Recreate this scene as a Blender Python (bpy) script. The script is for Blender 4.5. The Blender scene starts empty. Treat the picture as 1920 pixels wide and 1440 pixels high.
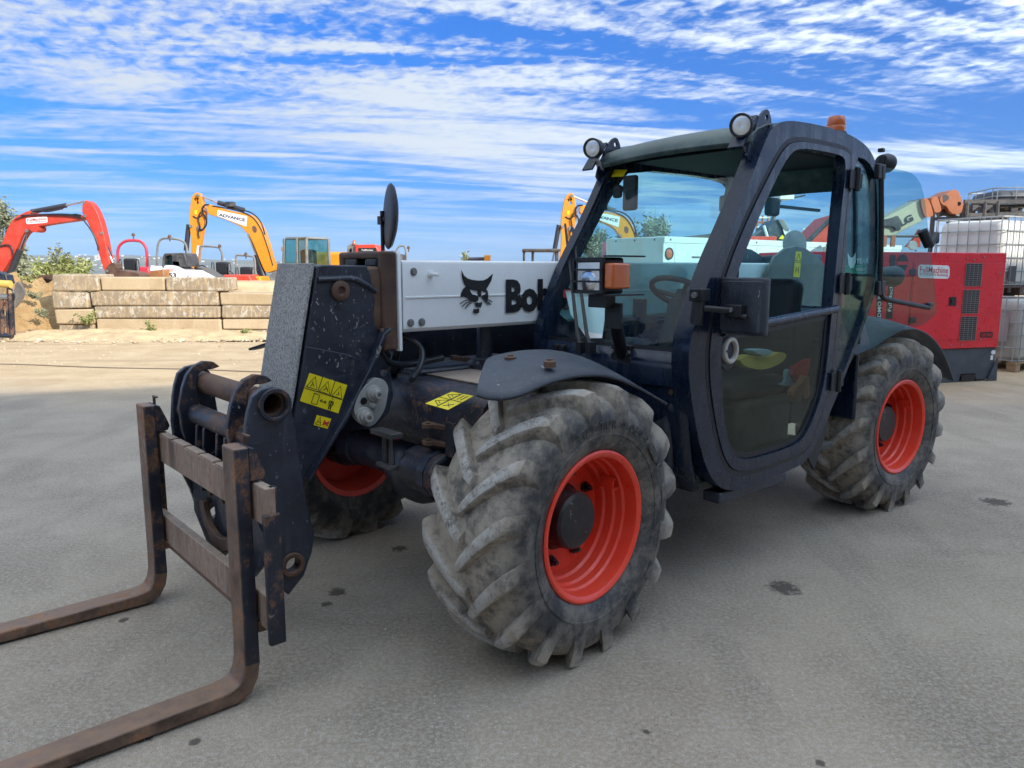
import bpy, bmesh, math, random
from mathutils import Vector, Matrix, geometry
R = math.radians
random.seed(7)
scene = bpy.context.scene
COL = scene.collection

# ------------------------------------------------------------------ camera, sky, sun, exposure
CAM_H, PITCH, FPX = 1.432, 0.1532, 1405.0
cam_data = bpy.data.cameras.new('camera')
cam_data.sensor_width = 36.0
cam_data.lens = 36.0 * FPX / 1920.0
cam_data.clip_start = 0.05
cam_data.clip_end = 12000
camera = bpy.data.objects.new('camera', cam_data)
COL.objects.link(camera)
camera.location = (0, 0, CAM_H)
camera.rotation_euler = (math.pi / 2 - PITCH, 0, 0)
scene.camera = camera

SUN_EL = R(26)
SUN_AZ = R(48)            # to the right of straight-behind-the-camera
to_sun = Vector((math.sin(SUN_AZ) * math.cos(SUN_EL), -math.cos(SUN_AZ) * math.cos(SUN_EL), math.sin(SUN_EL)))
SUN_STRENGTH, SKY_STRENGTH, EXPOSURE = 2.3, 0.15, 1.45

HAZE = 0.00014
world = bpy.data.worlds.new('World')
scene.world = world
world.use_nodes = True
wn, wl = world.node_tree.nodes, world.node_tree.links
wn.clear()
def wnode(t, **kw):
    n = wn.new(t)
    for k, v in kw.items():
        setattr(n, k, v)
    return n
def wmath(op, a, b=None, clamp=False):
    n = wnode('ShaderNodeMath', operation=op, use_clamp=clamp)
    for i, v in enumerate((a, b)):
        if v is None: continue
        if isinstance(v, (int, float)): n.inputs[i].default_value = v
        else: wl.new(v, n.inputs[i])
    return n.outputs[0]
def wramp(v, a, b, c=0.0, d=1.0):
    n = wnode('ShaderNodeMapRange', interpolation_type='SMOOTHSTEP')
    wl.new(v, n.inputs[0])
    for i, x in enumerate((a, b, c, d)): n.inputs[i + 1].default_value = x
    return n.outputs[0]
sky = wnode('ShaderNodeTexSky', sky_type='NISHITA')
sky.sun_disc = False
sky.sun_elevation = SUN_EL
sky.sun_rotation = math.atan2(to_sun.x, to_sun.y)
sky.altitude = 100
sky.air_density = 1.0
sky.dust_density = 0.2
sky.ozone_density = 2.5
tcs = wnode('ShaderNodeTexCoord')
seps = wnode('ShaderNodeSeparateXYZ')
wl.new(tcs.outputs['Generated'], seps.inputs[0])
grade = wnode('ShaderNodeValToRGB')        # deep, clear-air blue: the same all the way round the horizon
ge = grade.color_ramp.elements
ge[0].position = 0.0; ge[0].color = (0.044, 0.125, 0.34, 1)
ge[1].position = 0.32; ge[1].color = (0.006, 0.180, 0.44, 1)
for p_, c_ in ((0.12, (0.024, 0.146, 0.35, 1)), (0.75, (0.80, 0.90, 0.86, 1))):
    e_ = ge.new(p_); e_.color = c_
wl.new(seps.outputs[2], grade.inputs[0])
tint = wnode('ShaderNodeMixRGB', blend_type='MULTIPLY')
tint.inputs[0].default_value = 1.0
wl.new(sky.outputs[0], tint.inputs[1]); wl.new(grade.outputs[0], tint.inputs[2])
# clouds: a thin sheet high above the yard, seen in perspective (direction divided by its height)
tc = wnode('ShaderNodeTexCoord')
sep = wnode('ShaderNodeSeparateXYZ')
wl.new(tc.outputs['Generated'], sep.inputs[0])
zc = wmath('ADD', wmath('MAXIMUM', sep.outputs[2], 0.0), 0.07)
cx = wmath('DIVIDE', sep.outputs[0], zc)
cy = wmath('DIVIDE', sep.outputs[1], zc)
def cloud_noise(sx, sy, ang, detail, rough, off, dist=0.0):
    comb = wnode('ShaderNodeCombineXYZ')
    ca, sa = math.cos(ang), math.sin(ang)
    u = wmath('ADD', wmath('MULTIPLY', cx, ca * sx), wmath('MULTIPLY', cy, sa * sx))
    v = wmath('ADD', wmath('MULTIPLY', cx, -sa * sy), wmath('MULTIPLY', cy, ca * sy))
    wl.new(u, comb.inputs[0]); wl.new(v, comb.inputs[1]); comb.inputs[2].default_value = off
    n = wnode('ShaderNodeTexNoise')
    n.inputs['Scale'].default_value = 1.0
    n.inputs['Detail'].default_value = detail
    n.inputs['Roughness'].default_value = rough
    n.inputs['Distortion'].default_value = dist
    wl.new(comb.outputs[0], n.inputs['Vector'])
    return n.outputs[0]
CL = (41.2, 34.1, 7.3, 2.5)
big = cloud_noise(0.34, 0.80, 0.25, 3, 0.5, CL[0], 0.5)         # where the sheet is
streak = cloud_noise(0.55, 2.3, 0.26, 8, 0.56, CL[1], 1.1)         # wisps drawn out by the wind
puff = cloud_noise(15.0, 12.0, 0.75, 3, 0.55, CL[2], 0.35)         # small mackerel puffs
fine = cloud_noise(4.0, 8.0, -0.25, 6, 0.60, CL[3], 1.2)
thick = wmath('ADD', wmath('MULTIPLY', wramp(big, 0.30, 0.66), 0.72), wmath('MULTIPLY', wmath('SUBTRACT', streak, 0.5), 2.1))
thick = wmath('ADD', thick, wmath('MULTIPLY', wmath('SUBTRACT', fine, 0.5), 0.6))
high = wramp(sep.outputs[2], 0.13, 0.27)
thick = wmath('ADD', thick, wmath('MULTIPLY', wmath('SUBTRACT', puff, 0.5), wmath('MULTIPLY', high, 1.6)))
thick = wmath('ADD', thick, wramp(sep.outputs[2], 0.33, 0.75, 0.0, 0.30))
mask = wramp(thick, 0.13, 0.96)
mask = wmath('MULTIPLY', mask, wramp(sep.outputs[2], 0.0, 0.15, 0.15, 0.97))
mask = wmath('ADD', mask, wmath('MULTIPLY', wmath('SUBTRACT', 1.0, mask), 0.03))
ccol = wnode('ShaderNodeMixRGB', blend_type='MIX')
wl.new(mask, ccol.inputs[0])
wl.new(tint.outputs[0], ccol.inputs[1])
# thin cloud scatters forwards: brighter on the sun's side of the sky
vd = wnode('ShaderNodeVectorMath', operation='DOT_PRODUCT')
wl.new(tc.outputs['Generated'], vd.inputs[0]); vd.inputs[1].default_value = tuple(to_sun)
fwd = wmath('ADD', 1.0, wmath('MULTIPLY', wmath('POWER', wmath('MAXIMUM', wmath('ADD', wmath('MULTIPLY', vd.outputs['Value'], 0.5), 0.5), 0.0), 2.4), 4.6))
cb = wnode('ShaderNodeMixRGB', blend_type='MULTIPLY')
cb.inputs[0].default_value = 1.0
cb.inputs[1].default_value = (1.66, 1.84, 2.04, 1)
wl.new(fwd, cb.inputs[2])
wl.new(cb.outputs[0], ccol.inputs[2])
bg = wnode('ShaderNodeBackground')
bg.inputs['Strength'].default_value = SKY_STRENGTH
wl.new(ccol.outputs[0], bg.inputs['Color'])
out = wnode('ShaderNodeOutputWorld')
wl.new(bg.outputs[0], out.inputs['Surface'])

sun_data = bpy.data.lights.new('sun', 'SUN')
sun_data.energy = SUN_STRENGTH
sun_data.angle = R(0.53)
sun_data.color = (1.0, 0.93, 0.82)
sun = bpy.data.objects.new('sun', sun_data)
COL.objects.link(sun)
sun.rotation_euler = (-to_sun).to_track_quat('-Z', 'Y').to_euler()

vs = scene.view_settings
vs.view_transform = 'Standard'
vs.look = 'None'
vs.exposure = EXPOSURE
vs.gamma = 1.0
vs.use_curve_mapping = False
scene.cycles.max_bounces = 8
scene.cycles.transparent_max_bounces = 16
scene.cycles.use_denoising = True

# ------------------------------------------------------------------ materials
MATS = {}
def nt(name):
    m = bpy.data.materials.new(name)
    m.use_nodes = True
    m.node_tree.nodes.clear()
    return m, m.node_tree.nodes, m.node_tree.links
def rgb(c): return (c[0], c[1], c[2], 1.0)
class NB:
    """small node builder"""
    def __init__(s, name):
        s.m, s.n, s.l = nt(name)
        s.tc = s.n.new('ShaderNodeTexCoord')
    def noise(s, scale, detail=4, rough=0.55, dist=0.0, stretch=(1, 1, 1), off=(0, 0, 0)):
        mp = s.n.new('ShaderNodeMapping')
        mp.inputs['Scale'].default_value = stretch
        mp.inputs['Location'].default_value = off
        s.l.new(s.tc.outputs['Object'], mp.inputs[0])
        t = s.n.new('ShaderNodeTexNoise')
        t.inputs['Scale'].default_value = scale
        t.inputs['Detail'].default_value = detail
        t.inputs['Roughness'].default_value = rough
        t.inputs['Distortion'].default_value = dist
        s.l.new(mp.outputs[0], t.inputs['Vector'])
        return t.outputs[0]
    def voro(s, scale, feature='F1', stretch=(1, 1, 1), out=0):
        mp = s.n.new('ShaderNodeMapping')
        mp.inputs['Scale'].default_value = stretch
        s.l.new(s.tc.outputs['Object'], mp.inputs[0])
        t = s.n.new('ShaderNodeTexVoronoi')
        t.feature = feature
        t.inputs['Scale'].default_value = scale
        s.l.new(mp.outputs[0], t.inputs['Vector'])
        return t.outputs[out]
    def ramp(s, v, a, b, c=0.0, d=1.0):
        t = s.n.new('ShaderNodeMapRange'); t.interpolation_type = 'SMOOTHSTEP'
        s.l.new(v, t.inputs[0])
        for i, x in enumerate((a, b, c, d)): t.inputs[i + 1].default_value = x
        return t.outputs[0]
    def math(s, op, a, b, clamp=False):
        t = s.n.new('ShaderNodeMath'); t.operation = op; t.use_clamp = clamp
        for i, v in enumerate((a, b)):
            if isinstance(v, (int, float)): t.inputs[i].default_value = v
            else: s.l.new(v, t.inputs[i])
        return t.outputs[0]
    def mix(s, f, a, b, mode='MIX'):
        t = s.n.new('ShaderNodeMixRGB'); t.blend_type = mode
        for i, v in enumerate((f, a, b)):
            if isinstance(v, (int, float)): t.inputs[i].default_value = v
            elif isinstance(v, tuple): t.inputs[i].default_value = rgb(v)
            else: s.l.new(v, t.inputs[i])
        return t.outputs[0]
    def pos(s):
        t = s.n.new('ShaderNodeSeparateXYZ'); s.l.new(s.tc.outputs['Object'], t.inputs[0]); return t.outputs
    def up(s):
        g = s.n.new('ShaderNodeNewGeometry'); t = s.n.new('ShaderNodeSeparateXYZ'); s.l.new(g.outputs['Normal'], t.inputs[0]); return t.outputs[2]
    def finish(s, col, rough=0.5, metal=0.0, bump=None, bstr=0.3, bdist=0.01, spec=0.5, coat=0.0, **kw):
        b = s.n.new('ShaderNodeBsdfPrincipled')
        for k, v in (('Base Color', col), ('Roughness', rough), ('Metallic', metal), ('Specular IOR Level', spec), ('Coat Weight', coat)):
            if isinstance(v, tuple): b.inputs[k].default_value = rgb(v)
            elif isinstance(v, (int, float)): b.inputs[k].default_value = v
            else: s.l.new(v, b.inputs[k])
        for k, v in kw.items():
            b.inputs[k.replace('_', ' ')].default_value = v
        if bump is not None:
            t = s.n.new('ShaderNodeBump')
            t.inputs['Strength'].default_value = bstr
            t.inputs['Distance'].default_value = bdist
            s.l.new(bump, t.inputs['Height'])
            s.l.new(t.outputs[0], b.inputs['Normal'])
        o = s.n.new('ShaderNodeOutputMaterial')
        s.l.new(b.outputs[0], o.inputs['Surface'])
        return s.m

def worn(name, base, rough=0.45, metal=0.0, dust=0.25, dustcol=(0.36, 0.31, 0.25), rust=0.0, rustcol=(0.16, 0.062, 0.028),
         specks=0.0, var=0.25, scale=1.0, spec=0.5, coat=0.0, bump=0.12, stretch=(1, 1, 1), scuff=0.0, scuffcol=(0.13, 0.16, 0.21), speckcol=(0.40, 0.385, 0.36)):
    """painted metal or plastic with mottling, dust, rust patches and dried splashes"""
    b = NB(name)
    n1 = b.noise(3.1 * scale, 6, 0.62, 0.3, stretch)
    n2 = b.noise(17 * scale, 5, 0.65, 0.0, stretch, (3, 1, 7))
    n3 = b.noise(90 * scale, 3, 0.6)
    dark = tuple(c * (1 - var) for c in base)
    light = tuple(min(1, c * (1 + var)) for c in base)
    col = b.mix(b.ramp(n1, 0.3, 0.7), dark, light)
    rr = b.ramp(n2, 0.3, 0.7, rough - 0.08, rough + 0.14)
    if rust > 0:
        rm = b.ramp(b.math('ADD', b.math('ADD', b.math('MULTIPLY', n1, 0.5), b.math('MULTIPLY', n2, 0.4)), b.math('MULTIPLY', b.noise(48 * scale, 4, .7, 0, (1, 1, .5)), 0.28)), 0.85 - rust * 0.5, 0.90 - rust * 0.47)
        rc = b.mix(b.ramp(n3, 0.3, 0.7), tuple(c * 0.6 for c in rustcol), tuple(c * 1.5 for c in rustcol))
        col = b.mix(rm, col, rc)
        rr = b.math('ADD', rr, b.math('MULTIPLY', rm, 0.25), True)
    if dust > 0:
        dm = b.math('MULTIPLY', b.ramp(b.math('ADD', b.math('MULTIPLY', n1, 0.5), b.math('MULTIPLY', n2, 0.5)), 0.40, 0.72), dust)
        um = b.math('MULTIPLY', b.ramp(b.up(), 0.3, 0.95), b.math('MULTIPLY', b.ramp(n2, 0.2, 0.7, 0.35, 1.0), dust * 1.1))
        dm = b.math('MAXIMUM', dm, um)
        col = b.mix(dm, col, dustcol)
        rr = b.math('ADD', rr, b.math('MULTIPLY', dm, 0.4), True)
    if scuff > 0:
        sc1 = b.noise(38 * scale, 4, 0.7, 0.4, (1, 1, .07), (2, 8, 1)); sc2 = b.noise(90 * scale, 3, 0.6, 0.2, (.15, 1, 1), (6, 1, 2))
        sm = b.math('MULTIPLY', b.ramp(b.math('MAXIMUM', sc1, b.math('MULTIPLY', sc2, 0.95)), 0.55, 0.74), b.ramp(b.noise(2.6, 4, .6), .35, .6))
        col = b.mix(b.math('MULTIPLY', sm, scuff), col, scuffcol)
        rr = b.math('ADD', rr, b.math('MULTIPLY', sm, 0.2), True)
    if specks > 0:
        sa = b.noise(75 * scale, 2, .5, .6, (1, 1, .55), (9, 4, 2)); sb = b.noise(34 * scale, 2, .5, .8, (1, 1, .6), (1, 7, 3))
        area = b.ramp(b.noise(4.5 * scale, 4, 0.65, 0, (1, 1, 1), (2, 2, 5)), 0.40, 0.62)
        vm = b.math('MULTIPLY', b.ramp(sa, 0.715 - .06 * specks, 0.755 - .06 * specks), area)
        vm2 = b.math('MULTIPLY', b.ramp(sb, 0.73 - .04 * specks, 0.75 - .04 * specks), b.ramp(n1, 0.42, 0.55))
        col = b.mix(b.math('MULTIPLY', b.math('MAXIMUM', vm, vm2), 0.75), col, speckcol)
    return b.finish(col, rr, metal, b.math('ADD', n2, b.math('MULTIPLY', n3, 0.4)), bump, 0.004, spec, coat)

def flat(name, base, rough=0.5, metal=0.0, **kw):
    b = NB(name)
    n = b.noise(12, 4, 0.6)
    col = b.mix(n, tuple(c * 0.88 for c in base), tuple(min(1, c * 1.1) for c in base))
    return b.finish(col, rough, metal, **kw)

def glassy(name, tint, refl=1.0, dirt=0.06, dirtcol=(0.4, 0.42, 0.4)):
    """thin window pane: tinted see-through, Fresnel mirror, a veil of dirt"""
    b = NB(name)
    tr = b.n.new('ShaderNodeBsdfTransparent'); tr.inputs[0].default_value = rgb(tint)
    gl = b.n.new('ShaderNodeBsdfGlossy'); gl.inputs['Roughness'].default_value = 0.015
    gl.inputs[0].default_value = (refl, refl, refl, 1)
    fr = b.n.new('ShaderNodeFresnel')
    ge = b.n.new('ShaderNodeNewGeometry')      # a thin pane reflects alike from both of its faces
    io = b.n.new('ShaderNodeMapRange'); b.l.new(ge.outputs['Backfacing'], io.inputs[0])
    io.inputs[3].default_value = 1.4; io.inputs[4].default_value = 1 / 1.4
    b.l.new(io.outputs[0], fr.inputs[0])
    mx = b.n.new('ShaderNodeMixShader')
    b.l.new(fr.outputs[0], mx.inputs[0]); b.l.new(tr.outputs[0], mx.inputs[1]); b.l.new(gl.outputs[0], mx.inputs[2])
    df = b.n.new('ShaderNodeBsdfDiffuse'); df.inputs[0].default_value = rgb(dirtcol)
    mx2 = b.n.new('ShaderNodeMixShader')
    n = b.noise(5, 6, 0.68, 0.6)
    sp = b.math('MULTIPLY', b.ramp(b.voro(38), 0.07, 0.04), b.ramp(b.noise(4, 3), .5, .6))
    f = b.math('ADD', b.math('MULTIPLY', b.ramp(n, 0.35, 0.75), dirt), b.math('MULTIPLY', sp, dirt * 2.5), True)
    b.l.new(f, mx2.inputs[0]); b.l.new(mx.outputs[0], mx2.inputs[1]); b.l.new(df.outputs[0], mx2.inputs[2])
    o = b.n.new('ShaderNodeOutputMaterial'); b.l.new(mx2.outputs[0], o.inputs['Surface'])
    return b.m

M = MATS
M['navy'] = worn('navy_black_paint', (0.010, 0.014, 0.028), 0.36, dust=0.20, dustcol=(0.12, 0.125, 0.14), rust=0.14, specks=0.15, spec=0.6, scuff=0.35)
M['navy_spk'] = worn('splashed_navy_paint', (0.010, 0.014, 0.028), 0.36, dust=0.16, dustcol=(0.13, 0.13, 0.14), rust=0.10, specks=1.0, spec=0.6, scuff=0.25)
M['navy_rust'] = worn('rusting_black_paint', (0.011, 0.014, 0.026), 0.42, dust=0.22, dustcol=(0.15, 0.12, 0.10), rust=0.53, rustcol=(0.125, 0.060, 0.034), specks=0.4)
M['cabblack'] = worn('cab_black_paint', (0.005, 0.012, 0.030), 0.24, dust=0.05, dustcol=(0.05, 0.085, 0.15), specks=0.0, spec=0.42, stretch=(1, 1, 0.35), scuff=0.30, coat=0.08, scuffcol=(0.055, 0.09, 0.16))
M['plastic'] = worn('black_fender_plastic', (0.020, 0.026, 0.038), 0.46, dust=0.30, dustcol=(0.15, 0.15, 0.155), specks=0.05, spec=0.45, scuff=0.4, scuffcol=(0.16, 0.18, 0.22))
M['nose'] = worn('rust_flecked_nose_paint', (0.011, 0.014, 0.027), 0.40, dust=0.18, dustcol=(0.13, 0.12, 0.12), rust=0.41, rustcol=(0.15, 0.065, 0.032), specks=1.9, speckcol=(0.22, 0.105, 0.05), scale=1.7, scuff=0.2)
M['deep'] = flat('dark_interior_plastic', (0.010, 0.011, 0.014), 0.7)
M['trim'] = flat('black_rubber_trim', (0.008, 0.009, 0.012), 0.5)
M['hose'] = flat('black_hose_rubber', (0.012, 0.014, 0.018), 0.42)
M['rust'] = worn('brown_rusted_steel', (0.085, 0.042, 0.026), 0.62, dust=0.45, dustcol=(0.22, 0.14, 0.09), rust=0.30, rustcol=(0.14, 0.055, 0.028), var=0.45, bump=0.4)
M['forkrust'] = worn('rust_filmed_fork_steel', (0.125, 0.076, 0.054), 0.40, metal=0.2, dust=0.65, dustcol=(0.36, 0.225, 0.145), rust=0.50, rustcol=(0.20, 0.080, 0.034), var=0.75, scuff=0.35, scuffcol=(0.05, 0.05, 0.065), bump=0.35)
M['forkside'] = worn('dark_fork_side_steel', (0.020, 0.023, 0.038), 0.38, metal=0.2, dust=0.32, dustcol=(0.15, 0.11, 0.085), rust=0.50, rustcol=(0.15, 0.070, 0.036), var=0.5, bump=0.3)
M['beamrust'] = worn('scraped_brown_beam_steel', (0.20, 0.120, 0.078), 0.55, dust=0.75, dustcol=(0.42, 0.35, 0.28), rust=0.50, rustcol=(0.16, 0.065, 0.034), var=0.70, scuff=0.4, scuffcol=(0.06, 0.055, 0.06), bump=0.4, stretch=(1, 2.2, 0.4))
M['white'] = worn('white_boom_paint', (0.80, 0.81, 0.81), 0.38, dust=0.16, dustcol=(0.52, 0.49, 0.43), var=0.04, specks=0.0, coat=0.15)
M['bolt'] = flat('zinc_bolt_steel', (0.28, 0.28, 0.28), 0.42, 0.7)
M['cast'] = worn('grey_cast_alloy', (0.36, 0.36, 0.34), 0.55, metal=0.3, dust=0.3, var=0.2)
M['chrome'] = flat('bright_rod_chrome', (0.6, 0.6, 0.6), 0.18, 1.0)
M['yellow'] = flat('yellow_warning_film', (0.82, 0.66, 0.01), 0.4)
M['ink'] = flat('black_ink', (0.008, 0.008, 0.010), 0.5)
M['paper'] = flat('white_label_film', (0.75, 0.75, 0.74), 0.5)
M['redink'] = flat('red_print', (0.55, 0.03, 0.03), 0.5)
M['rim'] = worn('orange_red_wheel_paint', (0.80, 0.038, 0.014), 0.34, dust=0.20, dustcol=(0.50, 0.20, 0.12), rust=0.12, rustcol=(0.20, 0.03, 0.012), var=0.10, spec=0.5, coat=0.2, bump=0.05)
M['hub'] = worn('black_hub_paint', (0.008, 0.009, 0.014), 0.35, dust=0.15, rust=0.12, specks=0.4)
M['glass'] = glassy('teal_cab_glass', (0.74, 0.92, 0.93), 1.0, 0.03)
M['glass_clear'] = glassy('clear_door_glass', (0.76, 0.92, 0.93), 0.22, 0.0)
M['glass_dark'] = glassy('smoked_lower_glass', (0.78, 0.84, 0.79), 0.55, 0.02, (0.24, 0.26, 0.22))
M['lens'] = flat('clear_lamp_lens', (0.78, 0.78, 0.76), 0.22, 0.7)
M['amber'] = flat('amber_lamp_plastic', (0.52, 0.095, 0.004), 0.18, 0.0, coat=0.8)
M['steelgrey'] = worn('dull_grey_steel', (0.10, 0.10, 0.105), 0.45, metal=0.3, dust=0.3, rust=0.25)
M['latch'] = flat('pale_latch_ring', (0.42, 0.40, 0.36), 0.5)
M['floorcab'] = worn('dusty_cab_floor_mat', (0.040, 0.044, 0.038), 0.7, dust=0.55, dustcol=(0.15, 0.15, 0.12), var=0.4)
M['seat'] = flat('black_seat_vinyl', (0.012, 0.013, 0.017), 0.55)
M['yellowcloth'] = flat('yellow_cloth', (0.46, 0.38, 0.10), 0.85)
M['leather'] = flat('brown_leather', (0.30, 0.11, 0.055), 0.75)
M['redcloth'] = flat('red_cloth', (0.42, 0.02, 0.02), 0.8)
M['bluecloth'] = flat('pale_blue_cloth', (0.26, 0.40, 0.48), 0.8)
M['roofpaint'] = worn('weathered_roof_paint', (0.05, 0.085, 0.085), 0.36, dust=0.55, dustcol=(0.25, 0.26, 0.20), var=0.3)

def grit():
    b = NB('gritty_grey_wear_sheet')
    n = b.noise(260, 3, 0.7); n2 = b.noise(95, 4, 0.7); n3 = b.noise(4, 4, .6, .5)
    m = b.ramp(b.math('ADD', b.math('MULTIPLY', n, 0.5), b.math('MULTIPLY', n2, 0.5)), 0.38, 0.56)
    m = b.math('MULTIPLY', m, b.ramp(n3, 0.2, 0.6, 0.7, 1.0))
    col = b.mix(m, (0.095, 0.093, 0.090), (0.40, 0.385, 0.36))
    return b.finish(col, 0.8, 0.0, b.math('ADD', n, n2), 0.5, 0.006)
M['grit'] = grit()
def rubber():
    b = NB('dusty_tyre_rubber')
    n1 = b.noise(5.5, 6, 0.65, 0.6); n2 = b.noise(26, 5, 0.7); n3 = b.noise(140, 3, 0.6, 0, (1, 1, 0.3))
    p = b.pos()
    rr = b.math('SQRT', b.math('ADD', b.math('POWER', p[0], 2), b.math('POWER', p[2], 2)), 0)
    tread = b.ramp(rr, 0.40, 0.50)
    blocktop = b.ramp(rr, 0.508, 0.528)
    mud = b.math('ADD', b.math('MULTIPLY', n1, 0.65), b.math('MULTIPLY', n2, 0.4))
    mt = b.math('MULTIPLY', tread, b.ramp(mud, 0.37, 0.57, 0.22, 0.92))
    ms = b.math('MULTIPLY', b.math('SUBTRACT', 1.0, tread), b.ramp(mud, 0.44, 0.64, 0.03, 0.36))
    m = b.math('ADD', mt, ms, True)
    dust = b.mix(n2, (0.23, 0.195, 0.155), (0.50, 0.43, 0.34))
    col = b.mix(m, (0.016, 0.018, 0.022), dust)
    scuff = b.math('MULTIPLY', blocktop, b.ramp(b.math('ADD', b.math('MULTIPLY', n3, 0.5), b.math('MULTIPLY', n2, 0.5)), 0.38, 0.58))
    col = b.mix(b.math('MULTIPLY', scuff, 0.85), col, (0.42, 0.405, 0.38))
    return b.finish(col, b.ramp(m, 0, 1, 0.55, 0.9), 0.0, b.math('ADD', n2, b.math('MULTIPLY', n3, 0.5)), 0.35, 0.006)
M['rubber'] = rubber()

# ------------------------------------------------------------------ geometry helpers
def mesh_obj(name, verts, faces, mat, parent=None, smooth=35, bevel=0.0, seg=2, solid=0.0, sub=0):
    me = bpy.data.meshes.new(name)
    me.from_pydata([tuple(v) for v in verts], [], faces)
    bm = bmesh.new(); bm.from_mesh(me)
    bmesh.ops.recalc_face_normals(bm, faces=bm.faces)
    bm.to_mesh(me); bm.free()
    me.validate()
    if smooth:
        me.polygons.foreach_set('use_smooth', [True] * len(me.polygons))
        me.set_sharp_from_angle(angle=R(smooth))
    me.materials.append(M[mat] if isinstance(mat, str) else mat)
    o = bpy.data.objects.new(name, me)
    COL.objects.link(o)
    if parent is not None: o.parent = parent
    if solid:
        md = o.modifiers.new('thickness', 'SOLIDIFY'); md.thickness = solid; md.offset = 0
    if sub:
        md = o.modifiers.new('round', 'SUBSURF'); md.levels = sub; md.render_levels = sub
    if bevel:
        md = o.modifiers.new('edges', 'BEVEL'); md.width = bevel; md.segments = seg; md.limit_method = 'ANGLE'; md.angle_limit = R(32)
        md.harden_normals = False
    return o
class MB:
    """collects solids into one mesh"""
    def __init__(s): s.v, s.f = [], []
    def add(s, v, f):
        k = len(s.v); s.v += [Vector(p) for p in v]; s.f += [tuple(i + k for i in q) for q in f]; return s
    def box(s, c, d, rot=None):
        c = Vector(c); h = [x / 2 for x in d]
        vs = [Vector((sx * h[0], sy * h[1], sz * h[2])) for sx in (-1, 1) for sy in (-1, 1) for sz in (-1, 1)]
        if rot is not None: vs = [rot @ v for v in vs]
        return s.add([c + v for v in vs], [(0, 1, 3, 2), (4, 6, 7, 5), (0, 4, 5, 1), (2, 3, 7, 6), (0, 2, 6, 4), (1, 5, 7, 3)])
    def ring_loft(s, rings, caps=True, closed=False):
        n = len(rings[0]); v = [p for r in rings for p in r]; f = []
        m = len(rings)
        for i in range(m if closed else m - 1):
            j = (i + 1) % m
            for k in range(n):
                f.append((i * n + k, i * n + (k + 1) % n, j * n + (k + 1) % n, j * n + k))
        if caps and not closed:
            f.append(tuple(range(n))[::-1]); f.append(tuple((m - 1) * n + k for k in range(n)))
        return s.add(v, f)
    def cyl(s, p0, p1, r0, r1=None, n=20):
        r1 = r0 if r1 is None else r1
        p0, p1 = Vector(p0), Vector(p1)
        d = (p1 - p0).normalized(); a = d.orthogonal().normalized(); b = d.cross(a)
        c = [(math.cos(2 * math.pi * k / n), math.sin(2 * math.pi * k / n)) for k in range(n)]
        return s.ring_loft([[p0 + (a * x + b * y) * r0 for x, y in c], [p1 + (a * x + b * y) * r1 for x, y in c]])
    def lathe(s, prof, p, axis, n=48, closed=False):
        """prof: (distance along axis, radius) pairs"""
        p, d = Vector(p), Vector(axis).normalized()
        a = Vector((0, 0, 1)) if abs(d.z) < 0.9 else Vector((1, 0, 0))
        a = (a - d * a.dot(d)).normalized(); b = d.cross(a)
        rings = [[p + d * t + (a * math.cos(2 * math.pi * k / n) + b * math.sin(2 * math.pi * k / n)) * r for k in range(n)] for t, r in prof]
        return s.ring_loft(rings, caps=not closed, closed=closed)
    def tube(s, pts, r, n=10, caps=True):
        pts = [Vector(p) for p in pts]
        rings = []; a = None
        for i, p in enumerate(pts):
            d = (pts[min(i + 1, len(pts) - 1)] - pts[max(i - 1, 0)]).normalized()
            a = d.orthogonal().normalized() if a is None else (a - d * a.dot(d)).normalized()
            b = d.cross(a)
            rr = r[i] if isinstance(r, (list, tuple)) else r
            rings.append([p + (a * math.cos(2 * math.pi * k / n) + b * math.sin(2 * math.pi * k / n)) * rr for k in range(n)])
        return s.ring_loft(rings, caps)
    def strip(s, pts, w, h, side):
        """flat bar swept along pts; side = sideways direction"""
        pts = [Vector(p) for p in pts]; sd = Vector(side).normalized(); rings = []
        for i, p in enumerate(pts):
            d = (pts[min(i + 1, len(pts) - 1)] - pts[max(i - 1, 0)]).normalized()
            nn = d.cross(sd).normalized()
            rings.append([p + sd * w / 2 + nn * h / 2, p - sd * w / 2 + nn * h / 2, p - sd * w / 2 - nn * h / 2, p + sd * w / 2 - nn * h / 2])
        return s.ring_loft(rings)
    def plate(s, outer, holes=(), t=Vector((0, 0.02, 0))):
        """flat plate with real holes, thickness vector t"""
        loops = [[Vector(p) for p in outer]] + [[Vector(p) for p in h] for h in holes]
        tris = geometry.tessellate_polygon(loops)
        flatv = [p for lp in loops for p in lp]; n = len(flatv); t = Vector(t)
        f = [tuple(q) for q in tris] + [tuple(i + n for i in q)[::-1] for q in tris]
        k = 0
        for lp in loops:
            m = len(lp)
            for i in range(m): f.append((k + i, k + (i + 1) % m, n + k + (i + 1) % m, n + k + i))
            k += m
        return s.add(flatv + [p + t for p in flatv], f)
    def build(s, name, mat, parent=None, **kw): return mesh_obj(name, s.v, s.f, mat, parent, **kw)
def chaikin(pts, n=2, closed=True):
    pts = [Vector(p) for p in pts]
    for _ in range(n):
        q = []
        m = len(pts)
        for i in range(m if closed else m - 1):
            a, b = pts[i], pts[(i + 1) % m]
            q += [a * 0.75 + b * 0.25, a * 0.25 + b * 0.75]
        if not closed: q = [pts[0]] + q + [pts[-1]]
        pts = q
    return pts
def circle(c, u, v, r, n=24):
    c, u, v = Vector(c), Vector(u), Vector(v)
    return [c + u * r * math.cos(2 * math.pi * k / n) + v * r * math.sin(2 * math.pi * k / n) for k in range(n)]
def xz(pts, y): return [Vector((x, y, z)) for x, z in pts]
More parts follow.
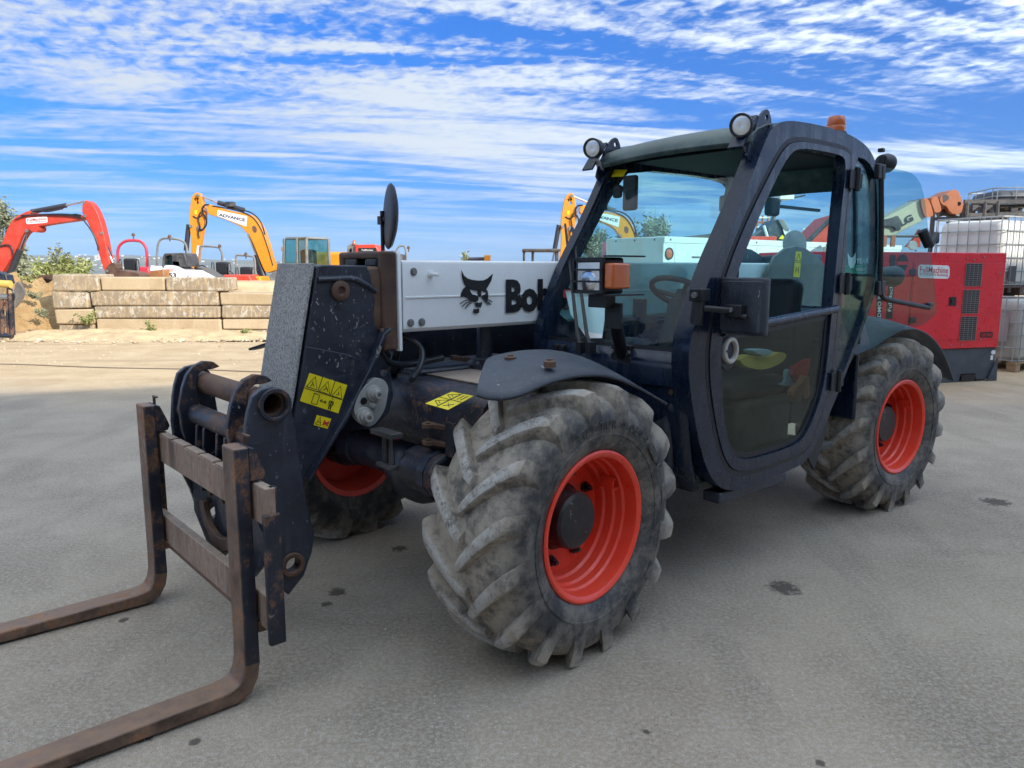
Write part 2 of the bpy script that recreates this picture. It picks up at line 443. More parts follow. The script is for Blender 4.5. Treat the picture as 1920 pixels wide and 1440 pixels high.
def thing(name, label, cat, loc=(0, 0, 0), rotz=0.0, group=None):
    o = bpy.data.objects.new(name, None)
    o.empty_display_size = 0.2
    COL.objects.link(o); o.location = loc; o.rotation_euler = (0, 0, rotz)
    return tag(o, label, cat, group)
def tag(o, label, cat, group=None):
    o['label'] = label; o['category'] = cat
    if group: o['group'] = group
    return o
def kind(o, k): o['kind'] = k; return o
def copy_tree(o, parent=None):
    c = o.copy(); COL.objects.link(c)
    if parent is not None: c.parent = parent
    for ch in list(o.children): copy_tree(ch, c)
    return c
def text_obj(name, body, mat, parent, origin, right, up, height, width=None, depth=0.002, bold=0.0, squeeze=1.0, align='CENTER', spacing=1.0):
    """raised flat lettering; origin = middle of the line"""
    cu = bpy.data.curves.new(name, 'FONT'); cu.body = body; cu.align_x = align; cu.align_y = 'CENTER'
    cu.size = 1.0; cu.offset = bold; cu.extrude = 0.0; cu.space_character = spacing; cu.resolution_u = 3
    tmp = bpy.data.objects.new(name, cu); COL.objects.link(tmp)
    dg = bpy.context.evaluated_depsgraph_get(); dg.update()
    me = bpy.data.meshes.new_from_object(tmp.evaluated_get(dg))
    bpy.data.objects.remove(tmp); bpy.data.curves.remove(cu)
    xs = [v.co.x for v in me.vertices]; ys = [v.co.y for v in me.vertices]
    x0, x1, y0, y1 = min(xs), max(xs), min(ys), max(ys)
    sy = height / (y1 - y0); sx = (width / (x1 - x0)) if width else sy * squeeze
    o_, r_, u_ = Vector(origin), Vector(right).normalized(), Vector(up).normalized()
    n_ = r_.cross(u_).normalized()
    for v in me.vertices:
        v.co = o_ + r_ * ((v.co.x - (x0 + x1) / 2) * sx) + u_ * ((v.co.y - (y0 + y1) / 2) * sy) + n_ * depth
    me.materials.clear(); me.materials.append(M[mat])
    o = bpy.data.objects.new(name, me); COL.objects.link(o)
    if parent is not None: o.parent = parent
    return o

# where a direction seen from the camera meets a plane: used to size things from the photograph at their own distance
YAW = 0.7149
TH_O = Vector((-0.387, 3.396, 0.0))
_F = Vector((-math.cos(YAW), -math.sin(YAW), 0)); _L = Vector((math.sin(YAW), -math.cos(YAW), 0)); _Z = Vector((0, 0, 1))
TO_MACH = Matrix((_F, _L, _Z))
EYE = Vector((0, 0, CAM_H)); EYE_M = TO_MACH @ (EYE - TH_O)
def sight(px, py):
    x, u = (px - 960) / FPX, -(py - 720) / FPX
    c, s = math.cos(PITCH), math.sin(PITCH)
    return Vector((x, c + u * s, -s + u * c))
def mp(px, py, ax, val):
    d = TO_MACH @ sight(px, py); i = 'XYZ'.index(ax)
    return EYE_M + d * ((val - EYE_M[i]) / d[i])
def mplane(px, py, n, d0):
    d = TO_MACH @ sight(px, py); n = Vector(n)
    return EYE_M + d * ((d0 - EYE_M.dot(n)) / d.dot(n))
def wy(px, py, y):
    d = sight(px, py); return EYE + d * (y / d.y)
def wg(px, py, z=0.0):
    d = sight(px, py); return EYE + d * ((z - CAM_H) / d.z)

# ================================================================== the telehandler
# machine frame: X towards the forks, Y towards the cab side, Z up; origin on the ground under the front axle
TH = thing('telehandler', 'black and white telescopic handler with orange wheels and lowered forks', 'telehandler', TH_O, YAW + math.pi)

HUB_Z, AXLE_Y, WB = 0.50, 0.862, 2.689
CROWN = [(0, .496), (.06, .493), (.12, .487), (.16, .475), (.185, .457), (.202, .432), (.211, .398), (.212, .37), (.207, .335), (.196, .305), (.183, .285), (.172, .276)]
def crown_r(y):
    y = abs(y)
    for (a, ra), (b, rb) in zip(CROWN, CROWN[1:]):
        if y <= b: return ra + (rb - ra) * (y - a) / (b - a)
    return CROWN[-1][1]
def tyre_mesh():
    mb = MB()
    prof = [(-y, r) for y, r in CROWN[::-1]] + CROWN[1:] + [(.10, .262), (-.10, .262)]
    mb.lathe(prof, (0, 0, 0), (0, 1, 0), n=96, closed=True)
    NL = 16
    st = [-.014, .02, .06, .10, .14, .175, .202, .214]
    for side in (1, -1):
        for k in range(NL):
            rnd = random.Random(k * 7 + side)
            th0 = 2 * math.pi * (k + (0.5 if side < 0 else 0)) / NL
            rings = []
            jw = rnd.uniform(-.003, .003)
            for i, y in enumerate(st):
                f = max(0, y) / .214
                th = th0 + .40 * (f ** 0.85)
                rb = crown_r(min(y, .2105)) - .012
                rt = [.526, .529, .530, .530, .527, .521, .507, .456][i]
                wt = (.040 + .018 * f + jw) / .53 / 2
                wb = (.074 + .020 * f) / .50 / 2
                if i == 0: rt -= .006; wt *= .7
                def pt(r, a): return Vector((r * math.cos(a), y * side, r * math.sin(a)))
                sk = .010 / .53
                rings.append([pt(rb, th - wb), pt(rt - .004, th - wt - sk * .3), pt(rt, th - wt + sk), pt(rt, th + wt - sk), pt(rt - .004, th + wt + sk * .3), pt(rb, th + wb)])
            mb.ring_loft(rings)
        # thin rubbing rib on the sidewall
        mb.lathe([(.2085 * side, .352), (.2125 * side, .350), (.2115 * side, .343), (.206 * side, .341)], (0, 0, 0), (0, 1, 0), n=72, closed=True)
    for v in mb.v: v.y *= .965
    for v in mb.v:                      # the contact patch is pressed flat on the ground
        lim = -.497
        if v.z < lim:
            v.y *= 1 + (lim - v.z) * .5
            v.z = lim + (v.z - lim) * .06
    return mb
_ty = tyre_mesh()
TYRE = _ty.build('tyre', 'rubber', None, smooth=32)
RIMP = [(.176, .257), (.183, .266), (.185, .276), (.181, .2835), (.172, .2835), (.166, .272), (-.166, .272), (-.172, .2835), (-.181, .2835), (-.176, .257),
        (-.12, .245), (-.06, .236), (-.012, .225), (-.016, .12), (-.004, .12), (.000, .222), (.035, .224), (.044, .233), (.078, .235), (.087, .243), (.116, .2445), (.124, .252), (.150, .2535)]
def build_wheel(loc, rot, near):
    w = MB().lathe(RIMP, (0, 0, 0), (0, 1, 0), n=72, closed=True).build('wheel', 'rim', TH, smooth=28)
    w.location = loc; w.rotation_euler = (0, 0, rot)
    t = TYRE.copy(); COL.objects.link(t); t.parent = w
    t.rotation_euler = (0, random.uniform(0, .3), 0) if not near else (0, near, 0)
    s = 1
    MB().lathe([(-.10, .0), (-.10, .13), (.0, .13), (.012, .115), (.085, .108), (.096, .098), (.098, .0)], (0, 0, 0), (0, s, 0), n=40).build('hub', 'hub', w, smooth=30)
    for k in range(8):
        a = 2 * math.pi * (k + .35) / 8
        p = Vector((.172 * math.cos(a), 0, .172 * math.sin(a)))
        n_ = MB().cyl(p, p + Vector((0, .010, 0)), .021, n=16); n_.cyl(p + Vector((0, .010, 0)), p + Vector((0, .028, 0)), .0145, n=6); n_.cyl(p + Vector((0, .028, 0)), p + Vector((0, .038, 0)), .008, n=10)
        n_.build('wheel_nut', 'hub', w, smooth=30)
    a = R(28) if near != 2 else R(38)
    d = Vector((-math.cos(a), 0, math.sin(a))); q = Vector((math.sin(a), 0, math.cos(a)))
    base = d * .236 + Vector((0, .085, 0))
    g = MB(); arc = [math.pi * k / 8 for k in range(9)]
    rings = []
    for yy in (-.028, .034):
        rings.append([base + Vector((0, yy, 0)) + q * .026 * math.cos(t_) - d * .034 * math.sin(t_) for t_ in arc] + [base + Vector((0, yy, 0)) + q * .021 * math.cos(t_) - d * .029 * math.sin(t_) for t_ in arc[::-1]])
    g.ring_loft(rings).build('valve_guard', 'rim', w)
    MB().cyl(base - d * .01 + Vector((0, -.03, 0)), base - d * .01 + Vector((0, .02, 0)), .006, n=8).build('valve_stem', 'bolt', w)
    return w
bpy.data.objects.remove(TYRE.copy())
w1 = build_wheel((0, AXLE_Y, HUB_Z), .077, .12)
w2 = build_wheel((-WB, AXLE_Y, HUB_Z), -.0841, .21)
w3 = build_wheel((0, -AXLE_Y, HUB_Z), .077 + math.pi, .05)
w4 = build_wheel((-WB, -AXLE_Y, HUB_Z), -.0841 + math.pi, .17)
bpy.data.objects.remove(TYRE)
# raised size marking round the front tyre's sidewall
def sidewall_text(w, body, r, a0, step, h, y):
    vs_, fs_ = [], []
    for i, ch in enumerate(body):
        if ch == ' ': continue
        a = a0 + i * step
        d = Vector((math.cos(a), 0, math.sin(a))); q = Vector((-math.sin(a), 0, math.cos(a)))
        # seen from outside (+Y) local X runs to the left, so the reading direction is -q in local terms
        o = text_obj('lettering', ch, 'rubber', None, d * r + Vector((0, y, 0)), q, d, h, None, .0015, .0, .95)
        me = o.data; k = len(vs_)
        vs_ += [v.co.copy() for v in me.vertices]; fs_ += [tuple(j + k for j in p.vertices) for p in me.polygons]
        bpy.data.objects.remove(o); bpy.data.meshes.remove(me)
    bm = bmesh.new()
    me = bpy.data.meshes.new('lettering'); me.from_pydata([tuple(v) for v in vs_], [], fs_)
    bm.from_mesh(me); ex = bmesh.ops.extrude_face_region(bm, geom=bm.faces[:])
    for v in ex['geom']:
        if isinstance(v, bmesh.types.BMVert): v.co.y += .004
    bmesh.ops.recalc_face_normals(bm, faces=bm.faces); bm.to_mesh(me); bm.free()
    me.materials.append(M['rubber'])
    o = bpy.data.objects.new('lettering', me); COL.objects.link(o); o.parent = w
    return o

sidewall_text(w1, 'MASTER 405/70-20', .384, R(70), R(5.6), .030, .2105)

# ---- chassis
def part(mb, name, mat, parent=TH, **kw): return mb.build(name, mat, parent, **kw)
ch = MB()
ch.box((-1.35, -.02, .66), (2.5, .62, .36)); ch.box((-2.85, -.05, .72), (.7, .9, .46))
ch.box((-.35, -.05, .62), (.55, .50, .34))
part(ch, 'chassis', 'navy', bevel=.02)
for x in (0, -WB):
    ax = MB().cyl((x, -.70, HUB_Z), (x, .70, HUB_Z), .085)
    axo = part(ax, 'axle', 'navy')
    part(MB().lathe([(-.2, .06), (-.16, .12), (-.05, .16), (.05, .16), (.16, .12), (.2, .06)], (x, -.05, HUB_Z), (0, 1, 0), n=24), 'differential', 'navy', axo)
    for s in (-1, 1): part(MB().lathe([(0, .05), (.02, .10), (.1, .115), (.14, .09)], (x, s * .60, HUB_Z), (0, s, 0), n=24), 'axle_end', 'navy', axo)
part(MB().plate(xz([(.10, .92), (.02, 1.13), (-.8, 1.135), (-2.4, 1.12), (-2.4, .70), (.10, .70)], -.36), (), (0, .03, 0)), 'side_plate', 'navy', bevel=.006)
part(MB().plate(xz([(-.62, .96), (-.62, 1.10), (-2.6, 1.10), (-2.6, .6), (-.62, .6)], .13), (), (0, .03, 0)), 'side_plate', 'navy')
# hollow nose over the front axle
prof_o = [(-.36, .946), (.12, .946), (.150, .942), (.178, .930), (.197, .910), (.207, .885), (.21, .80), (.205, .72), (.19, .695)]
prof_i = [(x - .012, z - .014) for x, z in prof_o[::-1]]
rings = [[Vector((x, y, z)) for x, z in prof_o + prof_i] for y in (-.76, .655)]
nose = part(MB().ring_loft(rings), 'axle_nose', 'nose', bevel=.003)
part(MB().box((-.05, -.05, .83), (.36, 1.38, .20)), 'nose_core', 'deep')
part(MB().box((-.13, .22, .951), (.26, .84, .008)), 'top_plate', 'beamrust', bevel=.002)
rl = part(MB().box((-.29, .22, .975), (.014, .86, .055)), 'plate_rail', 'navy_rust', bevel=.003)
for y in (.02, .22): part(MB().cyl((-.284, y, .982), (-.272, y, .982), .011, n=8), 'bolt', 'bolt', rl)
# lugs on the nose and the barrel of the steering ram below it
for z in (.795, .725):
    l = [(.205, .30), (.255, .325), (.268, .345), (.262, .368), (.235, .382), (.205, .50)]
    hole = circle((.243, .352, z), (1, 0, 0), (0, 1, 0), .013, 12)
    part(MB().plate([Vector((x, y, z)) for x, y in l], [hole], (0, 0, .016)), 'tie_lug', 'rust', bevel=.003)
part(MB().box((.213, .47, .76), (.02, .06, .14)), 'lug_backing', 'navy_rust', bevel=.003)
br = MB().lathe([(0, .05), (.0, .084), (.018, .096), (.25, .096), (.268, .086), (.268, .03)], (.20, .185, .595), (.05, 1, .02), n=10)
barrel = part(br, 'ram_barrel', 'nose', smooth=25, bevel=.012, seg=3)
part(MB().lathe([(.165, .094), (.165, .099), (.215, .099), (.215, .094)], (.20, .185, .595), (.05, 1, .02), n=10, closed=True), 'barrel_band', 'navy', barrel)
# pin retainer between ram and head
pr = MB(); pr.box((.285, .10, .735), (.06, .17, .022)); pr.box((.285, .11, .595), (.05, .12, .018))
for y in (.085, .14): pr.cyl((.285, y, .60), (.285, y, .73), .012, n=12)
part(pr, 'pin_retainer', 'steelgrey', bevel=.002)
# small white labels on the nose end
part(MB().box((.2125, .575, .80), (.002, .034, .030)), 'nose_label', 'paper')
part(MB().box((.2085, .62, .735), (.002, .022, .045)), 'nose_label', 'paper')
# ribbed dark parts under the boom
lc = MB(); lc.cyl((-.34, -.02, .92), (-.36, -.02, 1.17), .040, n=20); lc.lathe([(0, .09), (.03, .085), (.06, .05)], (-.34, -.02, .945), (0, 0, 1), n=24)
part(lc, 'lift_cylinder', 'navy')
part(MB().box((-.30, -.16, .95), (.7, .30, .06)), 'lift_cradle', 'navy', bevel=.02)

# ---- boom
bm_out = [(-.19, 1.160), (.085, 1.160), (.108, 1.164), (.119, 1.178), (.121, 1.30), (.121, 1.448), (.117, 1.459), (.106, 1.466), (-.206, 1.466), (-.217, 1.459), (-.221, 1.448), (-.221, 1.178), (-.214, 1.164)]
boom = part(MB().ring_loft([[Vector((x, y, z)) for y, z in bm_out] for x in (.20, -3.25)]), 'outer_boom', 'white', smooth=25)
part(MB().box((-1.46, .1225, 1.3095), (3.3, .005, .009)), 'boom_seam', 'white', boom, bevel=.002)
part(MB().box((-3.28, -.05, 1.28), (.10, .42, .5)), 'boom_pivot', 'navy', bevel=.02)
ce = MB().plate([Vector((.225, y, z)) for y, z in [(-.25, 1.085), (.125, 1.085), (.125, 1.485), (.115, 1.505), (-.235, 1.505), (-.25, 1.49)]],
                [[Vector((.225, y, z)) for y, z in [(-.19, 1.15), (-.19, 1.465), (.07, 1.465), (.07, 1.15)]]], (-.016, 0, 0))
part(ce, 'boom_end_plate', 'white', boom, bevel=.003)
co = MB().plate([Vector((.30, y, z)) for y, z in chaikin([(-.245, 1.088), (.118, 1.088), (.118, 1.502), (-.245, 1.502)], 0)],
                [[Vector((.30, y, z)) for y, z in [(-.20, 1.14), (-.20, 1.472), (.082, 1.472), (.082, 1.14)]]], (-.074, 0, 0))
part(co, 'boom_collar', 'rust', bevel=.012, seg=3)
for y, z, d in ((-.14, 1.455, (.05, .1, .035)), (.03, 1.455, (.05, .09, .035)), (.078, 1.36, (.05, .03, .12)), (.078, 1.19, (.05, .03, .08))): part(MB().box((.275, y, z), d), 'wear_pad', 'trim', bevel=.008)
for x, z in ((.145, 1.418), (.165, 1.202), (.108, 1.203)): part(MB().cyl((x, .119, z), (x, .131, z), .0125, n=6).cyl((x, .119, z), (x, .124, z), .017, n=14), 'bolt', 'bolt', boom)
part(MB().cyl((.06, .119, 1.408), (.06, .128, 1.408), .017, n=6).cyl((.06, .128, 1.408), (.055, .175, 1.404), .008, n=10), 'grease_fitting', 'white', boom, bevel=.002)
ib = [(-.165, 1.165), (.07, 1.165), (.10, 1.18), (.106, 1.21), (.106, 1.40), (.098, 1.428), (.07, 1.44), (-.165, 1.44), (-.195, 1.425), (-.20, 1.40), (-.20, 1.20), (-.192, 1.178)]
part(MB().ring_loft([[Vector((x, y, z)) for y, z in ib] for x in (.60, -.2)]), 'inner_boom', 'rust', smooth=40)
# boom lettering and emblem on the white side, traced on the boom's own side plane
def bp(px, py, y=.1255): return mp(px, py, 'Y', y)
def crop(pts): return [bp(440 + x / 3.0, 320 + y / 3.0) for x, y in pts]
ear = [(1275, 560), (1290, 590), (1310, 606), (1335, 614), (1368, 618), (1400, 617), (1424, 605), (1452, 580), (1443, 618), (1425, 650), (1413, 668), (1380, 676), (1352, 674), (1325, 668), (1303, 655), (1288, 630), (1278, 598)]
lf = [(1303, 650), (1285, 665), (1273, 690), (1270, 712), (1288, 708), (1310, 716), (1322, 728), (1334, 736), (1352, 740), (1366, 733), (1372, 720), (1366, 706), (1352, 698), (1336, 696), (1326, 680), (1318, 664)]
md = [(1352, 674), (1366, 676), (1366, 706), (1380, 712), (1388, 700), (1384, 674), (1372, 668)]
rf = [(1384, 674), (1413, 668), (1422, 676), (1426, 700), (1424, 722), (1414, 736), (1400, 728), (1386, 710), (1392, 700), (1412, 694), (1416, 682), (1400, 680)]
nz = [(1360, 740), (1378, 744), (1388, 736), (1392, 748), (1382, 772), (1372, 762), (1366, 770), (1358, 764), (1350, 746)]
chn = [(1343, 776), (1352, 780), (1366, 778), (1374, 775), (1375, 796), (1368, 803), (1348, 803), (1341, 797)]
emb = MB()
for q in (ear, lf, md, rf, nz, chn): emb.plate(crop(q), (), (0, .0015, 0))
for a, b_, c_ in (((1268, 748), (1296, 730), (1326, 726)), ((1280, 765), (1300, 745), (1328, 736)), ((1296, 778), (1310, 756), (1332, 742)),
                  ((1448, 738), (1430, 726), (1412, 722)), ((1442, 754), (1426, 738), (1410, 730)), ((1430, 752), (1420, 744), (1408, 736))):
    emb.strip([p for p in crop([a, b_, c_])], .0045, .0015, (0, 0, 1)) if False else emb.tube(crop([a, b_, c_]), .0022, 4)
part(emb, 'boom_emblem', 'ink', boom, smooth=0)
def boom_text(body, xa, xb, ztop, zbot):
    text_obj('boom_lettering', body, 'ink', boom, ((xa + xb) / 2, .1265, (ztop + zbot) / 2), (-1, 0, 0), (0, 0, 1), ztop - zbot, abs(xb - xa), .0, .05)
pB = [bp(948, 524), bp(1020, 584)]
wB = abs(pB[0].x - pB[1].x)
boom_text('Bobcat', pB[0].x, pB[0].x - wB * 2.12, pB[0].z, pB[1].z)

# ---- boom head
hp = [(.585, 1.440), (.565, 1.446), (.365, 1.443), (.352, 1.40), (.335, 1.30), (.345, 1.22), (.320, 1.165), (.385, 1.028), (.50, .845), (.672, .62), (.745, .60), (.729, .789), (.689, .941), (.640, 1.18)]
head = part(MB().plate(xz(hp, -.20), (), (0, .322, 0)), 'boom_head', 'navy_spk', bevel=.006)
dbl = [(.690, .94), (.648, 1.135), (.470, 1.09), (.375, 1.045), (.50, .848), (.672, .625), (.742, .605), (.727, .789)]
part(MB().plate(xz(dbl, .122), (), (0, .006, 0)), 'doubler_plate', 'navy_spk', head, bevel=.002)
fr_ = [(.592, 1.452), (.650, 1.18), (.699, .941), (.738, .789), (.752, .58)]
rings = [[Vector((x + o, y, z)) for y, o in ((-.196, 0), (.116, 0), (.116, .014), (-.196, .014))] for x, z in fr_]
part(MB().ring_loft(rings), 'head_front_sheet', 'grit', head, bevel=.003)
part(MB().strip(xz([(.285, 1.185), (.315, 1.165), (.36, 1.075), (.385, 1.028), (.50, .845), (.676, .615)], .142), .016, .045, (.8, 0, .6)).build('edge_flange', 'navy_spk', head, bevel=.004) and MB().box((.30, .12, 1.16), (.03, .02, .05)), 'flange_stub', 'rust', head, bevel=.005)
cz = MB().tube(xz([(.588, 1.388), (.46, 1.392), (.42, 1.388), (.37, 1.362), (.33, 1.335)], .124), [.013, .013, .013, .012, .008], 10)
part(cz, 'conduit_ridge', 'navy_spk', head)
pb = mp(637, 545, 'Y', .122)
part(MB().lathe([(0, .040), (.012, .040), (.016, .034), (.016, .018), (.004, .014), (.004, 0)], pb, (0, 1, 0), n=28), 'head_pin', 'rust', head)
ph = mp(633, 577, 'Y', .122)
part(MB().lathe([(0, .012), (.002, .012), (.002, .0)], ph, (0, 1, 0), n=12), 'bolt_hole', 'ink', head)
lk = [mp(x, y, 'Y', .055) for x, y in [(695, 655), (712, 668), (726, 695), (731, 740), (722, 775), (692, 802), (640, 806), (612, 800), (640, 730)]]
lh = mp(714, 697, 'Y', .055)
part(MB().plate(lk, [circle(lh, (1, 0, 0), (0, 0, 1), .018, 16)], (0, .025, 0)), 'link_plate', 'navy', bevel=.004)
# hydraulic quick coupling
cpo = chaikin([mp(x, y, 'Y', .13) for x, y in [(698, 706), (712, 710), (721, 724), (718, 745), (713, 768), (697, 792), (682, 799), (666, 790), (655, 772), (660, 746), (674, 722)]], 2)
coup = part(MB().plate(cpo, (), (0, .035, 0)), 'hydraulic_coupling', 'cast', bevel=.006, seg=2)
for (x, y), rr, ln in (((701, 737), .030, .06), ((682, 779), .032, .065), ((699, 760), .014, .035)):
    p = mp(x, y, 'Y', .165)
    part(MB().lathe([(0, rr * 1.15), (ln * .3, rr * 1.1), (ln * .32, rr * .85), (ln * .6, rr * .8), (ln * .62, rr * .6), (ln, rr * .55), (ln, rr * .3), (ln * .8, rr * .28), (ln * .8, 0)], p, (.15, 1, 0), n=22), 'coupling_nipple', 'cast', coup)
p = mp(682, 752, 'Y', .1665)
part(MB().lathe([(0, .015), (.001, .015), (.001, 0)], p, (0, 1, 0), n=16), 'coupling_port', 'ink', coup)
# warning stickers on the head
def sticker(quad, plane, name='warning_sticker', parent=None, n=Vector((0, 1, 0))):
    ps = [mp(x, y, plane[0], plane[1]) for x, y in quad]
    o = MB().plate(ps, (), n * .0015).build(name, 'yellow', parent, smooth=0)
    def at(u, v): return (ps[0] * (1 - u) + ps[1] * u) * (1 - v) + (ps[3] * (1 - u) + ps[2] * u) * v + n * .0022
    return o, at
def ink_lines(at, paths, r, parent, n=Vector((0, 1, 0)), mat='ink', name='pictogram'):
    mb = MB()
    for path in paths:
        mb.tube([at(*q) for q in path], r, 4)
    return mb.build(name, mat, parent, smooth=0)
s1, at1 = sticker([(580, 699), (651, 722), (634, 775), (562, 752)], ('Y', .1285), parent=head)
def tri(u0, u1, v0, v1): return [(u0, v1), ((u0 + u1) / 2, v0), (u1, v1), (u0, v1)]
paths = [tri(.03, .30, .06, .46), tri(.36, .64, .08, .48), tri(.70, .97, .10, .50), [(.0, .52), (1, .52)], [(.335, .0), (.335, .52)], [(.665, 0), (.665, .52)],
         [(.12, .42), (.16, .30), (.14, .24)], [(.16, .30), (.21, .38)], [(.45, .42), (.52, .30), (.47, .25)], [(.52, .3), (.57, .4)], [(.80, .42), (.86, .40), (.84, .30)],
         [(.27, .60), (.27, .94), (.41, .94), (.41, .60), (.27, .60)], [(.46, .77), (.62, .77)], [(.50, .72), (.46, .77), (.50, .82)], [(.58, .72), (.62, .77), (.58, .82)]]
ink_lines(at1, paths, .0016, s1)
ink_lines(at1, [[(.74, .66), (.74, .80)], [(.72, .80), (.715, .96)], [(.76, .80), (.765, .96)], [(.70, .67), (.685, .80)], [(.78, .67), (.795, .80)], [(.74, .585), (.74, .605)]], .0030, s1)
s2, at2 = sticker([(594, 778), (621, 785), (614, 804), (588, 797)], ('Y', .1285), parent=head)
ink_lines(at2, [tri(.06, .46, .12, .85), [(.18, .7), (.3, .45), (.36, .7)]], .0014, s2)
ink_lines(at2, [[(.56, .3), (.92, .75)], [(.92, .3), (.56, .75)], [(.55, .55), (.94, .5)]], .0034, s2, mat='redink')
s3, at3 = sticker([(798, 757), (847, 735), (888, 743), (840, 769)], ('Z', .957), parent=nose, n=Vector((0, 0, 1)))
ink_lines(at3, [tri(.06, .46, .1, .5), tri(.54, .94, .1, .5), [(0, .52), (1, .52)], [(.5, 0), (.5, 1)], [(.1, .65), (.3, .9)], [(.3, .65), (.12, .9)], [(.6, .7), (.9, .7)], [(.6, .85), (.9, .85)], [(.2, .4), (.28, .25)], [(.7, .4), (.78, .25)]], .0016, s3)
# hoses
for pts, r in (([mp(750, 628, 'Y', .02), mp(780, 640, 'Y', .06), mp(794, 660, 'Y', .08), mp(788, 690, 'Y', .12), mp(772, 712, 'Y', .2)], .014),
               ([mp(750, 640, 'Y', -.05), mp(735, 690, 'Y', -.08), mp(740, 730, 'Y', -.1)], .02),
               ([(.3, .06, 1.10), (.22, .02, 1.02), (.1, -.02, 1.0), (-.1, -.02, 1.02)], .016)):
    part(MB().tube(chaikin(pts, 3, False), r, 10), 'hose', 'hose')
part(MB().cyl(mp(740, 690, 'Y', -.2), mp(700, 640, 'Y', -.2), .035), 'tilt_cylinder', 'navy')

# ---- round mirror on the boom head
mr = MB().cyl((.20, -.03, 1.50), (.20, -.03, 1.675), .0085, n=12); mr.box((.20, -.03, 1.635), (.03, .03, .035)); mr.cyl((.20, -.02, 1.637), (.16, .03, 1.637), .012, n=12)
post = part(mr, 'mirror_post', 'trim')
mc = mp(732, 406, 'Y', .045)
ma = Vector((-.55, .83, .05)).normalized()
part(MB().lathe([(-.03, 0), (-.028, .03), (-.018, .09), (-.006, .128), (.004, .137), (.010, .132), (.016, .09), (.02, 0)], mc, (_a := Vector((.92, -.37, 0.05)).normalized()), n=40), 'round_mirror', 'trim', post, smooth=50)

# ---- fork carriage
CY = -.05
def carr_plate(y0, name='carriage_plate'):
    o_ = [(.975, .95), (.958, 1.0), (.925, 1.024), (.885, 1.030), (.845, 1.015), (.822, .975), (.812, .90), (.800, .78), (.785, .65), (.765, .53), (.752, .47), (.765, .40), (.80, .32), (.862, .262), (.89, .29), (.905, .36), (.94, .50), (.985, .62), (.995, .80), (.985, .90)]
    h1 = circle((.882, y0, .965), (1, 0, 0), (0, 0, 1), .043, 24); h2 = circle((.845, y0, .375), (1, 0, 0), (0, 0, 1), .027, 20)
    c = part(MB().plate(xz(o_, y0), [h1, h2], (0, .026, 0)), name, 'navy', bevel=.004)
    for (x, z), r0, r1 in (((.882, .965), .059, .043), ((.845, .375), .044, .027)):
        part(MB().lathe([(-.012, r1), (-.012, r0), (.040, r0), (.040, r1)], (x, y0, z), (0, 1, 0), n=32, closed=True), 'pin_boss', 'navy_rust' if r0 > .05 else 'rust', c, smooth=30, bevel=.003)
    return c
carr_plate(.325); carr_plate(-.455)
tb = MB()
for (x, z), r in (((.882, .965), .043),):
    tb.lathe([(0, r), (0, r - .006), (.76, r - .006), (.76, r)], (x, -.43, z), (0, 1, 0), n=28, closed=True)
    tb.lathe([(.06, r), (.06, .0), (.07, 0), (.07, r)], (x, -.43, z), (0, 1, 0), n=20)
part(tb, 'cross_tube', 'rust', smooth=40)
part(MB().lathe([(0, .040), (.78, .040)], (.935, -.44, .845), (0, 1, 0), n=24), 'cross_tube', 'navy_rust', smooth=40)
def hook(y0):
    o_ = [(.960, .66), (.995, .78), (1.002, .88), (.985, .955), (.966, 1.005), (.935, 1.042), (.895, 1.058), (.855, 1.052), (.83, 1.03), (.86, 1.022), (.895, 1.022), (.918, 1.005), (.928, .965), (.922, .90), (.90, .80), (.905, .66)]
    return part(MB().plate(xz(chaikin([Vector((x, z, 0)) for x, z in o_], 1) and o_, y0), (), (0, .03, 0)), 'hook_plate', 'navy_rust', bevel=.004)
hook(.195); hook(-.325); 
rb = MB()
for y in (-.20, -.12, .02, .10): rb.plate(xz([(.93, .83), (.975, .82), (.985, .70), (.97, .55), (.93, .55)], y), (), (0, .018, 0))
part(rb, 'carriage_rib', 'navy_rust', bevel=.003)
part(MB().plate([Vector((.915, y, z)) for y, z in [(-.43, .80), (-.43, .40), (-.30, .30), (-.12, .28), (-.05, .33), (.02, .28), (.2, .30), (.325, .40), (.325, .80)]],
                [circle((.915, -.22, .46), (0, 1, 0), (0, 0, 1), .05, 20), circle((.915, .12, .46), (0, 1, 0), (0, 0, 1), .05, 20)], (.016, 0, 0)), 'carriage_web', 'navy', bevel=.004)
arc = [Vector((.955, -.05 + .17 * math.cos(a), .50 + .13 * math.sin(a) * -1)) for a in [math.pi * k / 12 for k in range(13)]]
part(MB().strip(arc, .022, .05, (1, 0, 0)), 'lower_arch', 'rust', bevel=.003)
def beam(z0, z1, notch):
    top = []
    xs = [-.665, .59]
    n = 10
    pts = [(xs[0], z0), (xs[1], z0), (xs[1], z1)]
    y = xs[1] - .12
    while y > xs[0] + .08:
        if notch: pts += [(y, z1), (y, z1 - .010), (y - .022, z1 - .010), (y - .022, z1)]
        y -= .16
    pts += [(xs[0], z1)]
    o = MB().plate([Vector((1.028, y_, z_)) for y_, z_ in pts], (), (-.034, 0, 0))
    return part(o, 'fork_beam', 'beamrust', bevel=.004)
beam(.618, .745, True); beam(.255, .375, False)
lip = MB(); lip.box((1.012, -.04, .247), (.03, .9, .018)); part(lip, 'beam_lip', 'rust', bevel=.003)
for y in (.572, -.648):
    sb = MB().box((.999, y, .50), (.026, .030, .49))
    part(sb, 'stop_bar', 'navy_rust', bevel=.004)
    s_ = MB().box((1.01, y + .012, .44), (.055, .024, .44)); part(s_, 'end_guard', 'navy_rust', bevel=.005)
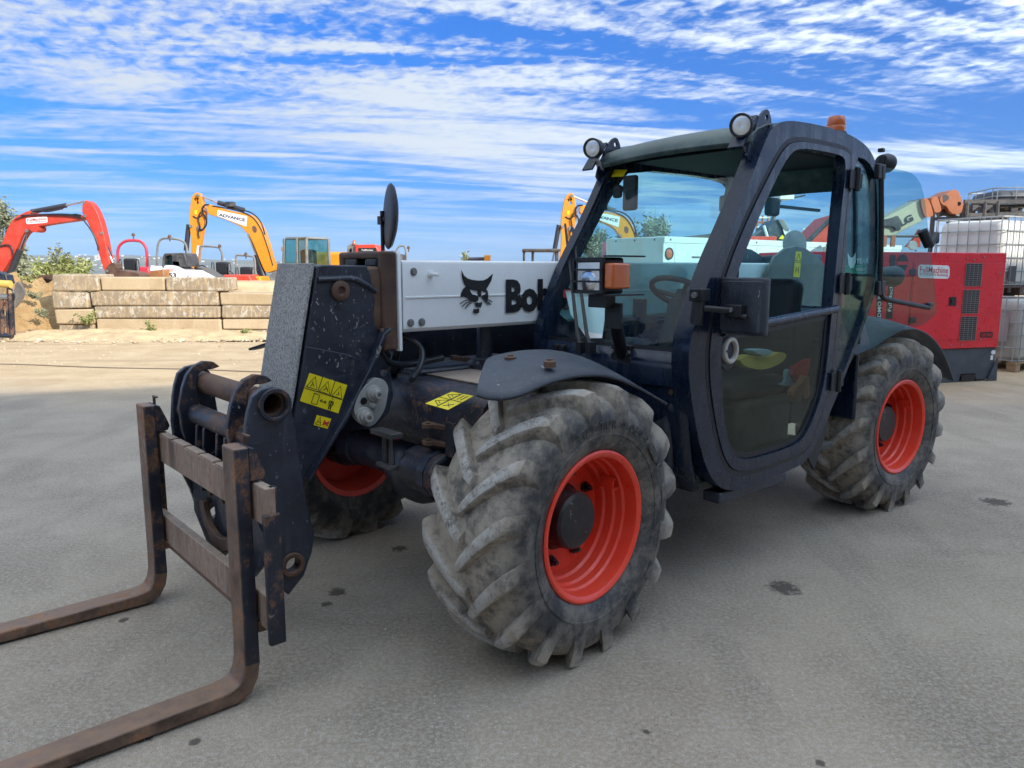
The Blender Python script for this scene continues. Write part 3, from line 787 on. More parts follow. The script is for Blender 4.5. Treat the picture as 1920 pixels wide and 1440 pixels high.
def fork(y0):
    t, w = .050, .105
    rings = []
    path = [(1.062, .865, t), (1.062, .60, t), (1.062, .20, t), (1.063, .13, t * 1.05), (1.072, .085, t * 1.1), (1.092, .050, t * 1.15), (1.125, .036, t * 1.1), (1.17, .033, t), (1.35, .0325, t * .95), (1.8, .030, .040), (2.18, .024, .022), (2.25, .022, .014)]
    def sec(i):
        x, z, th = path[i]
        a = Vector(path[max(i - 1, 0)][:2]); b = Vector(path[min(i + 1, len(path) - 1)][:2])
        d = (b - a).normalized(); nrm = Vector((-d.y, d.x))           # towards the inside of the L
        ww = w * (1 if i < 9 else (.92 if i == 9 else (.62 if i == 10 else .42)))
        p0 = Vector((x, z)) + nrm * th / 2; p1 = Vector((x, z)) - nrm * th / 2
        yc = y0 + w / 2
        return [Vector((p0.x, yc + ww / 2, p0.y)), Vector((p0.x, yc - ww / 2, p0.y)), Vector((p1.x, yc - ww / 2, p1.y)), Vector((p1.x, yc + ww / 2, p1.y))]
    f_ = MB().ring_loft([sec(i) for i in range(len(path))])
    f_.v = [Vector((v.x, v.y, max(v.z, .004))) for v in f_.v]
    fk = part(f_, 'fork', 'forkrust', smooth=30, bevel=.006)
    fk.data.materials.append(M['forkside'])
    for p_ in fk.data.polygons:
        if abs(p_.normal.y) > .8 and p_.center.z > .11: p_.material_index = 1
    hk = MB().plate([Vector((x, y0, z)) for x, z in [(1.037, .865), (1.037, .752), (.995, .752), (.985, .77), (.995, .80), (1.02, .86)]], (), (0, w, 0))
    part(hk, 'fork_hook', 'navy_rust', fk, bevel=.003)
    part(MB().cyl((1.02, y0 + .03, .85), (1.02, y0 + .03, .892), .006, n=10).box((1.02, y0 + .045, .892), (.01, .05, .006)), 'locking_pin', 'rust', fk)
    part(MB().box((1.014, y0 + w / 2, .25), (.045, w, .035)), 'fork_heel_hook', 'rust', fk, bevel=.003)
    return fk
fork(.395); fork(-.600)

# ---- cab
SY0 = 1.045
def sp(x, z, off=0.0): return Vector((x, SY0 - off, z))
def side(pts, off=0.0): return [sp(x, z, off) for x, z in pts]
SN = Vector((0, 1, 0))
def rp(pts):            # outlines measured on a leaning trial plane, carried along the line of sight to the upright side of the cab
    o_ = []
    for x, z in pts:
        p = Vector((x, 1.074 - .065 * z, z)); d = p - EYE_M; q = EYE_M + d * ((SY0 - EYE_M.y) / d.y); o_.append((q.x, q.z))
    return o_
OUT = [(-.690, .62), (-.615, .875), (-.594, 1.03), (-.607, 1.138), (-.664, 1.244), (-.782, 1.439), (-.945, 1.642), (-1.09, 1.84), (-1.19, 1.99), (-1.26, 2.06), (-1.36, 2.095), (-1.52, 2.108), (-1.80, 2.114), (-2.04, 2.10), (-2.22, 2.06), (-2.32, 1.97), (-2.357, 1.80), (-2.364, 1.38), (-2.17, 1.126), (-1.867, .782), (-1.63, .55), (-1.53, .485), (-1.40, .475), (-1.10, .462), (-.92, .462), (-.79, .50)]
DOOR = [(-.715, 1.0), (-.765, .758), (-.83, .60), (-.92, .535), (-1.105, .522), (-1.42, .528), (-1.54, .545), (-1.61, .60), (-1.71, .735), (-1.79, .84), (-1.865, 1.28), (-1.95, 1.72), (-2.005, 1.98), (-1.985, 2.03), (-1.72, 2.035), (-1.46, 2.028), (-1.34, 1.99), (-1.18, 1.823), (-.986, 1.60), (-.848, 1.403), (-.74, 1.19)]
QTR = [(-2.065, 2.0), (-2.20, 1.99), (-2.285, 1.93), (-2.315, 1.78), (-2.318, 1.40), (-2.13, 1.125), (-1.90, .86), (-1.862, .90), (-1.93, 1.28), (-2.01, 1.72)]
OUT, DOOR, QTR = rp(OUT), rp(DOOR), rp(QTR)
outl = chaikin([Vector((x, z, 0)) for x, z in OUT], 2); doorl = chaikin([Vector((x, z, 0)) for x, z in DOOR], 2); qtrl = chaikin([Vector((x, z, 0)) for x, z in QTR], 1)
def scale_loop(lp, d):
    """inset a loop by d metres"""
    n = len(lp); out_ = []
    area = sum(lp[i].x * lp[(i + 1) % n].y - lp[(i + 1) % n].x * lp[i].y for i in range(n))
    s = 1 if area > 0 else -1
    for i in range(n):
        t = (lp[(i + 1) % n] - lp[i - 1]).normalized()
        out_.append(lp[i] + Vector((-t.y, t.x, 0)) * d * s)
    return out_
outl = scale_loop(outl, -.007); doorl = scale_loop(doorl, -.008); qtrl = scale_loop(qtrl, -.010)
def on_side(lp, off=0.0): return [sp(p.x, p.y, off) for p in lp]
cab = part(MB().plate(on_side(outl), [on_side(doorl), on_side(qtrl)], SN * -.085), 'cab_frame', 'cabblack', bevel=.022, seg=4, smooth=40)
# raised weld seam strip along the outer edge of the door rebate
part(MB().plate(on_side(scale_loop(doorl, -.008), -.001), [on_side(scale_loop(doorl, .012), -.001)], SN * -.05), 'door_seal', 'trim', cab)
IN = [(-.83, 1.10), (-.84, .80), (-.885, .66), (-.96, .615), (-1.10, .60), (-1.40, .605), (-1.50, .625), (-1.60, .72), (-1.70, .86), (-1.775, 1.24), (-1.86, 1.70), (-1.925, 1.955), (-1.88, 1.972), (-1.66, 1.972), (-1.48, 1.965), (-1.39, 1.93), (-1.24, 1.77), (-1.06, 1.54), (-.93, 1.35)]
IN = rp(IN)
inl = scale_loop(chaikin([Vector((x, z, 0)) for x, z in IN], 2), -.024)
dl = scale_loop(doorl, .014)
door = part(MB().plate(on_side(dl, -.006), [on_side(inl, -.006)], SN * -.045), 'cab_door', 'cabblack', bevel=.008, seg=3, smooth=40)
lowl = [p for p in scale_loop(inl, .004)]
def clip(lp, line):           # keep the part of a loop below a sloping line z = a + b x
    a_, b_ = line; o_ = []
    for i in range(len(lp)):
        p, q = lp[i], lp[(i + 1) % len(lp)]
        fp, fq = p.y - a_ - b_ * p.x, q.y - a_ - b_ * q.x
        if fp <= 0: o_.append(p)
        if fp * fq < 0: o_.append(p + (q - p) * (fp / (fp - fq)))
    return o_
bar0, bar1 = mplane(1428, 607, (0, 1, 0), SY0), mplane(1562, 580, (0, 1, 0), SY0)
sl = (bar1.z - bar0.z) / (bar1.x - bar0.x); ln_ = (bar0.z - sl * bar0.x, sl)
low = clip(lowl, (ln_[0] - .02, sl))
part(MB().plate(on_side(low, .012), (), SN * -.005), 'lower_pane', 'glass_dark', door, smooth=0)
part(MB().plate(on_side(low, .008), [on_side(scale_loop(low, .024), .008)], SN * -.003), 'pane_border', 'trim', door)
_b1 = mplane(1566, 579, (0, 1, 0), SY0); _b0 = mplane(1352, 624, (0, 1, 0), SY0)
bx0 = sp(_b0.x, ln_[0] + sl * _b0.x, -.004); bx1 = sp(_b1.x, ln_[0] + sl * _b1.x, -.004)
part(MB().cyl(bx0, bx1, .021, n=16), 'door_bar', 'cabblack', door, smooth=50)
lp_ = mplane(1368, 657, (0, 1, 0), SY0)
def on(p, u, w, o=0): return Vector((p.x + u, SY0 + o, p.z + w))
part(MB().plate([on(lp_, .075 * math.cos(2 * math.pi * k / 24), .085 * math.sin(2 * math.pi * k / 24), -.004) for k in range(24)], (), SN * -.02), 'latch_plate', 'trim', door, bevel=.004)
lr = [[on(lp_, (.052 - a) * math.cos(2 * math.pi * k / 32), (.056 - a) * math.sin(2 * math.pi * k / 32), o) for k in range(32)] for a, o in ((0, -.004), (0, .010), (.004, .014), (.014, .014), (.018, .008), (.018, -.004))]
part(MB().ring_loft(lr, closed=True), 'latch_ring', 'latch', door, smooth=40)
part(MB().plate([on(lp_, .012 + .028 * math.cos(2 * math.pi * k / 16), .030 * math.sin(2 * math.pi * k / 16), .004) for k in range(16)], (), SN * -.006), 'latch_lever', 'trim', door)
part(MB().cyl(on(lp_, .042, 0, .013), on(lp_, .042, 0, .0145), .006, n=10), 'latch_lock', 'ink', door)
for hpx in ((1596, 337), (1577, 532), (1561, 714)):
    _h = mplane(*hpx, (0, 1, 0), SY0); hx, hz = _h.x, _h.z
    h_ = MB(); h_.cyl(sp(hx - .02, hz - .055, -.022), sp(hx - .02, hz + .055, -.022), .014, n=12)
    h_.plate(side([(hx - .01, hz - .045), (hx + .05, hz - .045), (hx + .05, hz + .045), (hx - .01, hz + .045)], -.012), (), SN * .008)
    h_.plate(side([(hx - .03, hz - .035), (hx - .10, hz - .035), (hx - .10, hz + .035), (hx - .03, hz + .035)], -.003), (), SN * .008)
    hh = part(h_, 'door_hinge', 'trim', door, bevel=.002)
    for zz in (-.025, .025): part(MB().cyl(sp(hx + .03, hz + zz, -.02), sp(hx + .03, hz + zz, -.028), .008, n=6), 'bolt', 'bolt', hh) if False else None
part(MB().plate(on_side(scale_loop(qtrl, -.004), .02), (), SN * -.005), 'quarter_pane', 'glass', cab, smooth=0)
# opened upper door pane, swung right back against the rear quarter
PY0 = 1.078
pnl = chaikin([mp(x, y, 'Y', PY0) for x, y in [(1617, 312), (1690, 318), (1714, 328), (1728, 350), (1736, 400), (1756, 578), (1754, 590), (1722, 614), (1690, 608), (1618, 682)]], 1)
pane = part(MB().plate([Vector((p.x, PY0, p.z)) for p in pnl], (), (0, .005, 0)), 'opened_pane', 'glass_clear', TH, smooth=0)
e = [mp(x, y, 'Y', PY0 + .014) for x, y in [(1652, 312), (1653, 420), (1650, 535), (1652, 556), (1664, 562), (1742, 577)]]
part(MB().tube(chaikin(e, 2, False), .013, 10), 'pane_bar', 'trim', pane)
for px_, py_ in ((1650, 322), (1650, 540)):
    q = mp(px_, py_, 'Y', PY0 + .01); part(MB().box(q, (.085, .026, .075)), 'pane_hinge', 'trim', pane, bevel=.006)
q = mp(1742, 572, 'Y', PY0 + .01); part(MB().box(q, (.06, .03, .03)), 'pane_stop', 'trim', pane, bevel=.008)
kq = mp(1738, 445, 'Y', PY0)
kn = MB().tube([kq + Vector((.075, .0, .035)), kq + Vector((.035, .03, -.05))], .028, 10); kn.tube([kq + Vector((.03, .03, -.045)), kq + Vector((-.03, .035, .01)), kq + Vector((-.04, .03, -.03))], .022, 10)
part(kn, 'pane_knob', 'trim', pane, smooth=60)
# far side of the cab
FY = .135
farhole = chaikin([Vector((x, z, 0)) for x, z in [(-.63, 1.14), (-.76, 1.42), (-.90, 1.62), (-1.06, 1.84), (-1.18, 1.945), (-1.9, 1.955), (-2.12, 1.93), (-2.17, 1.82), (-2.17, 1.38), (-2.08, 1.20), (-1.2, 1.12)]], 1)
outl2 = outl
part(MB().plate([Vector((p.x, FY, p.y)) for p in outl2], [[Vector((p.x, FY, p.y)) for p in farhole]], (0, .05, 0)), 'cab_frame', 'cabblack', bevel=.015, seg=3, smooth=40)
part(MB().plate([Vector((p.x, FY + .02, p.y)) for p in scale_loop(farhole, -.004)], (), (0, .004, 0)), 'side_pane', 'glass', TH, smooth=0)
# windscreen between the two front posts, slightly bowed
WL = [(-.585, 1.085), (-.598, 1.15), (-.662, 1.30), (-.755, 1.46), (-.872, 1.63), (-1.00, 1.83), (-1.085, 1.945), (-1.105, 1.968)]
def wsp(x, z, v): return Vector((x + .028 * (1 - (2 * v - 1) ** 2), FY + .02 + (SY0 - .05 - FY - .02) * v, z))
nv = 12; vv, ff = [], []
for i, (x, z) in enumerate(WL):
    for j in range(nv + 1): vv.append(wsp(x, z, j / nv))
for i in range(len(WL) - 1):
    for j in range(nv): ff.append((i * (nv + 1) + j, i * (nv + 1) + j + 1, (i + 1) * (nv + 1) + j + 1, (i + 1) * (nv + 1) + j))
ws = mesh_obj('windscreen', vv, ff, 'glass', TH, smooth=60)
bord = MB()
for v0, v1 in ((.0, .035), (.965, 1.0)):
    a = [wsp(x + .004, z + .002, v0) for x, z in WL] ; b_ = [wsp(x + .004, z + .002, v1) for x, z in WL]
    bord.add(a + b_, [(i, i + 1, len(WL) + i + 1, len(WL) + i) for i in range(len(WL) - 1)])
for k in (0, len(WL) - 2):
    a = [wsp(WL[k][0] + .004, WL[k][1] + .002, j / nv) for j in range(nv + 1)]; b_ = [wsp(WL[k + 1][0] + .004, WL[k + 1][1] + .002, j / nv) for j in range(nv + 1)]
    if k: a = [p * .7 + q * .3 for p, q in zip(a, b_)]
    else: b_ = [p * .65 + q * .35 for p, q in zip(a, b_)]
    bord.add(a + b_, [(i, i + 1, nv + 1 + i + 1, nv + 1 + i) for i in range(nv)])
part(bord, 'screen_border', 'trim', ws, smooth=60)
# panels under the windscreen
rows = [(-.588, 1.09, .03), (-.570, 1.02, .03), (-.568, .955, .028), (-.588, .948, .026), (-.60, .80, .02), (-.63, .62, .015), (-.68, .50, .01)]
vv, ff = [], []
for x, z, bow in rows:
    for j in range(nv + 1):
        v = j / nv; vv.append(Vector((x + bow * (1 - (2 * v - 1) ** 2), FY + .01 + (1.0 - FY) * v, z)))
for i in range(len(rows) - 1):
    for j in range(nv): ff.append((i * (nv + 1) + j, i * (nv + 1) + j + 1, (i + 1) * (nv + 1) + j + 1, (i + 1) * (nv + 1) + j))
fp_ = mesh_obj('front_panel', vv, ff, 'cabblack', TH, smooth=30, solid=.02)
lb = MB(); lb.box((-.605, .86, .735), (.05, .14, .34)); lb.box((-.60, .73, .70), (.045, .07, .26)); lb.box((-.60, .93, .86), (.05, .05, .06))
part(lb, 'inner_guard', 'plastic', bevel=.022, seg=3)
part(MB().cyl((-.585, .935, .925), (-.572, .935, .925), .012, n=10), 'bolt', 'rust')
# roof
rv, rf_ = [], []
RP = [(-1.135, 1.972), (-1.125, 1.990), (-1.135, 2.012), (-1.175, 2.045), (-1.26, 2.075), (-1.45, 2.098), (-1.8, 2.108), (-2.1, 2.092), (-2.26, 2.04), (-2.33, 1.95), (-2.35, 1.86)]
for x, z in rp(RP):
    for j in range(nv + 1):
        v = j / nv; rv.append(Vector((x + .02 * (1 - (2 * v - 1) ** 2), FY + .02 + (SY0 - .03 - FY - .02) * v, z - .012 * (1 - v) + .012 * (1 - (2 * v - 1) ** 2))))
for i in range(len(RP) - 1):
    for j in range(nv): rf_.append((i * (nv + 1) + j, i * (nv + 1) + j + 1, (i + 1) * (nv + 1) + j + 1, (i + 1) * (nv + 1) + j))
roof = mesh_obj('roof', rv, rf_, 'roofpaint', TH, smooth=40, solid=.012)
part(MB().box((-1.60, .59, 1.99), (.95, .78, .05)), 'headlining', 'deep', roof, bevel=.02)
part(MB().plate([Vector((-2.20, y, z)) for y, z in [(FY, .6), (.98, .6), (.98, 1.96), (FY, 1.96)]], [[Vector((-2.20, y, z)) for y, z in [(FY + .07, 1.22), (.88, 1.22), (.86, 1.93), (FY + .07, 1.93)]]], (.03, 0, 0)), 'rear_frame', 'cabblack', bevel=.01)
part(MB().plate([Vector((-2.19, y, z)) for y, z in [(FY + .06, 1.21), (.89, 1.21), (.87, 1.94), (FY + .06, 1.94)]], (), (.004, 0, 0)), 'rear_pane', 'glass', smooth=0)
# cab inside
part(MB().box((-1.30, .60, .50), (1.25, .78, .03)), 'cab_floor', 'floorcab', bevel=.005)
sd = MB(); sd.box((-1.55, .58, .64), (.50, .46, .26)); part(sd, 'seat_base', 'floorcab', bevel=.03)
part(MB().box((-1.50, .58, .83), (.50, .46, .10)), 'seat', 'seat', bevel=.04, seg=3)
part(MB().box((-1.83, .56, 1.10), (.13, .46, .56), Matrix.Rotation(R(-10), 3, 'Y')), 'backrest', 'seat', bevel=.05, seg=3)
part(MB().box((-1.98, .5, .9), (.36, .6, .62)), 'rear_shelf', 'deep', bevel=.03)
dsh = MB(); dsh.box((-.80, .40, .93), (.24, .36, .34)); dsh.box((-.78, .36, 1.13), (.10, .15, .13)); part(dsh, 'dashboard', 'deep', bevel=.03)
part(MB().cyl((-.78, .62, .55), (-1.02, .62, 1.28), .04, n=14), 'steering_column', 'deep')
swc = Vector((-1.06, .62, 1.31)); swn = Vector((-.5, .0, .86)).normalized(); a_ = swn.orthogonal().normalized(); b_ = swn.cross(a_)
sw = MB().ring_loft([[swc + (a_ * math.cos(t) + b_ * math.sin(t)) * (.155 + .014 * math.cos(s)) + swn * .014 * math.sin(s) for s in [2 * math.pi * k / 8 for k in range(8)]] for t in [2 * math.pi * k / 36 for k in range(36)]], closed=True)
for t in (0, 2.1, 4.2): sw.cyl(swc - swn * .02, swc + (a_ * math.cos(t) + b_ * math.sin(t)) * .15, .012, n=8)
sw.cyl(swc - swn * .05, swc + swn * .01, .035, n=14)
part(sw, 'steering_wheel', 'deep', smooth=50)
part(MB().cyl((-.93, .42, 1.0), (-.95, .45, 1.22), .010, n=8).box((-.95, .45, 1.24), (.05, .05, .09)), 'joystick', 'deep', bevel=.01)
part(MB().box((-1.0, .80, 1.52), (.05, .03, .12)), 'inner_mirror', 'deep', bevel=.01) if False else None
# things seen high behind the screen
mrr = MB().box(mp(1182, 362, 'X', -1.02), (.03, .085, .17)); mrr.cyl(mp(1150, 345, 'X', -1.05), mp(1182, 362, 'X', -1.03), .012)
mrr.box(mp(1158, 360, 'X', -1.0), (.03, .05, .06))
part(mrr, 'inside_mirror', 'deep', bevel=.012)
part(MB().box(mp(1358, 382, 'X', -1.35), (.03, .05, .08)).cyl(mp(1358, 382, 'X', -1.35), mp(1372, 330, 'X', -1.38), .012), 'cab_lamp', 'latch', bevel=.012)
part(MB().box(mp(1448, 388, 'Y', .35), (.12, .05, .11)), 'inside_mirror', 'deep', bevel=.02)
part(MB().box(mp(1500, 391, 'Y', .30), (.5, .02, .018)), 'wiper_arm', 'deep')
part(MB().box(mp(1170, 326, 'X', -1.13), (.004, .06, .03), Matrix.Rotation(R(30), 3, 'Y')), 'screen_sticker', 'yellow') if False else None
# stickers on the inside of the glass
def scr(px_, py_):    # on the windscreen's own slope
    n_ = Vector((.866, 0, .52)); d0 = n_.dot(Vector((-.70, .5, 1.36)))
    return mplane(px_, py_, n_, d0)
part(MB().plate([scr(1148, 318), scr(1176, 318), scr(1168, 331), scr(1142, 332)], (), (-.002, 0, 0)), 'screen_sticker', 'yellow', ws, smooth=0)
card = part(MB().plate([scr(1060, 545), scr(1140, 545), scr(1128, 634), scr(1100, 634), scr(1070, 590)], (), (-.004, 0, 0)), 'screen_card', 'paper', ws, smooth=0)
part(MB().plate([scr(1056, 543), scr(1142, 543), scr(1141, 556), scr(1056, 558)], (), (-.006, 0, 0)), 'card_heading', 'redink', ws, smooth=0)
# small decals on the rear quarter glass: animal-head emblem and a green warranty band
qx = mplane(1594, 487, (0, 1, 0), SY0 - .03)
part(MB().plate([mplane(x, y, (0, 1, 0), SY0 - .024) for x, y in [(1589, 474), (1595, 484), (1600, 482), (1604, 474), (1604, 492), (1600, 502), (1594, 503), (1590, 494)]], (), SN * .001), 'glass_emblem', 'paper', cab, smooth=0)
gb = part(MB().plate([mplane(x, y, (0, 1, 0), SY0 - .024) for x, y in [(1582, 497), (1625, 496), (1624, 512), (1582, 514)]], (), SN * .0008), 'glass_band', flat('green_film', (.03, .22, .12), .5), cab, smooth=0)
u0 = mplane(1598, 490, (0, 1, 0), SY0 - .0225); u1 = mplane(1628, 489, (0, 1, 0), SY0 - .0225)
text_obj('glass_lettering', '3 YEAR', 'paper', cab, (u0 + u1) / 2, (-1, 0, 0), (0, 0, 1), .028, abs(u1.x - u0.x), .002, .01)
u0 = mplane(1604, 505, (0, 1, 0), SY0 - .022); u1 = mplane(1624, 505, (0, 1, 0), SY0 - .022)
text_obj('glass_lettering', 'WARRANTY', 'paper', cab, (u0 + u1) / 2, (-1, 0, 0), (0, 0, 1), .016, abs(u1.x - u0.x), .002, .01)
# wipers
for (x0, y0_), (x1, y1_) in (((1098, 655), (1066, 425)), ((1116, 655), (1080, 432))):
    p0 = scr(x0, y0_) + Vector((.03, 0, .01)); p1 = scr(x1, y1_) + Vector((.025, 0, .012))
    w_ = MB().tube([p0, p0 * .9 + p1 * .1 + Vector((.012, 0, 0)), p1], [.011, .009, .006], 8); w_.box(p0, (.04, .03, .05))
    part(w_, 'wiper_arm', 'trim', ws)
part(MB().tube([scr(1060, 425) + Vector((.016, 0, .01)), scr(1108, 520) + Vector((.016, 0, .01)), scr(1118, 620) + Vector((.016, 0, .01))], .007, 6), 'wiper_blade', 'trim', ws) if False else None
bl_ = [wsp(x, z, .03) + Vector((.022, 0, .014)) for x, z in WL[2:7]]
part(MB().tube(bl_, .008, 6), 'wiper_blade', 'trim', ws)
wp_ = MB()
for y in (.30, .345): wp_.cyl((-.56, y, 1.055), (-.52, y, 1.055), .016, n=12); wp_.box((-.53, y, 1.06), (.03, .03, .04))
part(wp_, 'wiper_pivot', 'trim', bevel=.004)
# headlamp cluster on its post
HX = -.17
hy1 = mp(1135, 482, 'X', HX); hy0 = mp(1078, 482, 'X', HX); hb = mp(1107, 551, 'X', HX)
ya, yb, zt, zb = hy0.y, hy1.y, hy1.z, hb.z
hl = part(MB().box((HX - .055, (ya + yb) / 2, (zt + zb) / 2), (.11, yb - ya, zt - zb)), 'headlamp', 'trim', bevel=.012, seg=3)
part(MB().box((HX + .003, (ya + yb) / 2, (zt + zb) / 2 - .004), (.008, (yb - ya) * .74, (zt - zb) * .80)), 'lamp_lens', 'lens', hl, bevel=.012, seg=3)
fl = MB()
for k in range(17): fl.box((HX + .0072, ya + (yb - ya) * (.16 + k * .0425), (zt + zb) / 2 - .004), (.0012, .0016, (zt - zb) * .74))
part(fl, 'lens_ribs', 'lens', hl)
part(MB().lathe([(0, .0), (.003, .035), (.0, .042)], (HX + .0075, (ya + yb) / 2, zb + (zt - zb) * .34), (1, 0, 0), n=24), 'lamp_bowl', 'chrome', hl)
gd = MB()
for f in (.34, .66): gd.box((HX + .018, (ya + yb) / 2, zb + (zt - zb) * f), (.005, (yb - ya) * 1.02, .007))
gd.box((HX + .008, ya + .004, (zt + zb) / 2), (.012, .01, (zt - zb) * .95)); gd.box((HX + .008, yb - .008, (zt + zb) / 2), (.012, .014, (zt - zb) * .95))
gd.box((HX + .006, (ya + yb) / 2, zt - .008), (.010, (yb - ya), .014)); gd.box((HX + .006, (ya + yb) / 2, zb + .008), (.010, (yb - ya), .014))
part(gd, 'lamp_guard', 'trim', hl)
for z in (zt + .004, zb - .004): part(MB().box((HX - .095, yb + .012, z), (.19, .045, .006)), 'lamp_shelf', 'trim', hl)
a1 = mp(1138, 493, 'Y', yb + .018); a2 = mp(1172, 541, 'Y', yb + .018)
amb = part(MB().box(((a1.x + a2.x) / 2 - .002, yb + .022, (a1.z + a2.z) / 2), (abs(a2.x - a1.x) * .95, .045, abs(a1.z - a2.z))), 'indicator_lens', 'amber', hl, bevel=.008, seg=3)
ar = MB()
for k in range(7): ar.box(((a1.x + a2.x) / 2 - .002, yb + .045, a2.z + .010 + k * (a1.z - a2.z - .02) / 6), (abs(a2.x - a1.x) * .85, .003, .004))
part(ar, 'lens_ribs', 'amber', hl)
pz = MB().box((HX - .06, (ya + yb) / 2 + .01, zb - .028), (.06, .09, .05)); pz.box((HX - .085, (ya + yb) / 2 + .05, zb - .085), (.012, .085, .10))
ptop = Vector((HX - .10, (ya + yb) / 2 + .035, zb - .07)); pbot = mp(1166, 664, 'X', -.545)
pz.cyl(ptop, pbot, .026, n=14); pz.box((pbot.x, pbot.y, pbot.z), (.02, .11, .085))
part(pz, 'lamp_post', 'trim', bevel=.003)
for dy in (-.045, .045): part(MB().cyl((-.536, pbot.y + dy, pbot.z + .01), (-.525, pbot.y + dy, pbot.z + .01), .010, n=8), 'bolt', 'bolt')
# door mirror on its arm
mq0 = mp(1350, 520, 'X', -.74); mq1 = mp(1432, 632, 'X', -.74)
my, mz = (mq0.y + mq1.y) / 2, (mq0.z + mq1.z) / 2; mw, mh = abs(mq1.y - mq0.y), abs(mq1.z - mq0.z)
lp2 = chaikin([Vector((my + sx * mw / 2, mz + sz * mh / 2, 0)) for sx, sz in ((-1, -1), (-1, -.8), (-1, .8), (-1, 1), (-.8, 1), (.8, 1), (1, 1), (1, .8), (1, -.8), (1, -1), (.8, -1), (-.8, -1))], 1)
rg = [[Vector((-.74 + dx, my + (p.x - my) * f, mz + (p.y - mz) * f)) for p in lp2] for dx, f in ((-.035, .97), (-.03, 1.0), (-.008, 1.0), (0, .96), (.002, .88), (.008, .86), (.010, .5))]
mir = part(MB().ring_loft(rg), 'door_mirror', 'plastic', bevel=0, smooth=40)
am = MB(); c0 = mp(1312, 553, 'X', -.60); c1 = mp(1305, 600, 'X', -.59); e1 = mp(1380, 583, 'X', -.715)
am.box(c0, (.06, .06, .05)); am.cyl(c0, c1 + Vector((0, 0, -.02)), .026, n=12); am.cyl(mp(1318, 578, 'X', -.60), e1, .013, n=12); am.box(e1, (.05, .075, .05)); am.cyl(e1 + Vector((.01, 0, -.02)), e1 + Vector((.012, .06, -.022)), .012, n=10)
part(am, 'mirror_arm', 'trim', mir, bevel=.006)
part(MB().cyl(e1 + Vector((.02, -.005, .005)), e1 + Vector((.034, -.005, .005)), .010, n=8), 'bolt', 'bolt', mir)
part(MB().cyl(c0 + Vector((.03, 0, 0)), c0 + Vector((.042, 0, 0)), .012, n=8), 'bolt', 'bolt', mir)
# work lamps and lifting ears at the front corners of the roof
def work_lamp(c, aim, br_base):
    aim = Vector(aim).normalized()
    wlp = part(MB().lathe([(-.085, .0), (-.08, .030), (-.05, .044), (-.01, .049), (.0, .050), (.004, .048), (.004, .042), (-.006, .040), (-.006, .0)], c, aim, n=32), 'work_lamp', 'trim', smooth=40)
    part(MB().lathe([(-.004, 0), (.0, .026), (-.004, .040)], c, aim, n=28), 'lamp_lens', 'lens', wlp)
    b = MB().strip([Vector(br_base), Vector(br_base) + Vector((.02, 0, .03)), Vector(c) - aim * .045 + Vector((0, 0, -.05))], .035, .006, (0, 1, 0))
    part(b, 'lamp_bracket', 'bolt', wlp)
cN = mp(1389, 235, 'X', -.93); cF = mp(1110, 278, 'X', -.90)
work_lamp(cN, (1, .25, -.12), cN + Vector((-.07, .0, -.10)))
work_lamp(cF, (1, .30, -.12), cF + Vector((-.07, .0, -.10)))
for y, base in ((1.0, (-1.12, 2.03)), (.15, (-1.12, 2.02))):
    x, z = base
    pl_ = chaikin([Vector((x + a_, y, z + b_)) for a_, b_ in [(.16, -.16), (.19, -.12), (.10, .035), (.055, .075), (.02, .065), (-.01, -.02), (.05, -.10)]], 1)
    part(MB().plate(pl_, [circle((x + .045, y, z + .038), (1, 0, 0), (0, 0, 1), .013, 14)], (0, .012, 0)), 'lifting_ear', 'cabblack', bevel=.002)
    part(MB().plate([Vector((x + .20, y - .07, z - .10)), Vector((x + .20, y, z - .10)), Vector((x + .09, y, z + .04)), Vector((x + .09, y - .07, z + .04))], [circle((x + .12, y - .035, z + .003), (0, 1, 0), Vector((-.6, 0, .77)), .012, 12)], (.008, 0, .006)), 'lamp_mount', 'cabblack', bevel=.002)
bq = mp(1567, 250, 'X', -2.02)
bz = bq.z
bcn = part(MB().lathe([(-.06, .055), (.0, .055), (.006, .050), (.006, 0)], (bq.x, bq.y, bz), (0, 0, 1), n=28), 'beacon', 'trim', roof, smooth=40)
part(MB().lathe([(.005, .050), (.03, .0505), (.035, .048), (.04, .050), (.07, .046), (.082, .040), (.088, .025), (.089, 0)], (bq.x, bq.y, bz), (0, 0, 1), n=32), 'beacon_lens', 'amber', roof, smooth=35)
rl_ = mp(1660, 305, 'X', -2.40); 
rlp = part(MB().lathe([(-.05, 0), (-.045, .035), (0, .05), (.03, .05), (.03, 0)], rl_, (-1, .1, -.1), n=24), 'work_lamp', 'trim', smooth=50)
part(MB().box(rl_ + Vector((.05, 0, -.03)), (.02, .03, .12)).box(rl_ + Vector((.06, .0, .06)), (.03, .03, .02)), 'lamp_bracket', 'trim', rlp, bevel=.004)
rm = mp(1672, 518, 'Y', .92)
part(MB().lathe([(-.11, .03), (-.10, .05), (.02, .062), (.05, .05), (.055, 0)], rm, (-.6, .3, 0), n=24), 'rear_lamp', 'plastic', smooth=60, bevel=.005)

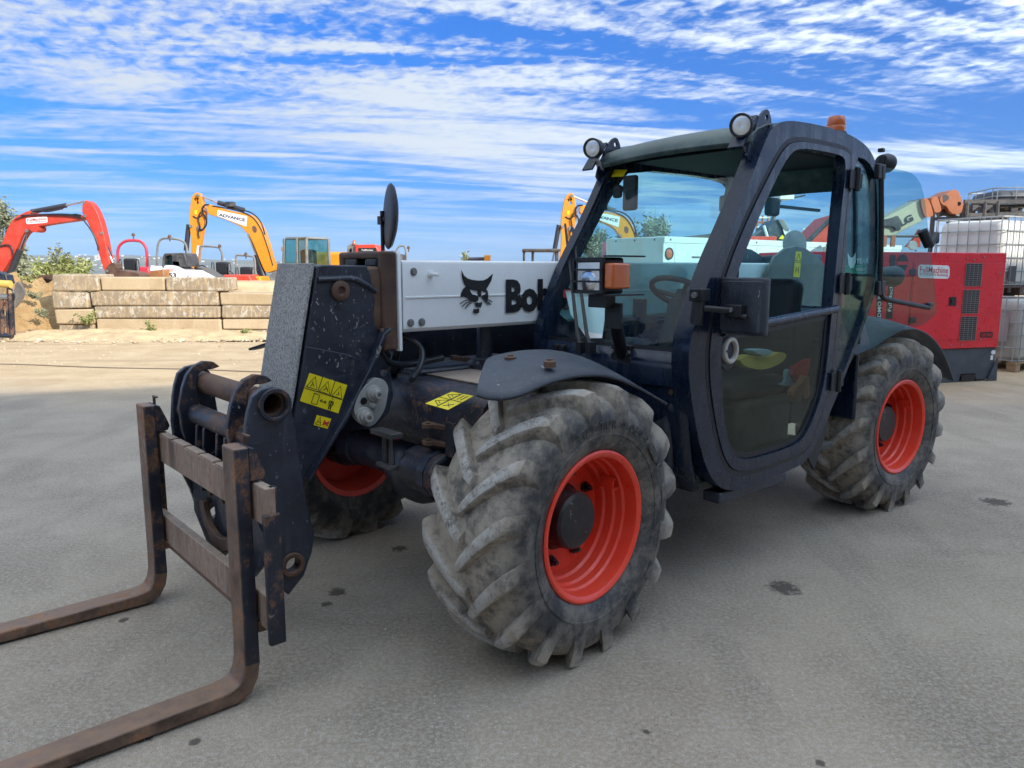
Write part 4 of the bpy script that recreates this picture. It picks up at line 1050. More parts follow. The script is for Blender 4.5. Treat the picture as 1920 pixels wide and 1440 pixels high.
# ---- fenders
def fender(name, outer_, inner_, mat='plastic', nv=8):
    vv, ff = [], []
    n = len(outer_)
    for i in range(n):
        o_, i_ = Vector(outer_[i]), Vector(inner_[i])
        for j in range(nv + 1):
            v = j / nv; p = i_.lerp(o_, v); p.z += .030 * math.sin(math.pi * min(1, v * 1.05)) * (1 if v < .9 else .7)
            if j == nv: p.z -= .004
            vv.append(p)
    for i in range(n - 1):
        for j in range(nv): ff.append((i * (nv + 1) + j, i * (nv + 1) + j + 1, (i + 1) * (nv + 1) + j + 1, (i + 1) * (nv + 1) + j))
    return mesh_obj(name, vv, ff, mat, TH, smooth=50, solid=.010)
fo = chaikin([(.45, .93, 1.03), (.44, .985, 1.02), (.36, 1.02, 1.018), (.22, 1.02, 1.055), (.06, 1.02, 1.068), (-.10, 1.02, 1.05), (-.25, 1.02, .995), (-.44, 1.02, .905)], 2, False)
fi = chaikin([(.12, .60, 1.09), (.12, .60, 1.09), (.10, .60, 1.095), (.05, .60, 1.10), (-.04, .60, 1.105), (-.14, .60, 1.10), (-.26, .60, 1.06), (-.42, .60, .95)], 2, False)
ff_ = fender('front_fender', fo, fi)
for x_, y_ in ((957, 663), (1031, 671)):
    p = mp(x_, y_, 'Z', 1.125)
    p.z -= .012
    part(MB().lathe([(-.02, .022), (.0, .022), (.003, .012), (.009, .011), (.009, 0)], p, (0, 0, 1), n=16), 'fender_bolt', 'rust', ff_)
_o = [mp(x, y, 'Y', 1.04) for x, y in [(1604, 664), (1634, 652), (1663, 633), (1693, 616), (1724, 616), (1750, 633), (1771, 662), (1789, 714)]]
fo2 = chaikin(_o, 2, False)
fi2 = chaikin([Vector((p.x, .50, p.z + .055)) for p in _o], 2, False)
fr2 = fender('rear_fender', fo2, fi2)
for p, q in ((Vector((-2.10, .98, 1.03)), 0),): part(MB().cyl(p, p + Vector((0, 0, .012)), .012, n=8), 'fender_bolt', 'bolt', fr2)
part(MB().plate([_o[0], Vector((_o[0].x, .50, _o[0].z + .05)), Vector((_o[0].x, .50, .80)), Vector((_o[0].x, .95, .80))], (), (.01, 0, 0)), 'fender_skirt', 'plastic', fr2)
part(MB().plate(side(rp([(-1.62, .52), (-1.90, .84), (-1.86, .60), (-1.72, .40)]), .05), (), SN * -.012), 'mud_flap', 'trim', TH)
part(MB().box((-1.10, .985, .435), (.56, .09, .05)), 'step', 'navy', bevel=.008)
mirrored = [('front_fender', ff_), ('rear_fender', fr2)]
for nm, src in mirrored:
    me = src.data.copy()
    for v in me.vertices: v.co.y = -v.co.y
    me.flip_normals()
    o = bpy.data.objects.new(nm, me); COL.objects.link(o); o.parent = TH
    md = o.modifiers.new('thickness', 'SOLIDIFY'); md.thickness = .01; md.offset = 0
# engine cover on the far side and the boom pivot plates at the back
part(MB().ring_loft([[Vector((x, y, z)) for y, z in [(-.98, .55), (-.98, 1.0), (-.93, 1.12), (-.80, 1.17), (-.40, 1.17), (-.40, .55)]] for x in (-.75, -2.15)]), 'engine_cover', 'plastic', bevel=.03, seg=3)
pv = [mp(x, y, 'Y', .17) for x, y in [(1436, 540), (1440, 510), (1452, 482), (1472, 466), (1492, 461), (1512, 466), (1535, 482), (1552, 505), (1560, 540), (1560, 600), (1440, 600)]]
piv = part(MB().plate(pv, (), (0, -.02, 0)), 'pivot_plate', worn('grey_pivot_paint', (.16, .17, .16), .5, dust=.4), bevel=.004)
part(MB().plate([p - Vector((0, .42, 0)) for p in pv], (), (0, -.02, 0)), 'pivot_plate', 'navy', bevel=.004)
sq, sat = sticker([(1492, 471), (1503, 472), (1499, 520), (1487, 519)], ('Y', .1705), 'warning_sticker', piv)
ink_lines(sat, [tri(.1, .9, .08, .36), [(0, .42), (1, .42)], [(.3, .6), (.3, .85)], [(.7, .6), (.7, .85)], [(.3, .72), (.7, .72)]], .002, sq)
rd = mp(1490, 458, 'Y', -.02)
part(MB().lathe([(-.01, 0), (-.01, .10), (.01, .10), (.015, .09), (.015, 0)], rd, (.35, .93, .1), n=36), 'round_mirror', 'cast', piv)

# things left in the cab
yj = thing('yellow_gloves', 'crumpled yellow gloves on the telehandler dashboard shelf behind the door glass', 'gloves', TH_O, YAW + math.pi)
q = [mp(x, y, 'Y', .86) for x, y in [(1388, 672), (1410, 664), (1440, 672), (1462, 660), (1475, 662), (1474, 674), (1452, 688), (1428, 694), (1405, 690), (1390, 682)]]
MB().plate(chaikin(q, 2), (), (0, -.05, 0)).build('glove', 'yellowcloth', yj, bevel=.02, seg=3)
q = [mp(x, y, 'Y', .88) for x, y in [(1412, 655), (1450, 655), (1446, 668), (1416, 664)]]
MB().plate(chaikin(q, 1), (), (0, -.06, 0)).build('cuff', 'bluecloth', yj, bevel=.01)
bg_ = thing('leather_glove', 'brown leather work glove hanging from a red rag behind the door glass', 'glove', TH_O, YAW + math.pi)
q = [mp(x, y, 'Y', .90) for x, y in [(1506, 718), (1516, 700), (1520, 722), (1519, 745), (1508, 748), (1504, 738), (1503, 754), (1492, 755), (1487, 738), (1496, 725)]]
MB().plate(chaikin(q, 1), (), (0, -.04, 0)).build('glove', 'leather', bg_, bevel=.014, seg=3)
rr_ = tag(MB().plate(chaikin([Vector(_p) for _p in [mp(x, y, 'Y', .84) for x, y in [(1514, 674), (1522, 672), (1512, 722), (1500, 726), (1482, 696)]]], 1), (), (0, -.03, 0)).build('red_rag', 'redcloth', None, bevel=.01), 'red rag hanging beside the seat behind the lower door glass', 'rag')
rr_.location = TH_O; rr_.rotation_euler = (0, 0, YAW + math.pi)
wp2 = tag(MB().plate(chaikin([Vector(_p) for _p in [mp(x, y, 'Y', .82) for x, y in [(1475, 693), (1484, 692), (1496, 725), (1455, 722), (1474, 716)]]], 1), (), (0, -.02, 0)).build('blue_paper', 'bluecloth', None), 'pale blue crumpled paper beside the red rag in the cab', 'paper')
wp2.location = TH_O; wp2.rotation_euler = (0, 0, YAW + math.pi)

# ================================================================== ground, yard, hills
def ground_mat():
    b = NB('gravel_and_sand')
    p = b.pos()
    n0 = b.noise(.35, 5, .6); n1 = b.noise(1.6, 6, .65, .4); n2 = b.noise(9, 6, .7); n3 = b.noise(60, 4, .7); n4 = b.noise(260, 3, .6)
    vor = b.voro(75); vor2 = b.voro(190)
    zone = b.ramp(b.math('ADD', p[1], b.math('MULTIPLY', b.math('SUBTRACT', n0, .5), 3.0)), 7.4, 10.2)
    grey = b.mix(b.ramp(n1, .3, .7), (.240, .194, .143), (.385, .318, .240))
    grey = b.mix(b.math('MULTIPLY', b.ramp(n0, .42, .64), .60), grey, (.38, .305, .22))
    trk = b.noise(.9, 4, .6, .3, (2.2, .35, 1), (3, 1, 0))
    grey = b.mix(b.math('MULTIPLY', b.ramp(trk, .5, .62), .35), grey, (.165, .142, .11))
    grey = b.mix(b.math('MULTIPLY', b.ramp(n3, .38, .70), .6), grey, (.52, .46, .385))
    grey = b.mix(b.math('MULTIPLY', b.ramp(n4, .52, .36), .6), grey, (.13, .116, .10))
    grey = b.mix(b.math('MULTIPLY', b.ramp(vor, .22, .10), b.ramp(n2, .45, .65)), grey, (.50, .465, .41))
    pit = b.math('MULTIPLY', b.ramp(b.voro(42), .085, .045), b.ramp(b.noise(5, 3, .6, 0, (1, 1, 1), (4, 4, 4)), .50, .62))
    grey = b.mix(b.math('MULTIPLY', pit, .8), grey, (.05, .044, .038))
    grain = b.math('MULTIPLY', b.ramp(b.voro(88), .13, .06), b.ramp(n2, .42, .56))
    grey = b.mix(b.math('MULTIPLY', grain, .8), grey, (.56, .53, .48))
    sand = b.mix(b.ramp(n1, .25, .75), (.44, .315, .180), (.57, .43, .265))
    sand = b.mix(b.math('MULTIPLY', b.ramp(n2, .5, .75), .5), sand, (.38, .25, .135))
    sand = b.mix(b.math('MULTIPLY', b.ramp(n3, .55, .75), .4), sand, (.60, .49, .35))
    streak = b.noise(1.2, 4, .6, 0, (.12, 1.6, 1))
    sand = b.mix(b.math('MULTIPLY', b.ramp(streak, .52, .66), .45), sand, (.35, .25, .155))
    col = b.mix(zone, grey, sand)
    # oil drips and damp stains that lie on the yard
    for x, y, r in ((1.234, 3.218, .085), (-1.067, 2.205, .026), (-1.134, 2.115, .028), (-.967, 2.101, .024), (-.783, 3.173, .05), (-.80, 3.05, .03), (3.0, 4.48, .10), (-.58, 3.7, .05), (.42, 2.15, .016), (3.9, 5.0, .09), (-1.6, 2.9, .025), (.9, 2.0, .02)):
        dx = b.math('SUBTRACT', p[0], x); dy = b.math('SUBTRACT', p[1], y)
        d = b.math('SQRT', b.math('ADD', b.math('MULTIPLY', dx, dx), b.math('MULTIPLY', dy, dy)), 0)
        d = b.math('ADD', d, b.math('MULTIPLY', b.math('SUBTRACT', b.noise(30, 3), .5), r * 1.6))
        col = b.mix(b.math('MULTIPLY', b.ramp(d, r * 1.05, r * .5), .82), col, (.055, .045, .038))
    hgt = b.math('ADD', b.math('MULTIPLY', n2, 1.2), b.math('ADD', b.math('MULTIPLY', n3, .5), b.math('MULTIPLY', b.ramp(vor, .0, .35, .5, 0), .6)))
    hgt = b.math('ADD', hgt, b.math('MULTIPLY', n4, .25))
    return b.finish(col, .92, 0.0, hgt, .55, .012, spec=.25)
M['ground'] = ground_mat()
gm = MB()
gm.add([(-140, -90, 0), (140, -90, 0), (140, 62, 0), (-140, 62, 0)], [(0, 1, 2, 3)])
ground = kind(gm.build('ground', 'ground', None, smooth=0), 'structure')
# loose stones on the yard
sv, sf = [], []
rs = random.Random(3)
def stone(x, y, z, r):
    k = len(sv)
    base = [(1, 0, 0), (-.5, .87, 0), (-.5, -.87, 0), (.5, .5, .7), (-.6, .1, .75), (.2, -.7, .6)]
    a = rs.uniform(0, 6.28); ca, sa = math.cos(a), math.sin(a)
    for bx, by, bz in base:
        bx, by = bx * rs.uniform(.7, 1.2), by * rs.uniform(.5, 1.0)
        sv.append((x + r * (bx * ca - by * sa), y + r * (bx * sa + by * ca), z + r * bz * rs.uniform(.5, 1.0) - r * .15))
    for q in [(0, 1, 4, 3), (1, 2, 4), (2, 5, 4), (2, 0, 5), (0, 3, 5), (3, 4, 5)]: sf.append(tuple(i + k for i in q))
for _ in range(24000):
    d = 1.3 + 9.5 * rs.random() ** 1.6; t = rs.uniform(-.75, .75)
    stone(d * math.tan(t * .95), d, .0, .0015 + .0045 * rs.random() ** 4)
near_v, near_f = sv, sf
sv, sf = [], []
for _ in range(2600):
    stone(rs.uniform(-12, 3), 10 + 6.2 * rs.random() ** .7, 0, .006 + .03 * rs.random() ** 5)
for _ in range(1300):
    stone(rs.uniform(-11.5, -4.0), 16.2 - 1.8 * rs.random() ** 1.5, 0.02, .01 + .07 * rs.random() ** 4)
sv2, sf2 = sv, sf
b = NB('loose_stone'); M['stone'] = b.finish(b.mix(b.ramp(b.noise(3, 3), .4, .6), (.20, .19, .175), (.50, .47, .42)), .9)
kind(mesh_obj('gravel', near_v, near_f, 'stone', None, smooth=0), 'stuff')
b = NB('sandy_stone'); M['sandstone'] = b.finish(b.mix(b.ramp(b.noise(3, 3), .4, .6), (.42, .31, .19), (.60, .50, .37)), .95)
kind(mesh_obj('rubble', sv, sf, 'sandstone', None, smooth=0), 'stuff')

# far country: valley floor and two lines of hills
def hill_h(x, y):
    def nz(s, o): return math.sin(x / s + o) + .5 * math.sin(x / s * 2.3 + o * 1.7) + .28 * math.sin(x / s * 5.1 + o * 2.9) + .15 * math.sin(x / s * 11.3 + o)
    h = -14.0 - 10 * min(1, max(0, (y - 70) / 200))
    h += 27 * max(.3, .62 + .26 * nz(420, 1.1)) * math.exp(-((y - 1250 - 60 * math.sin(x / 300)) / 230) ** 2)
    h += 62 * max(.35, .75 + .15 * nz(700, 4.0) - x / 9000) * math.exp(-((y - 2700) / 480) ** 2)
    return h
hv, hf = [], []
ys = [62, 66, 90, 160, 300, 500, 700, 850, 950, 1020, 1080, 1140, 1200, 1250, 1300, 1380, 1500, 1700, 1900, 2100, 2250, 2400, 2500, 2600, 2700, 2800, 2950, 3150, 3400]
NX = 180
for j, y in enumerate(ys):
    w = 150 + y * 1.35
    for i in range(NX + 1):
        x = -w + 2 * w * i / NX
        z = -.02 if j == 0 else (-4.0 if j == 1 else hill_h(x, y) + (random.uniform(-1.5, 1.5) * min(1, y / 1200)))
        hv.append((x, y, z))
for j in range(len(ys) - 1):
    for i in range(NX): hf.append((j * (NX + 1) + i, j * (NX + 1) + i + 1, (j + 1) * (NX + 1) + i + 1, (j + 1) * (NX + 1) + i))
b = NB('scrub_covered_hill')
n1 = b.noise(.012, 6, .7); n2 = b.noise(.06, 5, .7)
M['hill'] = b.finish(b.mix(b.ramp(b.math('ADD', b.math('MULTIPLY', n1, .6), b.math('MULTIPLY', n2, .4)), .40, .62), (.030, .050, .028), (.15, .14, .085)), .95)
hills = kind(mesh_obj('hills', hv, hf, 'hill', None, smooth=60), 'structure')
# white villages dotted on the hillsides
vm = MB()
rv_ = random.Random(5)
for cx0, cy0, n_, sx_, sy_ in ((-1650, 2350, 34, 170, 120), (-1150, 2450, 26, 200, 100), (-1250, 2300, 30, 260, 90), (-1400, 2500, 20, 120, 80), (-600, 2500, 20, 250, 80)):
    for _ in range(n_):
        x, y = rv_.gauss(cx0, sx_), rv_.gauss(cy0, sy_); s_ = rv_.uniform(5, 9); h_ = rv_.uniform(3, 5)
        vm.box((x, y, hill_h(x, y) + h_ / 2), (s_, s_ * .8, h_))
M['limewash'] = flat('limewashed_wall', (.62, .58, .52), .9)
kind(vm.build('far_village', 'limewash', None, smooth=0), 'stuff')
# the large building that stands behind the photographer and shades the yard
M['cladding'] = worn('pale_sheet_cladding', (.55, .54, .50), .6, dust=.2, var=.08)
wh = thing('warehouse', 'long pale clad warehouse that shades the near yard', 'warehouse')
HB, YB = 11.0, -11.2
roofdir = Vector((1, .42, 0)).normalized(); back = Vector((-roofdir.y, roofdir.x, 0)) * -1
def wbox(x0, x1, h, depth=18, name='wall'):
    p0 = Vector((x0, YB + .42 * x0, 0)); p1 = Vector((x1, YB + .42 * x1, 0))
    q = [p0, p1, p1 + back * depth, p0 + back * depth]
    return MB().ring_loft([q, [v + Vector((0, 0, h)) for v in q]]).build(name, 'cladding', wh, smooth=0)
wbox(-26, 10.0, HB + .77); wbox(10.02, 34, HB)
for k in range(4):
    x = -18 + k * 9.0; p0 = Vector((x, YB + .42 * x + .03, 0)); p1 = p0 + roofdir * 4.2
    MB().plate([p0, p1, p1 + Vector((0, 0, 4.6)), p0 + Vector((0, 0, 4.6))], (), Vector((-roofdir.y, roofdir.x, 0)) * .06).build('roller_door', flat('grey_roller_door_%d' % k, (.22, .24, .26), .5) if k == 0 else 'cast', wh, smooth=0)
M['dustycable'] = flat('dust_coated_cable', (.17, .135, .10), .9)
shadow_line = MB().tube(chaikin([wg(-30, 682, .006), wg(60, 684, .006), wg(120, 687, .006), wg(210, 690, .006), wg(350, 692, .006), wg(520, 699, .006), wg(640, 700, .006)], 2, False), .011, 6).build('cable', 'dustycable', None)  # thin brown tube added in place of a shadow line on the sand
tag(shadow_line, 'thin dusty cable lying half buried across the sunlit sand', 'cable')

# ================================================================== block wall and what lies around it
def block_mat():
    b = NB('stained_concrete_block')
    n1 = b.noise(1.3, 6, .65, .6); n2 = b.noise(6, 6, .7, .4); n3 = b.noise(40, 4, .7); dr = b.noise(5, 5, .65, .4, (3.0, 1, .35))
    oi = b.n.new('ShaderNodeObjectInfo')
    col = b.mix(b.ramp(n1, .3, .7), (.43, .32, .19), (.55, .43, .275))
    col = b.mix(b.math('MULTIPLY', b.ramp(dr, .56, .68), .45), col, (.58, .50, .37))
    gr = b.math('MULTIPLY', b.ramp(b.math('ADD', b.math('MULTIPLY', n2, .5), b.math('MULTIPLY', dr, .5)), .40, .54), b.ramp(oi.outputs['Random'], .35, .55))
    col = b.mix(b.math('MULTIPLY', gr, .7), col, (.185, .15, .115))
    pe = b.noise(9, 5, .7, .9, (1, 1, .6), (5, 5, 5))
    wh_ = b.math('MULTIPLY', b.ramp(pe, .54, .60), b.ramp(oi.outputs['Random'], .3, .55))
    col = b.mix(b.math('MULTIPLY', wh_, .85), col, (.58, .54, .46))
    col = b.mix(b.math('MULTIPLY', b.ramp(n3, .3, .6), .25), col, (.30, .225, .14))
    return b.finish(col, .9, 0, b.math('ADD', n2, b.math('MULTIPLY', n3, .4)), .5, .02)
M['block'] = block_mat()
M['sand'] = worn('yellow_sand_fill', (.47, .335, .185), .95, dust=.4, dustcol=(.57, .43, .265), var=.3, bump=.5)
def dirt_mat():
    b = NB('yellow_dirt')
    n1 = b.noise(2.2, 6, .7, .5); n2 = b.noise(14, 5, .7); n3 = b.noise(60, 4, .7)
    col = b.mix(b.ramp(n1, .3, .7), (.31, .18, .07), (.46, .31, .145))
    col = b.mix(b.math('MULTIPLY', b.ramp(n2, .5, .7), .6), col, (.22, .12, .05))
    return b.finish(col, .95, 0, b.math('ADD', b.math('MULTIPLY', n2, 1.2), b.math('MULTIPLY', n3, .5)), .8, .05)
M['dirt'] = dirt_mat()
WALL_Y = 16.35
bw = thing('block_wall', 'stacked concrete block retaining wall across the sunlit yard', 'wall', (-7.5, WALL_Y, 0))
def block(x0, y0, x1, y1, dy=0.0):
    a, c = wy(x0, y0, WALL_Y + dy), wy(x1, y1, WALL_Y + dy)
    rnd = random.Random(int(x0 * 7 + y0))
    z0 = max(a.z if False else c.z, -.05)
    bx = MB().box(((a.x + c.x) / 2 + 7.5, .36 + dy, (a.z + z0) / 2), (c.x - a.x - .012, .72, a.z - z0 - .008))
    for v in bx.v: v.x += rnd.uniform(-.012, .012); v.z += rnd.uniform(-.012, .012); v.y += rnd.uniform(-.03, .03)
    bx.build('concrete_block', 'block', bw, bevel=.035, seg=3, smooth=30)
for r in ((95, 514, 186, 546, -.06), (187, 519, 308, 545.5, -.03), (308.5, 519.5, 424, 545.8, -.02), (95, 547, 166, 578.5, -.05), (168, 545.5, 409, 574, 0), (411, 549, 560, 572, .02), (560, 549, 660, 572, .02),
          (101, 579.5, 175, 607.5, -.03), (175.5, 574.5, 413, 597, 0), (414, 572.8, 560, 596, .03), (560, 572.8, 660, 596, .02), (107, 608.5, 177, 640, 0), (178, 597.8, 415, 622.5, 0), (416, 597, 560, 618.5, .02), (560, 597, 660, 618.5, .02), (178, 623, 300, 640, .05), (418, 619.3, 540, 640, .0), (540, 619.3, 660, 640, .0)): block(*r)
def heap(name, cx0, cy0, rx, ry, h, mat, seed, rough=.12, nx=44, lab=None, cat=None, flat_top=None):
    rnd = random.Random(seed)
    ph = [(rnd.uniform(1.5, 9), rnd.uniform(1.5, 9), rnd.uniform(0, 6), rnd.uniform(.3, 1)) for _ in range(9)]
    vv, ff = [], []
    for j in range(nx + 1):
        for i in range(nx + 1):
            u, v = -1 + 2 * i / nx, -1 + 2 * j / nx
            d = math.sqrt(u * u + v * v)
            z = h * max(0, 1 - d ** 1.35)
            z += rough * min(1, z / (h * .2 + .001)) * sum(a * math.sin(fx * u * 3 + o) * math.cos(fy * v * 3 + o * 2) for fx, fy, o, a in ph) / 3
            z += rnd.uniform(-.3, .3) * rough * .35 * (1 if z > .03 else 0)
            if flat_top: z = min(z, flat_top + rnd.uniform(-.02, .02))
            vv.append((u * rx + rnd.uniform(-.01, .01), v * ry, max(z, -.03)))
    for j in range(nx):
        for i in range(nx): ff.append((j * (nx + 1) + i, j * (nx + 1) + i + 1, (j + 1) * (nx + 1) + i + 1, (j + 1) * (nx + 1) + i))
    o = mesh_obj(name, vv, ff, mat, None, smooth=22); o.location = (cx0, cy0, 0)
    return o
hp1 = heap('dirt_pile', -11.45, 17.6, 1.9, 1.7, 1.25, 'dirt', 4, .26, 60); tag(hp1, 'crumbly yellow dirt pile at the left end of the block wall', 'dirt pile')
hp2 = heap('sand_heap', -6.3, 18.9, 4.6, 2.5, 1.8, 'sand', 9, .10, flat_top=1.10); tag(hp2, 'pale sand filled in behind the block wall up to its top', 'sand heap')
hp3 = heap('sand_heap', -1.4, 19.4, 3.2, 2.4, 1.5, 'sand', 12, .10, flat_top=.95); tag(hp3, 'pale sand heap behind the boom head', 'sand heap')
hp4 = heap('dirt_berm', -8.0, 16.0, 4.2, 1.3, .14, 'sand', 15, .07, 70); kind(hp4, 'structure')
sk = thing('steel_skip', 'rust brown steel skip behind the dirt pile', 'skip')
for a, c, d_ in (((30, 516), (96, 545), .05),):
    p, q = wy(a[0], a[1], 19.0), wy(c[0], c[1], 19.0)
    MB().plate([(p.x, 19.0, 0.1), (q.x, 19.2, 0.1), (q.x, 19.2, p.z - .12), (p.x, 19.0, p.z)], (), (0, .06, 0)).build('side', worn('brown_skip_steel', (.075, .034, .024), .6, dust=.3, rust=.3), sk)
    MB().plate([(p.x, 19.08, 0.1), (p.x, 21, 0.1), (p.x, 21, p.z), (p.x, 19.08, p.z)], (), (.05, 0, 0)).build('side', 'rust', sk)
    MB().box(((p.x + q.x) / 2, 19.05, p.z - .06), (q.x - p.x, .14, .06)).build('rim', 'rust', sk)
def timber(px, py, ln, ang, s, i):
    g = wg(px, py); o = MB().box((0, 0, s / 2), (ln, s * 1.3, s)).build('timber_beam', 'timber', None, bevel=.008)
    o.location = (g.x, g.y, 0 if i < 3 else .12); o.rotation_euler = (0, R(2), R(ang)); return o
b = NB('weathered_timber'); M['timber'] = b.finish(b.mix(b.noise(6, 5, .6, 0, (.3, 4, 4)), (.20, .12, .06), (.40, .27, .15)), .85, 0, b.noise(20, 4, .6, 0, (.2, 4, 4)), .4, .01)
for i, a in enumerate(((36, 628, .55, 8, .12, 'short squared timber lying nearest the dirt pile foot'), (55, 627, .6, -35, .13, 'squared timber turned end-on beside the dirt pile'), (15, 631, .7, 15, .11, 'timber beam under the black attachment frame'), (48, 616, .8, 20, .10, 'timber beam resting across the other timbers'))):
    tag(timber(*a[:5], i), a[5], 'timber')
# steel attachment leaning at the left edge
att = thing('steel_attachment', 'black steel machine attachment with yellow cylinder at the left edge of the yard', 'attachment')
AY = 15.0
def ap(x, y, dy=0.0): return wy(x, y, AY + dy)
for pts, r in (([ap(3, 556), ap(5, 628)], .045), ([ap(12, 556), ap(16, 628)], .03), ([ap(20, 550), ap(24, 628)], .05), ([ap(-20, 556), ap(-18, 630)], .05)):
    MB().tube(pts, r, 8).build('post', 'navy_rust', att)
MB().tube([ap(-25, 628), ap(24, 629)], .05, 8).build('foot_bar', 'navy', att)
MB().tube([ap(-25, 556), ap(16, 557)], .06, 8).build('top_bar', 'bolt', att)
MB().tube([ap(-25, 530), ap(20, 533)], .075, 12).build('cylinder', flat('yellow_cylinder_paint', (.62, .42, .10), .5), att)
MB().plate([ap(-20, 566), ap(3, 566), ap(3, 575), ap(-20, 575)], (), (0, .1, 0)).build('plate', 'redcloth', att)
MB().plate(chaikin([ap(32, 526, .3), ap(40, 535, .3), ap(47, 549, .3), ap(40, 562, .3), ap(26, 580, .3), ap(22, 570, .3), ap(26, 540, .3)], 1), (), (0, .05, 0)).build('blade', worn('grey_worn_blade', (.16, .15, .14), .5, dust=.4, rust=.2), att)
MB().tube(chaikin([ap(15, 540), ap(26, 545), ap(27, 562), ap(20, 568)], 2, False), .02, 6).build('hose', 'hose', att)
MB().tube(chaikin([ap(10, 515), ap(14, 530), ap(14, 552)], 2, False), .018, 6).build('hose', 'hose', att)
MB().plate([ap(-20, 505), ap(12, 516), ap(16, 532), ap(-20, 532)], (), (0, .2, 0)).build('bracket', 'navy', att)

# ================================================================== excavators
def pt_loop(pts, y): return [wy(x, yy, y) for x, yy in pts]
M['orange'] = worn('orange_machine_paint', (.72, .26, .012), .4, dust=.10, dustcol=(.6, .38, .15), var=.06)
M['exred'] = worn('red_machine_paint', (.56, .045, .022), .42, dust=.18, dustcol=(.5, .25, .16), var=.10)
M['exgrey'] = worn('grey_machine_paint', (.17, .17, .165), .5, dust=.3)
M['exdark'] = worn('dark_machine_steel', (.035, .037, .042), .5, dust=.3)
M['cyl'] = flat('dark_ram_paint', (.045, .047, .055), .4, .3)
M['farglass'] = glassy('pale_machine_glass', (.62, .82, .80), 1.0, .10)
def sign(parent, quad, y, lines, mat_bg='paper', mat_fg='ink', name='sign', rnd=False):
    a, b_, c_, d_ = [wy(x, yy, y) for x, yy in quad]
    lp3 = [a, b_, c_, d_]
    if rnd:
        q = []
        for i in range(4):
            p0, p1, p2 = lp3[i - 1], lp3[i], lp3[(i + 1) % 4]
            e_ = min((p0 - p1).length, (p2 - p1).length) * .3
            s_, t_ = p1 + (p0 - p1).normalized() * e_, p1 + (p2 - p1).normalized() * e_
            q += [s_ * (1 - u) ** 2 + p1 * 2 * u * (1 - u) + t_ * u * u for u in (0, .25, .5, .75, 1)]
        lp3 = q
    sgn = MB().plate(lp3, (), (0, .004, 0)).build(name, mat_bg, parent, smooth=0)
    right = (b_ - a); up_ = (a - d_)
    for body, v, h_, w_, m_ in lines:
        org = (a + b_) / 2 * (1 - v) + (c_ + d_) / 2 * v
        text_obj(name + '_lettering', body, m_ or mat_fg, sgn, org, right, up_, up_.length * h_, right.length * w_, .006, .03 if body == 'ADVANCE' else .008)
    return sgn
